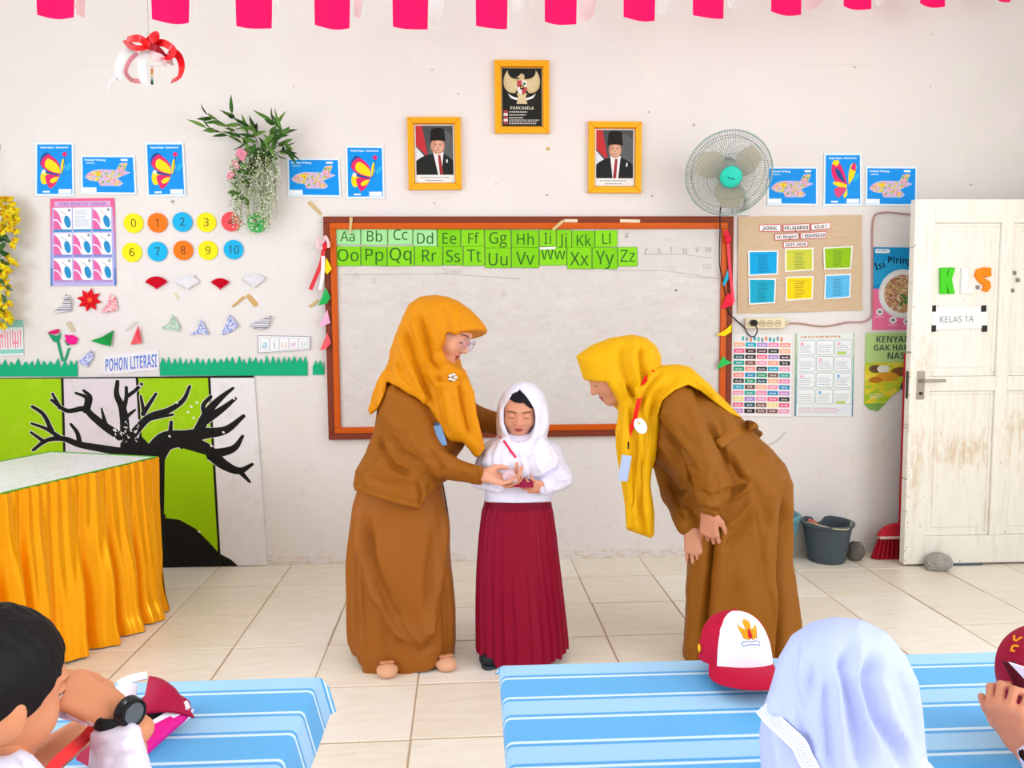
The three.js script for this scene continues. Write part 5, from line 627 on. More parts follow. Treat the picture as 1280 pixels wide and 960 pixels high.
// bunting of red and white plastic flags strung across the room
{
  const red = [[47, 97, 22], [191, 239, 28], [295, 342, 35], [394, 439, 35], [491, 536, 36], [595, 635, 35], [681, 721, 30], [779, 819, 25], [866, 905, 22], [963, 1001, 18], [1054, 1088, 11], [1149, 1180, 8], [1247, 1262, 2]], white = [[2, 18, 16], [99, 118, 20], [240, 262, 17], [343, 360, 24], [443, 462, 22], [537, 560, 36], [640, 661, 31], [723, 748, 26], [822, 845, 18], [908, 931, 9], [1004, 1026, 12], [1091, 1110, 6]];
  const zAt = (x) => lerp(1.42, 0.22, clamp((x - 40) / 1215, -0.1, 1.1)), Hf = 0.24, mid = atZ(615, 35, zAt(615)), o = thing('flag_bunting', 'string of red and white plastic flags strung across the room', 'bunting', [mid.x, mid.y + Hf, mid.z]);
  const rM = M(0xff0066, 0.45, { transmission: 0.3, thickness: 0 }), wM = M(0xf2eeee, 0.4, { transmission: 0.45, thickness: 0 }), pM = M(0xf3d3d6, 0.4, { transmission: 0.4, thickness: 0 }), tops = [];
  const flag = (x0, x1, yb, m, curl, nm) => { const xm = (x0 + x1) / 2, a = atZ(x0, yb - (m === rM ? 3 : 0), zAt(x0)), b = atZ(x1, yb + (m === rM ? 2 : 0), zAt(x1)), pos = [], idx = [], n = 8, k = 6; const top = Math.max(a.y, b.y) + Hf; tops.push([xm, a.clone().add(b).multiplyScalar(0.5).setY(top)]); for (let j = 0; j <= k; j++) for (let i = 0; i <= n; i++) { const u = i / n, v = j / k, p = a.clone().lerp(b, u); const cz = curl * v * v * (u - 0.3) * (u - 0.3) * 0.8 + 0.006 * Math.sin(u * 5 + xm); pos.push(p.x - o.position.x - curl * v * v * u * u * 0.15, lerp(top, p.y - 0.012 * Math.sin(u * Math.PI) * 0.5, v) - o.position.y, p.z + cz - o.position.z); } for (let j = 0; j < k; j++) for (let i = 0; i < n; i++) { const q = j * (n + 1) + i; idx.push(q, q + n + 1, q + 1, q + 1, q + n + 1, q + n + 2); } const g = new THREE.BufferGeometry(); g.setAttribute('position', new THREE.Float32BufferAttribute(pos, 3)); g.setIndex(idx); g.computeVertexNormals(); part(nm, g, m, o); };
  red.forEach((r, i) => flag(...r, rM, 0.03, 'red_flag')); white.forEach((r, i) => flag(...r, i % 3 === 1 ? pM : wM, 0.22, 'white_flag'));
  tops.sort((p, q) => p[0] - q[0]); part('string', shift(tube(tops.map((t) => t[1]), 0.0018, 120, 5), o.position), M(0xe8e8e8, 0.6), o);
}
// ------------------------------------------------------------------ door signs and things on the floor by the wall
{
  const D = (x, y, d = 0) => atZ(x, y, 0.275 + d), doorSheet = (name, label, cat, q, mat, t = 0.0015, d = 0.001, group) => { const P = q.map(([x, y]) => D(x, y, d)), c = P[0].clone().add(P[2]).multiplyScalar(0.5); return solo(name, shift(quadSlab(P, t), c), mat, label, cat, c, group); };
  doorSheet('class_sign', 'white paper sign reading KELAS 1A taped to the door', 'sign', [[1164, 384], [1235, 383], [1234, 410], [1165, 412.5]], M(0xffffff, 0.6, { map: canvasTex(512, 200, (g, w, h) => { g.fillStyle = '#f5f4f3'; g.fillRect(0, 0, w, h); txt(g, 'KELAS 1A', w * 0.44, h * 0.55, '76px sans-serif', '#7d7d7f'); }) }), 0.0012, -0.0110);
  const tp = M(0x2e2d2b, 0.6); for (const [x, y, l] of [[1166, 386, 'upper lock-side'], [1229, 386, 'upper hinge-side'], [1166, 411, 'lower lock-side'], [1230, 411, 'lower hinge-side']]) doorSheet('black_tape', `black tape square on the ${l} corner of the KELAS sign`, 'tape', [[x - 2.5, y - 4], [x + 4, y - 4.5], [x + 4, y + 3.5], [x - 2.5, y + 4]], tp, 0.001, -0.0096, 'black tape squares');
  const foam = (name, label, pts, m, t = 0.012) => { const c = D(pts[0][0], pts[0][1]); const s = shapePx(pts, 0.275, c); return solo(name, extrude(s, t, 0.0015), m, label, 'letter', V(c.x, c.y, 0.2605), 'foam letters on the door'); };
  foam('foam_letter', 'glittering green foam letter K on the door', [[1176.5, 335], [1184, 334.5], [1184, 346], [1188, 334.5], [1194, 335], [1190, 349], [1193.5, 367], [1187, 367], [1184, 355], [1184, 367], [1176.5, 367]], M(0x46d21c, 0.45)); foam('foam_letter', 'white foam letter L beside the green K', [[1203, 335], [1211, 334], [1210, 359], [1217, 358.5], [1217, 367], [1202, 366.5]], M(0xf4f2f0, 0.6)); foam('foam_letter', 'orange foam letter S on the door', [[1239, 335], [1239.5, 345], [1233, 346], [1230, 344], [1229, 347], [1238, 352], [1239, 359], [1235, 364.5], [1229, 363], [1232, 357], [1224, 351], [1220, 344], [1222, 337], [1230, 334.5]], M(0xfb8d0e, 0.5));
  for (const [x, y, l] of [[1222, 359, 'below the orange S'], [1268, 341, 'highest on the hinge-side panel'], [1272.5, 350, 'second on the hinge-side panel'], [1265.5, 363, 'third on the hinge-side panel']]) doorSheet('glue_scrap', `grey tape scrap ${l}`, 'tape', [[x - 2.5, y - 2.5], [x + 2.5, y - 2], [x + 2.5, y + 2.5], [x - 2, y + 2.5]], M(0x8b8984, 0.7), 0.001, -0.0140, 'grey tape scraps on the door');
}
const lathe = (pts, n = 48) => new THREE.LatheGeometry(pts.map(([x, y]) => new THREE.Vector2(x, y)), n);
{
  const p = atY(1036, 702), o = thing('plastic_bucket', 'dark grey plastic bucket with a wire handle by the wall', 'bucket', [p.x, 0, p.z - 0.03]), grey = M(0x4b565c, 0.45);
  part('body', lathe([[0.001, 0.004], [0.092, 0.004], [0.098, 0], [0.103, 0.012], [0.106, 0.03], [0.104, 0.034], [0.132, 0.2], [0.135, 0.205], [0.146, 0.212], [0.146, 0.222], [0.138, 0.226], [0.130, 0.222], [0.126, 0.2], [0.1, 0.02], [0.001, 0.014]]), grey, o); part('rim', new THREE.TorusGeometry(0.142, 0.0055, 8, 56).rotateX(Math.PI / 2).translate(0, 0.222, 0), M(0x525e64, 0.4), o);
  const hd = part('handle', tube([V(-0.142, 0.225, 0), V(-0.12, 0.236, 0.075), V(-0.04, 0.222, 0.138), V(0.05, 0.215, 0.14), V(0.142, 0.222, 0.0)], 0.0035, 30, 8), M(0xd8cfa8, 0.4, { metalness: 0.4 }), o); part('grip', tube([V(-0.13, 0.25, 0.05), V(-0.10, 0.238, 0.09)], 0.009, 6, 10), M(0xc76a5c, 0.5), hd);
}
{
  const p = atY(996, 700), o = thing('plastic_basket', 'blue grey slatted plastic basket half hidden behind the bending teacher', 'basket', [p.x - 0.12, 0, p.z - 0.05]), m = M(0x6aa0a8, 0.5);
  part('base', lathe([[0.001, 0.003], [0.1, 0.003], [0.104, 0.0], [0.106, 0.03], [0.1, 0.03], [0.1, 0.01], [0.001, 0.01]]), m, o); part('rim', lathe([[0.13, 0.235], [0.145, 0.238], [0.148, 0.262], [0.14, 0.266], [0.13, 0.26], [0.13, 0.235]]), m, o); for (let i = 0; i < 44; i++) { const s = part('slat', box(0.009, 0.215, 0.005).rotateX(0.16), m, o); const a = i / 44 * 6.2832; s.rotation.y = a; s.position.set(Math.sin(a) * 0.121, 0.133, Math.cos(a) * 0.121); } for (const y of [0.09, 0.16]) part('hoop', new THREE.TorusGeometry(0.1 + 0.16 * y + 0.004, 0.004, 6, 44).rotateX(Math.PI / 2).translate(0, y, 0), m, o);
}
function rock(name, label, p, sx, sy, sz, color, sd) { const g = new THREE.IcosahedronGeometry(1, 4), a = g.attributes.position, v = V(); for (let i = 0; i < a.count; i++) { v.fromBufferAttribute(a, i); const k = 1 + 0.34 * fbm(v.x * 1.3 + sd, v.y * 1.3, v.z * 1.3, 3) + 0.07 * noise(v.x * 6 + sd, v.y * 6, v.z * 6); v.multiplyScalar(k); if (v.y < -0.75) v.y = -0.75; a.setXYZ(i, v.x * sx, v.y * sy, v.z * sz); } g.computeBoundingBox(); g.translate(0, -g.boundingBox.min.y, 0); g.computeVertexNormals(); return solo(name, g, color, label, 'stone', p); }
const stoneTex = canvasTex(256, 256, (g, w, h) => { g.fillStyle = '#a8a49c'; g.fillRect(0, 0, w, h); for (let i = 0; i < 1800; i++) { const v = rr(110, 205) | 0; g.fillStyle = `rgba(${v},${v - 4},${v - 12},.35)`; g.beginPath(); g.arc(rnd() * w, rnd() * h, rr(0.6, 4), 0, 7); g.fill(); } }, { wrap: THREE.RepeatWrapping });
rock('door_stone', 'rough grey stone holding the door open', V(atY(1178, 715).x, 0, atY(1178, 715).z - 0.04), 0.078, 0.052, 0.05, M(0xffffff, 0.95, { map: stoneTex }), 3.1);
rock('wall_stone', 'dark rounded stone on the floor behind the bucket', V(atY(1068, 697).x - 0.015, 0, 0.13), 0.05, 0.062, 0.045, M(0x6b665f, 0.9), 9.7);
{ const p = atY(1205, 704); solo('door_wedge', rbox(0.16, 0.012, 0.06, 0.004, 0, 0.006, 0), M(0x5f6672, 0.7), 'flat dark grey wedge pushed beneath the door', 'wedge', V(p.x, 0, 0.25)); }
{
  const p = atY(1112, 699), o = thing('broom', 'dark red plastic broom head with a pale collar leaning behind the door', 'broom', [p.x + 0.02, 0, 0.12]), red = M(0x9c0c22, 0.45);
  for (let i = 0; i < 16; i++) { const u = i / 15 - 0.5, g = new THREE.CylinderGeometry(0.007, 0.013, 0.12, 8), b = part('bristle_tuft', g, red, o); b.position.set(u * 0.19, 0.06, 0.012 * (i % 2)); b.rotation.z = u * 0.55; }
  part('collar', rbox(0.17, 0.02, 0.04, 0.006, 0.0, 0.128, 0.005), M(0xe9c4bc, 0.5), o); part('hood', (() => { const s = new THREE.Shape(); s.moveTo(-0.085, 0); s.quadraticCurveTo(-0.05, 0.06, 0.03, 0.065); s.lineTo(0.085, 0.065); s.lineTo(0.085, 0); s.closePath(); return new THREE.ExtrudeGeometry(s, { depth: 0.03, bevelEnabled: true, bevelSize: 0.004, bevelThickness: 0.004 }).translate(0, 0.138, -0.01); })(), M(0xc8283a, 0.45), o); part('stick', cyl(0.011, 0.011, 1.0, 12, 0.05, 0.68, -0.01), M(0xb8242e, 0.4), o);
}
// ------------------------------------------------------------------ teacher's table with an orange satin skirt
{
  const A = V(-1.495, 0, 0.715), d1 = V(-0.325, 0, 0.946).normalize(), d2 = V(-0.946, 0, -0.325).normalize(), LEN = 1.25, WID = 0.62, HT = 0.75;
  const o = thing('skirted_table', 'table with a pleated orange satin skirt and white plastic cover', 'table', A), corners = [V(0, 0, 0), d1.clone().multiplyScalar(LEN), d1.clone().multiplyScalar(LEN).addScaledVector(d2, WID), d2.clone().multiplyScalar(WID)];
  const ang = Math.atan2(-d1.z, d1.x), C = d1.clone().multiplyScalar(LEN / 2).addScaledVector(d2, WID / 2);
  const lace = canvasTex(1024, 512, (g, w, h) => { g.fillStyle = '#eceae6'; g.fillRect(0, 0, w, h); for (let i = 0; i < 2600; i++) { g.strokeStyle = ['rgba(196,192,186,', 'rgba(250,250,250,', 'rgba(214,198,186,'][i % 3] + rr(0.2, 0.6).toFixed(2) + ')'; g.lineWidth = rr(1, 3); const x = rnd() * w, y = rnd() * h; g.beginPath(); g.arc(x, y, rr(4, 16), rnd() * 6, rnd() * 6 + 3); g.stroke(); } });
  const tp = part('tabletop', rbox(LEN - 0.02, 0.03, WID - 0.02, 0.004), M(0x8a6a48, 0.6), o); tp.position.copy(C).setY(HT - 0.019); tp.rotation.y = ang;
  const cv = part('plastic_cover', rbox(LEN + 0.004, 0.004, WID + 0.004, 0.0018), M(0xffffff, 0.35, { map: lace }), o, 'white lace patterned plastic cover'); cv.position.copy(C).setY(HT - 0.001); cv.rotation.y = ang;
  const green = M(0x5aa82e, 0.6), strip = (a, b) => { const m = part('edge_tape', rbox(a.distanceTo(b) + 0.01, 0.006, 0.012, 0.002), green, o), c = a.clone().add(b).multiplyScalar(0.5); m.position.set(c.x, HT + 0.001, c.z); m.rotation.y = Math.atan2(-(b.z - a.z), b.x - a.x); };
  for (let i = 0; i < 4; i++) strip(corners[i], corners[(i + 1) % 4]);
  for (const [u, v] of [[0.06, 0.06], [0.94, 0.06], [0.06, 0.94], [0.94, 0.94]]) { const m = part('leg', box(0.045, HT - 0.035, 0.045), M(0x7a5a3a, 0.6), o); m.position.copy(d1.clone().multiplyScalar(LEN * u).addScaledVector(d2, WID * v)).setY((HT - 0.035) / 2); m.rotation.y = ang; }
  // pleated skirt
  const path = [], R = 0.02, out = []; const per = 2 * (LEN + WID), n = 620, pos = [], idx = [], uv = [], rows = 26;
  const at = (s) => { s = (s + per) % per; let p, nn; const E = [[corners[0], d1, LEN, d2.clone().negate()], [corners[1], d2, WID, d1.clone()], [corners[2], d1.clone().negate(), LEN, d2.clone()], [corners[3], d2.clone().negate(), WID, d1.clone().negate()]]; for (const [c, d, l, m] of E) { if (s <= l) return [c.clone().addScaledVector(d, s), m]; s -= l; } return [corners[0].clone(), d2.clone().negate()]; };
  for (let j = 0; j <= rows; j++) for (let i = 0; i <= n; i++) {
    const s = i / n * per, t = j / rows, [p, m0] = at(s), [, ma] = at(s - 0.02), [, mb] = at(s + 0.02), m = ma.clone().add(mb).normalize();
    const ph = s * 2 * Math.PI / 0.15 + 2.2 * noise(s * 3.1, 0.3, 1) + t * 1.1 * noise(s * 2.3, 4.2, t * 1.5), ph2 = s * 2 * Math.PI / 0.047 + 2 * noise(s * 5, 7, t * 2);
    let amp = lerp(0.007, 0.040, smooth(0, 0.8, t)) * (0.75 + 0.5 * noise(s * 5, 3, 8)), off = 0.012 + 0.018 * t * t + amp * (Math.sin(ph) + 0.35 * Math.sin(2 * ph + 0.6)) + 0.006 * (1 - t) * Math.sin(ph2) + 0.014 * t * noise(s * 4, t * 5, 9);
    const puddle = smooth(0.86, 1, t) * 0.02 * (0.6 + 0.8 * noise(s * 6, 2, 3)); off += puddle;
    p.addScaledVector(m, off); const lift = 0.004 + 0.022 * Math.max(0, noise(s * 2.7, 5.5, 2));
    pos.push(p.x, lerp(HT + 0.001, lift, t), p.z); uv.push(s, t * HT);
  }
  for (let j = 0; j < rows; j++) for (let i = 0; i < n; i++) { const a = j * (n + 1) + i; idx.push(a, a + 1, a + n + 1, a + 1, a + n + 2, a + n + 1); }
  const g = new THREE.BufferGeometry(); g.setAttribute('position', new THREE.Float32BufferAttribute(pos, 3)); g.setAttribute('uv', new THREE.Float32BufferAttribute(uv, 2)); g.setIndex(idx); g.computeVertexNormals();
  part('satin_skirt', g, M(0xffac00, 0.28, { metalness: 0.5, specularIntensity: 0.6 }), o, 'pleated orange satin skirt');
}
// ------------------------------------------------------------------ pupils' desks with striped blue cloths
const DESK_Y = 0.69;
{
  const st = canvasTex(256, 512, (g, w, h) => {
    const mid = '#62b2ea', lt = '#98cdf4', wh = '#d4ecfb', th = '#58a8e4'; let y = 0; const band = (mm, c) => { g.fillStyle = c; g.fillRect(0, y, w, mm / 153 * h + 1); y += mm / 153 * h; };
    band(8, th); band(50, lt); band(8, th); band(8, wh); band(71, mid); band(8, wh);
    g.fillStyle = 'rgba(205,230,248,.5)'; for (let i = 0; i < 32; i++) g.fillRect(i * 8, 10 / 153 * h, 3, 46 / 153 * h);
    for (let i = 0; i < 600; i++) { g.fillStyle = 'rgba(120,170,215,.10)'; g.fillRect(rnd() * w, rnd() * h, 2, 1); }
  }, { wrap: THREE.RepeatWrapping });
  const cloth = M(0xffffff, 0.4, { map: st, specularIntensity: 0.4 }), woodD = M(0x7a4a42, 0.55);
  const desk = (name, label, x0, x1, z0, z1, phase, drops) => {
    const cx = (x0 + x1) / 2, cz = (z0 + z1) / 2, w = x1 - x0, d = z1 - z0, o = thing(name, label, 'desk', [cx, 0, cz], 'pupils desks');
    part('desktop', rbox(w - 0.02, 0.024, d - 0.02, 0.004, 0, DESK_Y - 0.016, 0), woodD, o);
    for (const sx of [-1, 1]) for (const sz of [-1, 1]) part('leg', rbox(0.045, DESK_Y - 0.03, 0.045, 0.004, sx * (w / 2 - 0.045), (DESK_Y - 0.03) / 2, sz * (d / 2 - 0.05)), woodD, o);
    for (const sz of [-1, 1]) part('apron', box(w - 0.12, 0.09, 0.018, 0, DESK_Y - 0.075, sz * (d / 2 - 0.05)), woodD, o); for (const sx of [-1, 1]) part('apron', box(0.018, 0.09, d - 0.14, sx * (w / 2 - 0.045), DESK_Y - 0.075, 0), woodD, o);
    // tablecloth: flat, then rolling over the edges
    const r = 0.012, bend = (s, half, drop) => { const e = half - r; if (Math.abs(s) <= e) return [s, 0]; const q = Math.abs(s) - e, a = Math.min(q / r, 1.32), sg = Math.sign(s), rest = Math.max(0, q - 1.32 * r); return [sg * (e + r * Math.sin(a) + rest * Math.cos(1.32)), -(r * (1 - Math.cos(a)) + rest * Math.sin(1.32))]; };
    const axis = (half, d0, d1) => { const a = []; for (let i = 0; i <= 7; i++) a.push(-half - d0 + d0 * i / 7); for (let i = 1; i <= 6; i++) a.push(-half + r - 0.0 + (i - 6) * 0.004 + 0.0); const n = 24; for (let i = 1; i <= n; i++) a.push(lerp(-half + r, half - r, i / n)); for (let i = 1; i <= 6; i++) a.push(half - r + i * 0.004); for (let i = 1; i <= 7; i++) a.push(half + d1 * i / 7); return [...new Set(a)].sort((p, q) => p - q); };
    const xs = axis(w / 2, drops[0], drops[1]), zs = axis(d / 2, drops[2], drops[3]), pos = [], uv = [], idx = [];
    for (const sz of zs) for (const sx of xs) { const [px, dx] = bend(sx, w / 2), [pz, dz] = bend(sz, d / 2), both = Math.min(-dx, -dz); pos.push(px + Math.sign(sx) * both * 0.35, DESK_Y + Math.min(dx, dz) - both * 0.12, pz + Math.sign(sz) * both * 0.35 + 0.0); uv.push(sx / 0.08, 1 - (sz + d / 2 - phase) / 0.153); }
    const nx = xs.length; for (let j = 0; j + 1 < zs.length; j++) for (let i = 0; i + 1 < nx; i++) { const a = j * nx + i; idx.push(a, a + nx, a + 1, a + 1, a + nx, a + nx + 1); }
    const g = new THREE.BufferGeometry(); g.setAttribute('position', new THREE.Float32BufferAttribute(pos, 3)); g.setAttribute('uv', new THREE.Float32BufferAttribute(uv, 2)); g.setIndex(idx); g.computeVertexNormals(); const c = part('tablecloth', g, cloth, o, 'light blue striped vinyl tablecloth'); c.position.y = 0.001;
    return o;
  };
  desk('pupil_desk', 'pupil desk under a blue striped cloth, holding the red and white cap', 0.045, 1.245, 2.925, 3.335, -0.002, [0.015, 0.06, 0.02, 0.02]);
  desk('pupil_desk', 'pupil desk under a blue striped cloth, with the boy wearing a watch', -1.505, -0.305, 2.955, 3.325, -0.004, [0.06, 0.075, 0.02, 0.02]);
}
// ------------------------------------------------------------------ implicit surfaces for people and cloth
const smin = (a, b, k) => { const h = Math.max(k - Math.abs(a - b), 0) / k; return Math.min(a, b) - h * h * k * 0.25; }, smax = (a, b, k) => -smin(-a, -b, k);
const cap = (a, b, ra, rb = ra) => { const dx = b.x - a.x, dy = b.y - a.y, dz = b.z - a.z, L = dx * dx + dy * dy + dz * dz; return (x, y, z) => { const t = clamp(((x - a.x) * dx + (y - a.y) * dy + (z - a.z) * dz) / L, 0, 1), ex = x - a.x - dx * t, ey = y - a.y - dy * t, ez = z - a.z - dz * t; return Math.sqrt(ex * ex + ey * ey + ez * ez) - (ra + (rb - ra) * t); }; };
const ell = (c, rx, ry, rz, rot) => { const m = rot ? new THREE.Matrix4().makeRotationFromEuler(rot).invert().elements : null; return (x, y, z) => { x -= c.x; y -= c.y; z -= c.z; if (m) { const X = m[0] * x + m[4] * y + m[8] * z, Y = m[1] * x + m[5] * y + m[9] * z, Z = m[2] * x + m[6] * y + m[10] * z; x = X; y = Y; z = Z; } const k0 = Math.hypot(x / rx, y / ry, z / rz), k1 = Math.hypot(x / rx / rx, y / ry / ry, z / rz / rz); return k1 < 1e-9 ? -Math.min(rx, ry, rz) : k0 * (k0 - 1) / k1; }; };
const blend = (k, ...fs) => (x, y, z) => { let d = fs[0](x, y, z); for (let i = 1; i < fs.length; i++) d = smin(d, fs[i](x, y, z), k); return d; };
const CI = new THREE.Matrix4().makeRotationFromEuler(camera.rotation).invert().elements;
const toPx = (x, y, z) => { x -= CAM.x; y -= CAM.y; z -= CAM.z; const X = CI[0] * x + CI[4] * y + CI[8] * z, Y = CI[1] * x + CI[5] * y + CI[9] * z, Z = -(CI[2] * x + CI[6] * y + CI[10] * z); return [640 + F * X / Z, 480 - F * Y / Z, Z / F]; };
function polySD(pts) { // signed distance in photo pixels, negative inside
  const n = pts.length, ax = pts.map((p) => p[0]), ay = pts.map((p) => p[1]);
  return (x, y) => { let d = 1e9, s = 1; for (let i = 0, j = n - 1; i < n; j = i++) { const ex = ax[j] - ax[i], ey = ay[j] - ay[i], wx = x - ax[i], wy = y - ay[i], t = clamp((wx * ex + wy * ey) / (ex * ex + ey * ey), 0, 1), bx = wx - ex * t, by = wy - ey * t, q = bx * bx + by * by; if (q < d) d = q; const c1 = y >= ay[i], c2 = y < ay[j], c3 = ex * wy > ey * wx; if ((c1 && c2 && c3) || (!c1 && !c2 && !c3)) s = -s; } return s * Math.sqrt(d); };
}
const outline = (pts) => { const sd = polySD(pts); return (x, y, z) => { const q = toPx(x, y, z); return sd(q[0], q[1]) * q[2]; }; };
// a rounded solid whose outline is traced, centred on depth zc (number or function of the pixel), half thickness T, rounding distance D
function inflate(pts, zc, T, D) { const sd = polySD(pts), zf = typeof zc === 'function', tf = typeof T === 'function'; return (x, y, z) => { const q = toPx(x, y, z), d = sd(q[0], q[1]) * q[2], c = zf ? zc(q[0], q[1]) : zc, t = tf ? T(q[0], q[1]) : T, u = d < 0 ? 1 - Math.min(-d / D, 1) : 1 + d / D; return (Math.hypot(u, (z - c) / t) - 1) * Math.min(D, t) * 0.9; }; }
function surface(f, lo, hi, cell, lip = 1.6) {                // naive surface nets with empty blocks skipped
  const nx = Math.ceil((hi.x - lo.x) / cell) + 1, ny = Math.ceil((hi.y - lo.y) / cell) + 1, nz = Math.ceil((hi.z - lo.z) / cell) + 1, N = nx * ny * nz, v = new Float32Array(N).fill(1), B = 6, half = B * cell * 0.87 * lip;
  for (let bz = 0; bz < nz; bz += B) for (let by = 0; by < ny; by += B) for (let bx = 0; bx < nx; bx += B) {
    const c = f(lo.x + (bx + B / 2) * cell, lo.y + (by + B / 2) * cell, lo.z + (bz + B / 2) * cell), far = Math.abs(c) > half;
    for (let k = bz; k < Math.min(nz, bz + B); k++) for (let j = by; j < Math.min(ny, by + B); j++) for (let i = bx; i < Math.min(nx, bx + B); i++) v[(k * ny + j) * nx + i] = far ? c : f(lo.x + i * cell, lo.y + j * cell, lo.z + k * cell);
  }
  const id = new Int32Array(N).fill(-1), pos = [], idx = [], sx = 1, sy = nx, sz = nx * ny, off = [0, sx, sy, sx + sy, sz, sz + sx, sz + sy, sz + sx + sy];
  const E = [[0, 1], [2, 3], [4, 5], [6, 7], [0, 2], [1, 3], [4, 6], [5, 7], [0, 4], [1, 5], [2, 6], [3, 7]];
  for (let k = 0; k < nz - 1; k++) for (let j = 0; j < ny - 1; j++) for (let i = 0; i < nx - 1; i++) {
    const o = k * sz + j * sy + i; let m = 0; for (let q = 0; q < 8; q++) if (v[o + off[q]] < 0) m |= 1 << q; if (m === 0 || m === 255) continue;
    let X = 0, Y = 0, Z = 0, n = 0; for (const [a, b] of E) { if (((m >> a) & 1) === ((m >> b) & 1)) continue; const va = v[o + off[a]], vb = v[o + off[b]], t = va / (va - vb); X += (a & 1) + t * ((b & 1) - (a & 1)); Y += ((a >> 1) & 1) + t * (((b >> 1) & 1) - ((a >> 1) & 1)); Z += (a >> 2) + t * ((b >> 2) - (a >> 2)); n++; }
    id[o] = pos.length / 3; pos.push(lo.x + (i + X / n) * cell, lo.y + (j + Y / n) * cell, lo.z + (k + Z / n) * cell);
  }
  const quad = (a, b, c, d, flip) => { if (a < 0 || b < 0 || c < 0 || d < 0) return; if (flip) idx.push(a, c, b, a, d, c); else idx.push(a, b, c, a, c, d); };
  for (let k = 1; k < nz - 1; k++) for (let j = 1; j < ny - 1; j++) for (let i = 1; i < nx - 1; i++) {
    const o = k * sz + j * sy + i, s = v[o] < 0;
    if (s !== v[o + sx] < 0) quad(id[o], id[o - sy], id[o - sy - sz], id[o - sz], !s);
    if (s !== v[o + sy] < 0) quad(id[o], id[o - sz], id[o - sz - sx], id[o - sx], !s);
    if (s !== v[o + sz] < 0) quad(id[o], id[o - sx], id[o - sx - sy], id[o - sy], !s);
  }
  const g = new THREE.BufferGeometry(); g.setAttribute('position', new THREE.Float32BufferAttribute(pos, 3)); g.setIndex(idx); g.computeVertexNormals(); return g;
}
// folds: ridges (+) and creases (-) drawn as photo polylines on the side of a cloth that faces the camera; heights in mm, widths in pixels
function folds(g, lines) {
  const p = g.attributes.position, n = g.attributes.normal, L = lines.map(([pts, h, w, cut]) => ({ pts, h: h * 1.75 / 1000, w, cut, x0: Math.min(...pts.map((a) => a[0])) - 3 * w, x1: Math.max(...pts.map((a) => a[0])) + 3 * w, y0: Math.min(...pts.map((a) => a[1])) - 3 * w, y1: Math.max(...pts.map((a) => a[1])) + 3 * w }));
  for (let i = 0; i < p.count; i++) {
    const x = p.getX(i), y = p.getY(i), z = p.getZ(i), q = toPx(x, y, z), nz = n.getX(i) * (CAM.x - x) + n.getY(i) * (CAM.y - y) + n.getZ(i) * (CAM.z - z); if (nz < 0) continue; let d = 0;
    for (const l of L) { if (q[0] < l.x0 || q[0] > l.x1 || q[1] < l.y0 || q[1] > l.y1) continue; let best = 1e9, tt = 0; const m = l.pts.length - 1; for (let k = 0; k < m; k++) { const [ax, ay] = l.pts[k], ex = l.pts[k + 1][0] - ax, ey = l.pts[k + 1][1] - ay, t = clamp(((q[0] - ax) * ex + (q[1] - ay) * ey) / (ex * ex + ey * ey), 0, 1), r = (q[0] - ax - ex * t) ** 2 + (q[1] - ay - ey * t) ** 2; if (r < best) { best = r; tt = (k + t) / m; } } const taper = l.cut ? 1 : Math.min(1, Math.min(tt, 1 - tt) * 5 + 0.12); d += l.h * taper * Math.exp(-best / (l.w * l.w)); }
    const wgt = smooth(0, 0.25, nz / Math.hypot(CAM.x - x, CAM.y - y, CAM.z - z)); if (d) p.setXYZ(i, x + n.getX(i) * d * wgt, y + n.getY(i) * d * wgt, z + n.getZ(i) * d * wgt);
  }
  g.computeVertexNormals(); return g;
}
const crumple = (g, amp, s, sy = 1) => { const p = g.attributes.position, n = g.attributes.normal; for (let i = 0; i < p.count; i++) { const x = p.getX(i), y = p.getY(i), z = p.getZ(i), d = amp * fbm(x * s, y * s * sy, z * s, 3); p.setXYZ(i, x + n.getX(i) * d, y + n.getY(i) * d, z + n.getZ(i) * d); } g.computeVertexNormals(); return g; };
const paint = (g, fn) => { const p = g.attributes.position, c = new Float32Array(p.count * 3), k = new THREE.Color(); for (let i = 0; i < p.count; i++) { fn(k, p.getX(i), p.getY(i), p.getZ(i)); c.set([k.r, k.g, k.b], i * 3); } g.setAttribute('color', new THREE.BufferAttribute(c, 3)); return g; };
const basis = (fwd, up) => { const z = fwd.clone().normalize(), x = V().crossVectors(up, z).normalize(), y = V().crossVectors(z, x); return new THREE.Matrix4().makeBasis(x, y, z); };
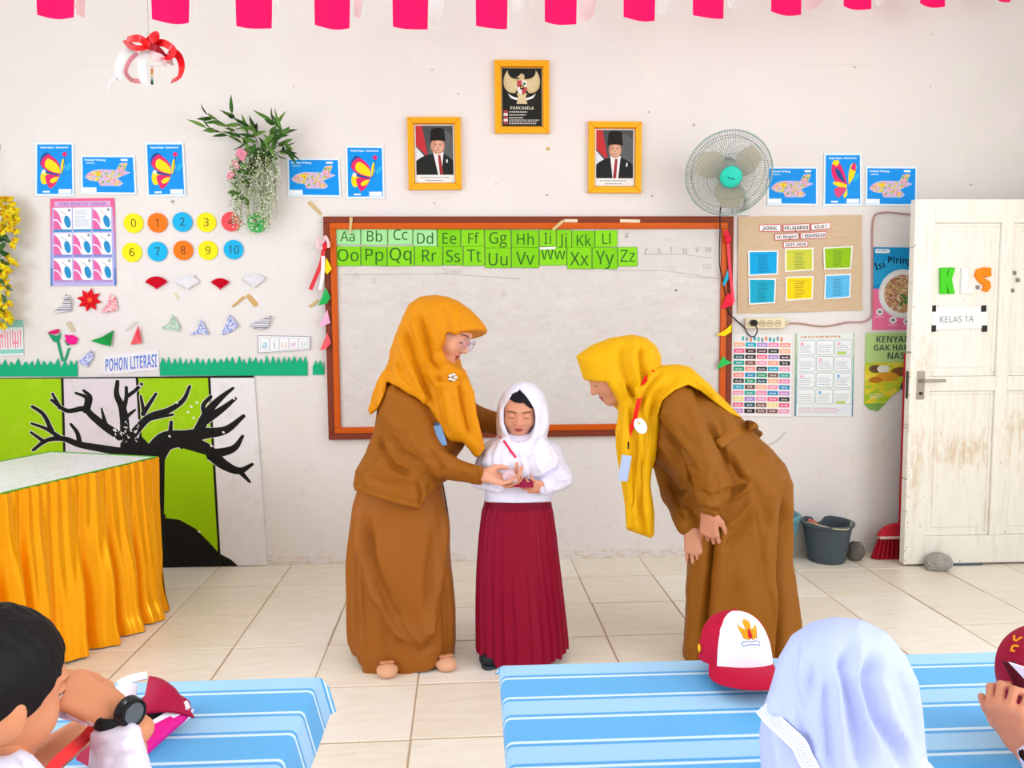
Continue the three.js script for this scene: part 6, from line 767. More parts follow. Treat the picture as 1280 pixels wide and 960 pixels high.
// head: +z is where the face points, +y the crown, 0.22 m tall at scale 1
function headGeo(o) {
  const s = V(0, 0, 0), f0 = blend(0.03, ell(V(0, 0.025, -0.012), 0.075, 0.086, 0.096), ell(V(0, -0.03, 0.022), 0.063, 0.085, 0.066), ell(V(0, -0.086, 0.05), 0.032, 0.024, 0.032), cap(V(0, -0.06, -0.02), V(0, -0.17, -0.035), 0.047, 0.05));
  const cheeks = [-1, 1].map((q) => ell(V(q * 0.036, -0.032, 0.056), 0.026, 0.03, 0.025)), sock = [-1, 1].map((q) => ell(V(q * 0.031, 0.004, 0.098), 0.018, 0.011, 0.016)), eyes = [-1, 1].map((q) => ell(V(q * 0.031, 0.002, 0.0745), 0.0135, 0.0125, 0.0135)), lids = [-1, 1].map((q) => ell(V(q * 0.031, o.down ? 0.003 : 0.006, 0.0752), 0.0142, o.down ? 0.011 : 0.009, 0.0142)), ears = [-1, 1].map((q) => ell(V(q * 0.076, -0.008, -0.008), 0.010, 0.031, 0.019, new THREE.Euler(0, q * 0.35, 0)));
  const w = o.wide || 1, nose = blend(0.009, cap(V(0, 0.012, 0.083), V(0, -0.026, 0.100), 0.0075, 0.0115), ell(V(-0.0115 * w, -0.031, 0.089), 0.009, 0.0075, 0.01), ell(V(0.0115 * w, -0.031, 0.089), 0.009, 0.0075, 0.01)), brow = ell(V(0, 0.026, 0.072), 0.05, 0.011, 0.018), up = ell(V(0, -0.0575, 0.083), 0.021, 0.0058, 0.0095), lo = ell(V(0, -0.0685, 0.081), 0.0175, 0.0062, 0.0095), gap = ell(V(0, -0.063, 0.0925), 0.02, o.open ? 0.0032 : 0.0014, 0.008);
  const f = (x, y, z) => { let d = f0(x, y, z); d = smin(d, Math.min(cheeks[0](x, y, z), cheeks[1](x, y, z)), 0.02); d = smin(d, brow(x, y, z), 0.014); d = smax(d, -Math.min(sock[0](x, y, z), sock[1](x, y, z)), 0.01); d = Math.min(d, eyes[0](x, y, z), eyes[1](x, y, z)); d = smin(d, Math.min(lids[0](x, y, z), lids[1](x, y, z)), 0.003); d = smin(d, nose(x, y, z), 0.009); d = smin(d, up(x, y, z), 0.005); d = smin(d, lo(x, y, z), 0.005); d = smax(d, -gap(x, y, z), 0.003); return smin(d, Math.min(ears[0](x, y, z), ears[1](x, y, z)), 0.006); };
  const g = surface(f, V(-0.10, -0.18, -0.125), V(0.10, 0.125, 0.125), o.cell || 0.003), skin = new THREE.Color(o.skin), lip = new THREE.Color(o.lip || 0xb5524c), hair = new THREE.Color(0x1a1310), browC = new THREE.Color(0x3d2a20), white = new THREE.Color(0xe9e2dc);
  paint(g, (k, x, y, z) => {
    k.copy(skin); const ax = Math.abs(x) - 0.031;
    if (z > 0.05) {
      const lp = smooth(0.0025, -0.001, Math.min(up(x, y, z), lo(x, y, z))); k.lerp(lip, lp); if (gap(x, y, z) < 0.0012) k.lerp(new THREE.Color(0x6a2420), 0.8);
      const bx = Math.abs(x) - 0.031, bl = smooth(0.0045, 0.002, Math.abs(y - (0.0265 - bx * bx * 9))) * smooth(0.023, 0.017, Math.abs(bx)); k.lerp(browC, bl * 0.85);
      const lid = lids[x < 0 ? 0 : 1](x, y, z), eye = eyes[x < 0 ? 0 : 1](x, y, z), inEye = eye < 0.0012 && lid > 0.0008 && y < (o.down ? 0.0 : 0.006); if (inEye) { k.copy(white); if (Math.hypot(ax - (o.look || 0), y + 0.002) < 0.0062) k.setHex(0x20140f); }
      if (eye < 0.003 && Math.abs(y - (o.down ? -0.0055 : 0.0045) + ax * ax * 12) < 0.0022 && Math.abs(ax) < 0.015) k.lerp(hair, 0.9);
    }
    if (o.hair && o.hair(x, y, z)) k.copy(hair);
  });
  return g.applyMatrix4(new THREE.Matrix4().makeScale((o.scale || 1) * (o.broad || 1), o.scale || 1, o.scale || 1)).applyMatrix4(basis(o.fwd, o.up).setPosition(o.at));
}
// hand: wrist at the origin, fingers along +y, palm faces +z, thumb on the +x side (thumb = 1) or -x side
function handGeo(o) {
  const t = o.thumb || 1, curl = o.curl || [[20, 25, 15], [22, 28, 15], [25, 30, 18], [28, 32, 20]], base = [[0.027, 0.088], [0.0085, 0.093], [-0.0105, 0.088], [-0.0285, 0.078]], len = [[0.042, 0.025, 0.020], [0.046, 0.028, 0.021], [0.042, 0.026, 0.020], [0.033, 0.020, 0.018]], spread = o.spread || [6, 2, -3, -8];
  const palm = [cap(V(0, -(o.stub ?? 0.05), 0), V(0, 0.005, 0), 0.0235, 0.0225)], fingers = [], nails = [];
  base.forEach(([bx, by], i) => {
    const b = V(bx * t, by, 0); palm.push(cap(V(bx * t * 0.55, 0.008, 0), b, 0.0155, 0.0115)); let a = 0, p = b.clone(); const sx = Math.sin(spread[i] * R2D) * t, seg = [];
    for (let k = 0; k < 3; k++) { a += curl[i][k] * R2D; const q = p.clone().add(V(sx * len[i][k], Math.cos(a) * len[i][k], Math.sin(a) * len[i][k])); seg.push(cap(p, q, 0.0092 - 0.0007 * k - (i === 3 ? 0.001 : 0), 0.0086 - 0.0008 * k - (i === 3 ? 0.001 : 0))); if (k === 2) nails.push([q.clone().add(V(0, -Math.sin(a) * -0.004, 0)), V(0, Math.sin(a), -Math.cos(a))]); p = q; }
    fingers.push(blend(0.003, ...seg));
  });
  const th = (o.th || [[0.022, 0.016, 0.006], [0.043, 0.042, 0.014], [0.053, 0.068, 0.022], [0.055, 0.09, 0.028]]).map(([x, y, z]) => V(x * t, y, z)); palm.push(cap(th[0], th[1], 0.016, 0.0125)); fingers.push(blend(0.003, cap(th[1], th[2], 0.0112, 0.0098), cap(th[2], th[3], 0.0096, 0.008)));
  const pf = blend(0.016, ...palm), f = (x, y, z) => { let d = pf(x, y, z); let e = 1; for (const q of fingers) e = Math.min(e, q(x, y, z)); return smin(d, e, 0.008); };
  const g = surface(f, V(-0.075, -0.075, -0.035), V(0.075, 0.19, 0.12), o.cell || 0.0028), skin = new THREE.Color(o.skin), nail = new THREE.Color(o.nail || 0xf0b9a4);
  paint(g, (k, x, y, z) => { k.copy(skin); for (const [q, n] of nails) { const dx = x - q.x, dy = y - q.y, dz = z - q.z; if (dx * dx + dy * dy + dz * dz < 0.00007 && dx * n.x + dy * n.y + dz * n.z > 0.003) k.copy(nail); } });
  const s = o.scale || 1; return g.applyMatrix4(new THREE.Matrix4().makeScale(s, s, s)).applyMatrix4((() => { const y = o.dir.clone().normalize(), z = o.palm.clone().addScaledVector(y, -o.palm.dot(y)).normalize(), x = V().crossVectors(y, z); return new THREE.Matrix4().makeBasis(x, y, z).setPosition(o.at); })());
}
const limb = (f, lo, hi, cell, skin) => { const c = new THREE.Color(skin); return paint(surface(f, lo, hi, cell), (k) => k.copy(c)); };
function fuse(list) { const out = list.map((g) => { for (const k of Object.keys(g.attributes)) if (!['position', 'normal', 'color'].includes(k)) g.deleteAttribute(k); return g; }); return mergeGeometries(out); }
const bounds = (pts, z0, z1, pad = 0.03) => { let lo = V(9, 9, 9), hi = V(-9, -9, -9); for (const [x, y] of pts) for (const z of [z0, z1]) { const p = atZ(x, y, z); lo.min(p); hi.max(p); } return [lo.addScalar(-pad), hi.addScalar(pad)]; };
const skinMat = () => M(0xffffff, 0.5, { vertexColors: true });
const cloth = (c, r = 0.75, e = {}) => M(c, r, { sheen: 0.12, sheenRoughness: 0.5, sheenColor: new THREE.Color(c).lerp(new THREE.Color(1, 1, 1), 0.25), ...e });
// skirt: rows of [photo y, left x, right x] at depth zc, half depth dz, with folds by angle
function skirtGeo(rows, zc, dz, fold, n = 180, m = 90, hem) {
  const pos = [], idx = [], cv = (y, k) => { let i = 0; while (i < rows.length - 2 && y > rows[i + 1][0]) i++; const t = (y - rows[i][0]) / (rows[i + 1][0] - rows[i][0]), s = (q) => rows[clamp(q, 0, rows.length - 1)][k]; const p0 = s(i - 1), p1 = s(i), p2 = s(i + 1), p3 = s(i + 2); return 0.5 * (2 * p1 + (p2 - p0) * t + (2 * p0 - 5 * p1 + 4 * p2 - p3) * t * t + (3 * p1 - p0 - 3 * p2 + p3) * t * t * t); };
  const y0 = rows[0][0], y1 = rows[rows.length - 1][0];
  for (let j = 0; j <= m; j++) for (let i = 0; i <= n; i++) {
    const t = j / m, a = i / n * Math.PI * 2, hy = hem ? hem(a) : 0, y = lerp(y0, y1 + hy, t), yy = Math.min(y, y1), L = atZ(cv(yy, 1), y, zc), Rr = atZ(cv(yy, 2), y, zc), cx = (L.x + Rr.x) / 2, rx = (Rr.x - L.x) / 2, rz = typeof dz === 'function' ? dz(t) : dz, c = Math.cos(a), s = Math.sin(a), e = 2 / 2.4, ux = Math.sign(c) * Math.pow(Math.abs(c), e), uz = Math.sign(s) * Math.pow(Math.abs(s), e), k = fold(a, t), nn = Math.hypot(c / rx, s / rz) || 1;
    pos.push(cx + ux * rx + c / rx / nn * k, (L.y + Rr.y) / 2, zc + uz * rz + s / rz / nn * k);
  }
  for (let j = 0; j < m; j++) for (let i = 0; i < n; i++) { const a = j * (n + 1) + i; idx.push(a, a + 1, a + n + 1, a + 1, a + n + 2, a + n + 1); }
  const g = new THREE.BufferGeometry(); g.setAttribute('position', new THREE.Float32BufferAttribute(pos, 3)); g.setIndex(idx); g.computeVertexNormals(); return g;
}
const strap = (pts, w, t = 0.0015) => { const cv = new THREE.CatmullRomCurve3(pts), n = 40, pos = [], idx = []; for (let i = 0; i <= n; i++) { const p = cv.getPoint(i / n), d = cv.getTangent(i / n), v = CAM.clone().sub(p).normalize(), e = V().crossVectors(d, v).normalize().multiplyScalar(w / 2), u = V().crossVectors(e, d).normalize().multiplyScalar(t); if (u.dot(v) < 0) u.negate(); for (const [s, q] of [[-1, 1], [1, 1], [1, -1], [-1, -1]]) pos.push(p.x + s * e.x + q * u.x, p.y + s * e.y + q * u.y, p.z + s * e.z + q * u.z); } for (let i = 0; i < n; i++) for (let k = 0; k < 4; k++) { const a = i * 4 + k, b = i * 4 + (k + 1) % 4; idx.push(a, b, a + 4, b, b + 4, a + 4); } const g = new THREE.BufferGeometry(); g.setAttribute('position', new THREE.Float32BufferAttribute(pos, 3)); g.setIndex(idx); g.computeVertexNormals(); return g; };
// first point where the line of sight through a pixel meets a field
function hit(f, px, py, z0, z1) { for (let z = z0; z > z1; z -= 0.002) { const p = atZ(px, py, z); if (f(p.x, p.y, p.z) < 0) return p; } return atZ(px, py, (z0 + z1) / 2); }
const onto = (f, pts, z0, z1, lift = 0.004) => pts.map(([x, y]) => { const p = hit(f, x, y, z0, z1); return p.add(CAM.clone().sub(p).normalize().multiplyScalar(lift)); });
function shoeGeo(L, w, h, flat) { const f = blend(0.015, ell(V(0, h * 0.45, L * 0.30), w * 0.5, h * 0.55, L * 0.22), ell(V(0, h * 0.5, 0), w * 0.42, h * 0.62, L * 0.3), ell(V(0, h * 0.6, -L * 0.28), w * 0.42, h * 0.75, L * 0.22)); return surface((x, y, z) => smax(smax(f(x, y, z), -y, 0.006), flat && z < L * 0.3 ? y - (h * 0.75) : -1, 0.01), V(-w, -0.01, -L * 0.65), V(w, h * 2, L * 0.65), 0.005); }
// ------------------------------------------------------------------ the teacher standing beside the pupil
const BROWN = 0x965812, SKIN1 = 0xe0a184;
{
  const zc = 1.30, foot = atY(520, 838), o = thing('person', 'woman in mustard headscarf and brown uniform handing something to the pupil', 'person', [foot.x, 0, zc]), P = (x, y, z = zc) => atZ(x, y, z), at0 = o.position, put = (n, g, m, l) => part(n, shift(g, at0), m, o, l);
  const tunicP = [[484, 474], [474, 492], [470, 515], [466, 540], [456, 566], [444, 588], [440, 606], [443, 613], [480, 626], [524, 637], [533, 622], [548, 606], [560, 600], [564, 580], [580, 560], [588, 530], [586, 500], [570, 478], [540, 466], [505, 466]];
  const sleeveP = [[492, 476], [478, 486], [473, 505], [477, 532], [487, 556], [502, 576], [530, 592], [562, 600], [602, 606], [607, 594], [604, 582], [576, 575], [556, 563], [546, 546], [540, 526], [530, 502], [512, 484]];
  const bodyP = [...tunicP.slice(0, 7), [441, 660], [480, 690], [540, 680], [556, 640], ...tunicP.slice(12)], tunicO = outline(tunicP), bodyV = inflate(bodyP, zc, (x, y) => lerp(0.145, 0.168, smooth(540, 630, y)), 0.12);
  const tunicF = blend(0.012, (x, y, z) => smax(bodyV(x, y, z), tunicO(x, y, z), 0.008), inflate(sleeveP, (x) => lerp(1.395, 1.475, smooth(495, 590, x)), (x) => lerp(0.082, 0.05, smooth(500, 600, x)), 0.06), cap(P(565, 508, 1.22), P(600, 525, 1.13), 0.062, 0.052), cap(P(600, 525, 1.13), P(636, 533, 1.12), 0.052, 0.045));
  const [a0, a1] = bounds([[438, 460], [645, 640]], 1.1, 1.56);
  const tg = folds(surface(tunicF, a0, a1, 0.0062), [
    [[[488, 545], [505, 568], [530, 582]], -9, 4], [[[535, 560], [550, 578], [556, 592]], -7, 3], [[[545, 560], [565, 576], [580, 592]], 6, 3], [[[530, 572], [545, 588], [552, 598]], 6, 3.5], [[[560, 575], [575, 585], [582, 598]], -5, 2.6], [[[512, 545], [524, 562], [540, 572]], 6, 4],
    [[[478, 545], [470, 570], [455, 590]], -8, 4], [[[470, 530], [476, 560], [495, 585], [520, 597]], -12, 3.5], [[[462, 575], [490, 592], [525, 600]], 6, 5], [[[452, 592], [480, 605], [520, 612]], -5, 5], [[[520, 600], [526, 618], [524, 636]], -9, 2.4], [[[536, 604], [538, 616]], -8, 3], [[[445, 588], [452, 606], [455, 616]], -7, 3], [[[444, 606], [480, 619], [522, 630]], -3, 1.6, 1], [[[475, 512], [490, 530], [512, 540]], 5, 5], [[[598, 586], [600, 603]], -6, 2.2, 1]]);
  put('tunic', crumple(tg, 0.007, 11), cloth(BROWN, 0.7), 'brown uniform tunic with long sleeves');
  // skirt
  const nf = (a, t) => 0.010 * t * Math.sin(a * 7 + 1.2 * Math.sin(a * 2)) + 0.004 * t * Math.sin(a * 17 + 1) + 0.004 * noise(a * 2, t * 4, 1);
  const sg = skirtGeo([[588, 452, 552], [612, 446, 556], [650, 439, 561], [700, 436, 562], [750, 436, 565], [795, 438, 567], [811, 444, 566]], 1.27, (t) => lerp(0.135, 0.18, t), nf, 240, 120, (a) => 8 * Math.max(0, Math.sin(a)) + 3 * Math.sin(a * 3 + 2));
  folds(sg, [[[[446, 625], [452, 680], [468, 740], [498, 790], [520, 812]], 20, 6], [[[456, 640], [464, 700], [486, 760], [515, 805]], -14, 6], [[[558, 640], [550, 700], [540, 760], [530, 806]], 15, 6], [[[545, 660], [538, 720], [534, 790]], -10, 6], [[[448, 640], [446, 720], [448, 800]], -10, 3.5], [[[470, 720], [490, 770], [525, 800], [545, 775]], 9, 6], [[[556, 700], [562, 760], [560, 812]], 9, 5], [[[490, 660], [500, 720], [520, 770]], 6, 10], [[[452, 650], [450, 740], [456, 816]], 7, 3], [[[500, 795], [524, 816], [548, 800]], -7, 5], [[[532, 795], [540, 778], [545, 766]], 8, 3]]);
  put('skirt', crumple(sg, 0.006, 8, 0.4), cloth(0x99591a, 0.55), 'long brown skirt');
  // headscarf: rounded hood, and a cape that follows the shoulders
  const hoodP = [[545, 369], [525, 371], [511, 380], [502, 398], [493, 420], [487, 440], [492, 462], [512, 478], [545, 482], [568, 474], [578, 464], [592, 452], [604, 436], [612, 420], [607, 408], [600, 399], [588, 387], [574, 377], [560, 371]];
  const hc = P(559, 414, 1.32), fwd = V(0.80, -0.50, 0.34).normalize(), up = V(0.5, 0.86, 0.06), HB = basis(fwd, up).setPosition(hc), HI = HB.clone().invert().elements, hs = 1.06;
  const hoodV = inflate(hoodP, 1.31, (x, y) => lerp(0.118, 0.135, smooth(400, 470, y)), 0.105), hood = (x, y, z) => { const Y = (HI[1] * x + HI[5] * y + HI[9] * z + HI[13]) / hs, Z = (HI[2] * x + HI[6] * y + HI[10] * z + HI[14]) / hs; return smax(hoodV(x, y, z), (Z - (0.040 + 1.05 * Math.max(0, Y + 0.002) + (Y < -0.07 ? (-0.07 - Y) * 2.2 : 0))) * 0.75, 0.008); };
  const capeP = [[500, 440], [486, 452], [472, 478], [464, 500], [459, 512], [463, 519], [472, 512], [480, 496], [484, 477], [497, 483], [512, 492], [526, 500], [533, 503], [541, 517], [550, 531], [557, 546], [563, 552], [579, 553], [587, 563], [592, 574], [600, 571], [607, 560], [602, 540], [594, 515], [588, 495], [587, 475], [582, 462], [560, 455], [530, 450]];
  const capeO = outline(capeP), chest = blend(0.03, tunicF, inflate([[560, 470], [582, 474], [588, 500], [596, 530], [604, 560], [598, 570], [585, 560], [560, 545], [545, 510], [545, 480]], 1.40, 0.075, 0.05), cap(P(502, 430, 1.34), P(465, 512, 1.36), 0.06, 0.014), cap(P(530, 460, 1.33), P(505, 480, 1.38), 0.10, 0.08), cap(P(550, 465, 1.34), P(570, 490, 1.38), 0.09, 0.07));
  const cape = (x, y, z) => smax(chest(x, y, z) - 0.013, capeO(x, y, z), 0.012), hij = (x, y, z) => smin(hood(x, y, z), cape(x, y, z), 0.03);
  const [h0, h1] = bounds([[455, 365], [615, 580]], 1.12, 1.52), hg = folds(surface(hij, h0, h1, 0.0058), [
    [[[514, 388], [522, 420], [530, 450], [546, 478]], 14, 3], [[[522, 384], [532, 418], [538, 450], [550, 466]], -12, 3], [[[534, 380], [540, 410], [548, 440], [556, 456]], 9, 3], [[[506, 402], [516, 440], [528, 480], [545, 520]], -12, 3.5], [[[500, 410], [506, 445], [522, 485], [540, 512]], 12, 4], [[[555, 378], [560, 400], [562, 430]], -6, 4], [[[575, 386], [572, 405], [566, 430]], 5, 4], [[[490, 440], [484, 470], [476, 495]], -8, 4], [[[494, 450], [498, 474], [520, 494]], 8, 4],
    [[[556, 470], [560, 500], [566, 540]], 10, 5], [[[574, 470], [578, 505], [588, 550]], -13, 3.4], [[[584, 475], [590, 520], [600, 558]], 11, 3.5], [[[545, 485], [552, 515], [560, 545]], -8, 4], [[[568, 480], [572, 520], [577, 550]], 7, 3.5], [[[488, 455], [475, 480], [466, 505]], 7, 4], [[[540, 470], [556, 476], [574, 470]], -8, 3], [[[530, 462], [548, 482], [568, 482]], 7, 3]]);
  put('headscarf', crumple(hg, 0.004, 12), cloth(0xd88a02, 0.6), 'mustard yellow headscarf draped over the shoulders');
  // body
  const hand = handGeo({ skin: SKIN1, at: P(604, 594, 1.472), dir: V(0.93, -0.22, 0.05), palm: V(0.25, 0.9, 0.35), thumb: -1, curl: [[35, 45, 25], [30, 38, 20], [28, 30, 18], [30, 28, 18]], scale: 0.95, th: [[0.022, 0.016, 0.010], [0.036, 0.040, 0.026], [0.036, 0.066, 0.036], [0.028, 0.086, 0.042]] });
  const hand2 = handGeo({ skin: SKIN1, at: P(638, 534, 1.12), dir: V(0.9, -0.35, 0.1), palm: V(0.1, -0.2, 1), thumb: 1, scale: 0.92, cell: 0.005 });
  const b = blend(0.05, cap(P(540, 490, 1.29), P(515, 600, 1.28), 0.07, 0.08), cap(P(503, 508, 1.37), P(513, 558, 1.40), 0.024, 0.022), cap(P(513, 560, 1.40), P(604, 594, 1.47), 0.022, 0.021), cap(P(572, 512, 1.21), P(602, 526, 1.13), 0.022, 0.02), cap(P(602, 526, 1.13), P(636, 533, 1.12), 0.022, 0.02), cap(P(495, 610, 1.27), V(-0.36, 0.08, 1.28), 0.06, 0.032), cap(P(530, 610, 1.27), V(-0.16, 0.08, 1.26), 0.06, 0.032), cap(V(-0.36, 0.07, 1.28), V(-0.36, 0.03, 1.40), 0.028, 0.018), cap(V(-0.16, 0.07, 1.26), V(-0.15, 0.03, 1.36), 0.028, 0.018), cap(P(545, 480, 1.29), hc, 0.05, 0.045));
  put('body', fuse([headGeo({ skin: SKIN1, lip: 0xb44a4c, at: hc, fwd, up, scale: hs, down: 1, cell: 0.0028 }), hand, hand2, limb(b, V(-0.75, 0, 1.0), V(0.3, 1.35, 1.6), 0.013, SKIN1)]), skinMat(), 'light skinned face and hands');
  // shoes with bows
  const sm = M(0xe2ab86, 0.45); for (const [x, z, r, w] of [[-0.361, 1.385, 0.12, 1], [-0.150, 1.345, 0.35, 1]]) { const s = put('shoe', shoeGeo(0.24, 0.084, 0.05, 1).rotateY(r).translate(x, 0.001, z), sm, 'beige ballet flat'); const c = V(Math.sin(r) * 0.076 + x, 0.054, Math.cos(r) * 0.076 + z).sub(at0); part('bow', merge([-1, 1].map((q) => new THREE.SphereGeometry(0.016, 12, 8).scale(1, 0.42, 0.55).translate(q * 0.014, 0, 0)).concat([new THREE.SphereGeometry(0.007, 8, 6)])).rotateX(0.5).rotateY(r).translate(c.x, c.y, c.z), M(0xc4855c, 0.4), s); }
  // glasses
  const gl = [], hp = (x, y, z) => V(x, y, z).multiplyScalar(hs).applyMatrix4(HB); for (const s of [-1, 1]) { const r = []; for (let i = 0; i < 20; i++) { const a = i / 20 * 6.283; r.push(hp(s * 0.033 + Math.cos(a) * 0.026, -0.001 + Math.sin(a) * 0.021, 0.103 - Math.abs(Math.cos(a)) * 0.003)); } gl.push(tube(r, 0.0016, 40, 6, true), tube([hp(s * 0.058, 0.004, 0.098), hp(s * 0.074, 0.004, 0.03), hp(s * 0.077, 0, -0.01)], 0.0014, 12, 5)); }
  gl.push(tube([hp(-0.008, 0.002, 0.103), hp(0, 0.006, 0.105), hp(0.008, 0.002, 0.103)], 0.0015, 8, 5)); const gs = put('glasses', merge(gl), M(0xb9a9b8, 0.3, { metalness: 0.5 })); for (const s of [-1, 1]) { const m = part('lens', new THREE.CircleGeometry(0.0255, 24).scale(1, 0.8, 1).translate(s * 0.033, -0.001, 0.1025), M(0xf4f0ff, 0.05, { transmission: 1, thickness: 0 }), gs); m.geometry.applyMatrix4(new THREE.Matrix4().makeScale(hs, hs, hs)).applyMatrix4(HB); shift(m.geometry, at0); }
  const br = hit(hij, 566, 472, 1.55, 1.2); put('brooch', merge([0, 1, 2, 3, 4].map((k) => new THREE.SphereGeometry(0.008, 8, 6).scale(1, 1, 0.5).translate(Math.cos(k * 1.26) * 0.011, Math.sin(k * 1.26) * 0.011, 0))).translate(br.x, br.y, br.z + 0.006), M(0xd8d4d0, 0.2, { metalness: 0.8 }), 'silver flower brooch');
  const idp = hit((x, y, z) => Math.min(hij(x, y, z), tunicF(x, y, z)), 551, 540, 1.6, 1.2), idc = put('name_badge', rbox(0.036, 0.085, 0.006, 0.003).rotateZ(0.28).translate(idp.x - 0.004, idp.y - 0.012, idp.z + 0.012), M(0x7fa6d8, 0.4), 'blue name badge'); part('badge_clip', shift(rbox(0.02, 0.012, 0.008, 0.002).translate(idp.x - 0.014, idp.y + 0.033, idp.z + 0.012), at0), M(0x4a5a78, 0.4), idc);
}
// ------------------------------------------------------------------ the pupil being given the card
{
  const zc = 1.32, at0 = V(atY(648, 828).x, 0, zc), o = thing('person', 'small girl in white headscarf, white blouse and maroon pleated skirt', 'person', at0), P = (x, y, z = zc) => atZ(x, y, z), put = (n, g, m, l) => part(n, shift(g, at0), m, o, l), SK = 0xd9977a, WH = 0xe4e2f4;
  const blouseP = [[628, 540], [612, 552], [603, 572], [600, 592], [606, 612], [606, 626], [604, 650], [646, 660], [689, 650], [690, 626], [696, 606], [700, 590], [696, 568], [684, 550], [668, 540]];
  const f = blend(0.025, inflate(blouseP, zc, 0.10, 0.09), cap(P(612, 566, 1.33), P(601, 597, 1.37), 0.042, 0.040), cap(P(601, 598, 1.37), P(624, 606, 1.44), 0.040, 0.032), cap(P(690, 566, 1.33), P(702, 597, 1.37), 0.042, 0.042), cap(P(702, 598, 1.37), P(682, 608, 1.44), 0.042, 0.034));
  const [a0, a1] = bounds([[590, 535], [716, 634]], 1.18, 1.5);
  const fO = outline([[580, 520], [725, 520], [725, 626.5], [646, 629], [580, 627]]), fB = (x, y, z) => smax(f(x, y, z), fO(x, y, z), 0.006);
  put('blouse', folds(surface(fB, a0, a1, 0.0052), [[[[694, 600], [704, 603], [712, 602]], -6, 2], [[[690, 590], [700, 596], [708, 597]], -5, 2], [[[680, 603], [679, 612], [682, 618]], -5, 1.6], [[[606, 600], [614, 610], [626, 614]], -6, 2], [[[612, 585], [618, 600], [630, 612]], 5, 3], [[[646, 600], [646, 630]], -3, 1.4], [[[694, 570], [700, 585], [706, 592]], 4, 3], [[[690, 612], [700, 610], [708, 604]], 4, 2.5]]), cloth(WH, 0.6), 'white long sleeved blouse');
  const pleat = (a, t) => { const q = (a / (Math.PI * 2) * 26) % 1; return (0.4 + 0.6 * t) * 0.011 * ((q < 0.82 ? q / 0.82 : (1 - q) / 0.18) - 0.5) + 0.004 * t * Math.sin(a * 5 + 1) + 0.0035 * Math.sin(a * 26 * 2 + t * 6) * 0.2; };
  const sg = skirtGeo([[626, 606, 688], [640, 602, 691], [670, 598.5, 695], [710, 596, 699], [760, 595, 704], [803, 595, 708]], 1.31, (t) => lerp(0.098, 0.15, t), pleat, 520, 60, (a) => 12 * Math.pow(Math.max(0, Math.sin(a)), 0.7) + 2.2 * Math.sin(a * 13));
  put('skirt', sg, cloth(0x8a0028, 0.5), 'maroon pleated skirt'); put('waistband', skirtGeo([[622, 607, 687], [631, 605, 689]], 1.31, 0.103, () => 0.002, 80, 4), cloth(0x780024, 0.5));
  const hc = P(649, 512, 1.332), fwd = V(-0.06, -0.30, 0.95), up = V(0.02, 0.95, 0.3), HB = basis(fwd, up).setPosition(hc), HI = HB.clone().invert().elements, hs = 0.86;
  const hoodV = inflate([[655, 476], [641, 480], [629, 490], [622, 506], [620, 526], [621, 545], [628, 560], [648, 566], [670, 562], [683, 550], [687, 530], [686, 508], [680, 491], [669, 480]], 1.312, 0.104, 0.082), open = (X, Y) => { const yy = Y + 0.022; return Math.hypot(X / (Y > 0 ? 0.061 * Math.max(0.05, 1 - Math.pow(Math.max(0, Y) / 0.092, 1.3)) + 0.002 : 0.063), Math.max(0, -yy) / 0.085) - 1; };
  const hood = (x, y, z) => { const X = (HI[0] * x + HI[4] * y + HI[8] * z + HI[12]) / hs, Y = (HI[1] * x + HI[5] * y + HI[9] * z + HI[13]) / hs, Z = (HI[2] * x + HI[6] * y + HI[10] * z + HI[14]) / hs, op = Y > -0.022 ? (Math.abs(X) - 0.074 * Math.sqrt(Math.max(0, 1 - ((Y + 0.022) / 0.130) ** 2)) * (Y > 0.035 ? 1 - (Y - 0.035) * 4 : 1)) : (Math.hypot(X / 0.074, (Y + 0.022) / 0.100) - 1) * 0.06; return smax(hoodV(x, y, z), -Math.max(op, 0.012 - Z), 0.008); };
  const capeP = [[648, 553], [630, 546], [617, 552], [605, 566], [601, 580], [610, 590], [628, 597], [644, 602], [660, 601], [680, 593], [696, 584], [700, 574], [692, 558], [678, 546], [664, 550]], capeO = outline(capeP), under = blend(0.03, f, inflate(capeP, 1.355, 0.075, 0.05), cap(P(650, 572, 1.34), P(650, 582, 1.36), 0.06, 0.06)), hij = (x, y, z) => smin(hood(x, y, z), smax(under(x, y, z) - 0.009, capeO(x, y, z), 0.008), 0.02);
  const [h0, h1] = bounds([[596, 472], [706, 606]], 1.18, 1.5);
  put('headscarf', folds(surface(hij, h0, h1, 0.0045), [[[[626, 500], [627, 530], [636, 552], [648, 565]], 5, 2.5], [[[682, 505], [682, 530], [672, 555], [660, 572]], 6, 2.5], [[[676, 520], [677, 540], [666, 560]], -4, 2], [[[622, 545], [614, 565], [612, 585]], -5, 3], [[[634, 556], [630, 575], [634, 594]], 5, 3.5], [[[648, 566], [650, 585], [646, 600]], -5, 2.4], [[[666, 560], [672, 578], [676, 592]], 5, 3], [[[656, 568], [662, 585], [664, 598]], -4, 2.5], [[[684, 552], [692, 565], [696, 580]], -4, 3], [[[650, 550], [649, 580]], 3, 1.5]]), cloth(0xe9e8f8, 0.6), 'white headscarf falling over the chest');
  const cap0 = ell(V(0, 0.034, -0.006), 0.0785, 0.083, 0.098); put('under_cap', surface((x, y, z) => smax(cap0(x, y, z), 0.072 + 0.25 * (0.06 - z) - y - 1.1 * Math.max(0, x - 0.02), 0.004), V(-0.1, -0.03, -0.12), V(0.1, 0.13, 0.11), 0.004).applyMatrix4(new THREE.Matrix4().makeScale(hs, hs, hs)).applyMatrix4(HB), M(0x17141a, 0.7), 'black under-cap');
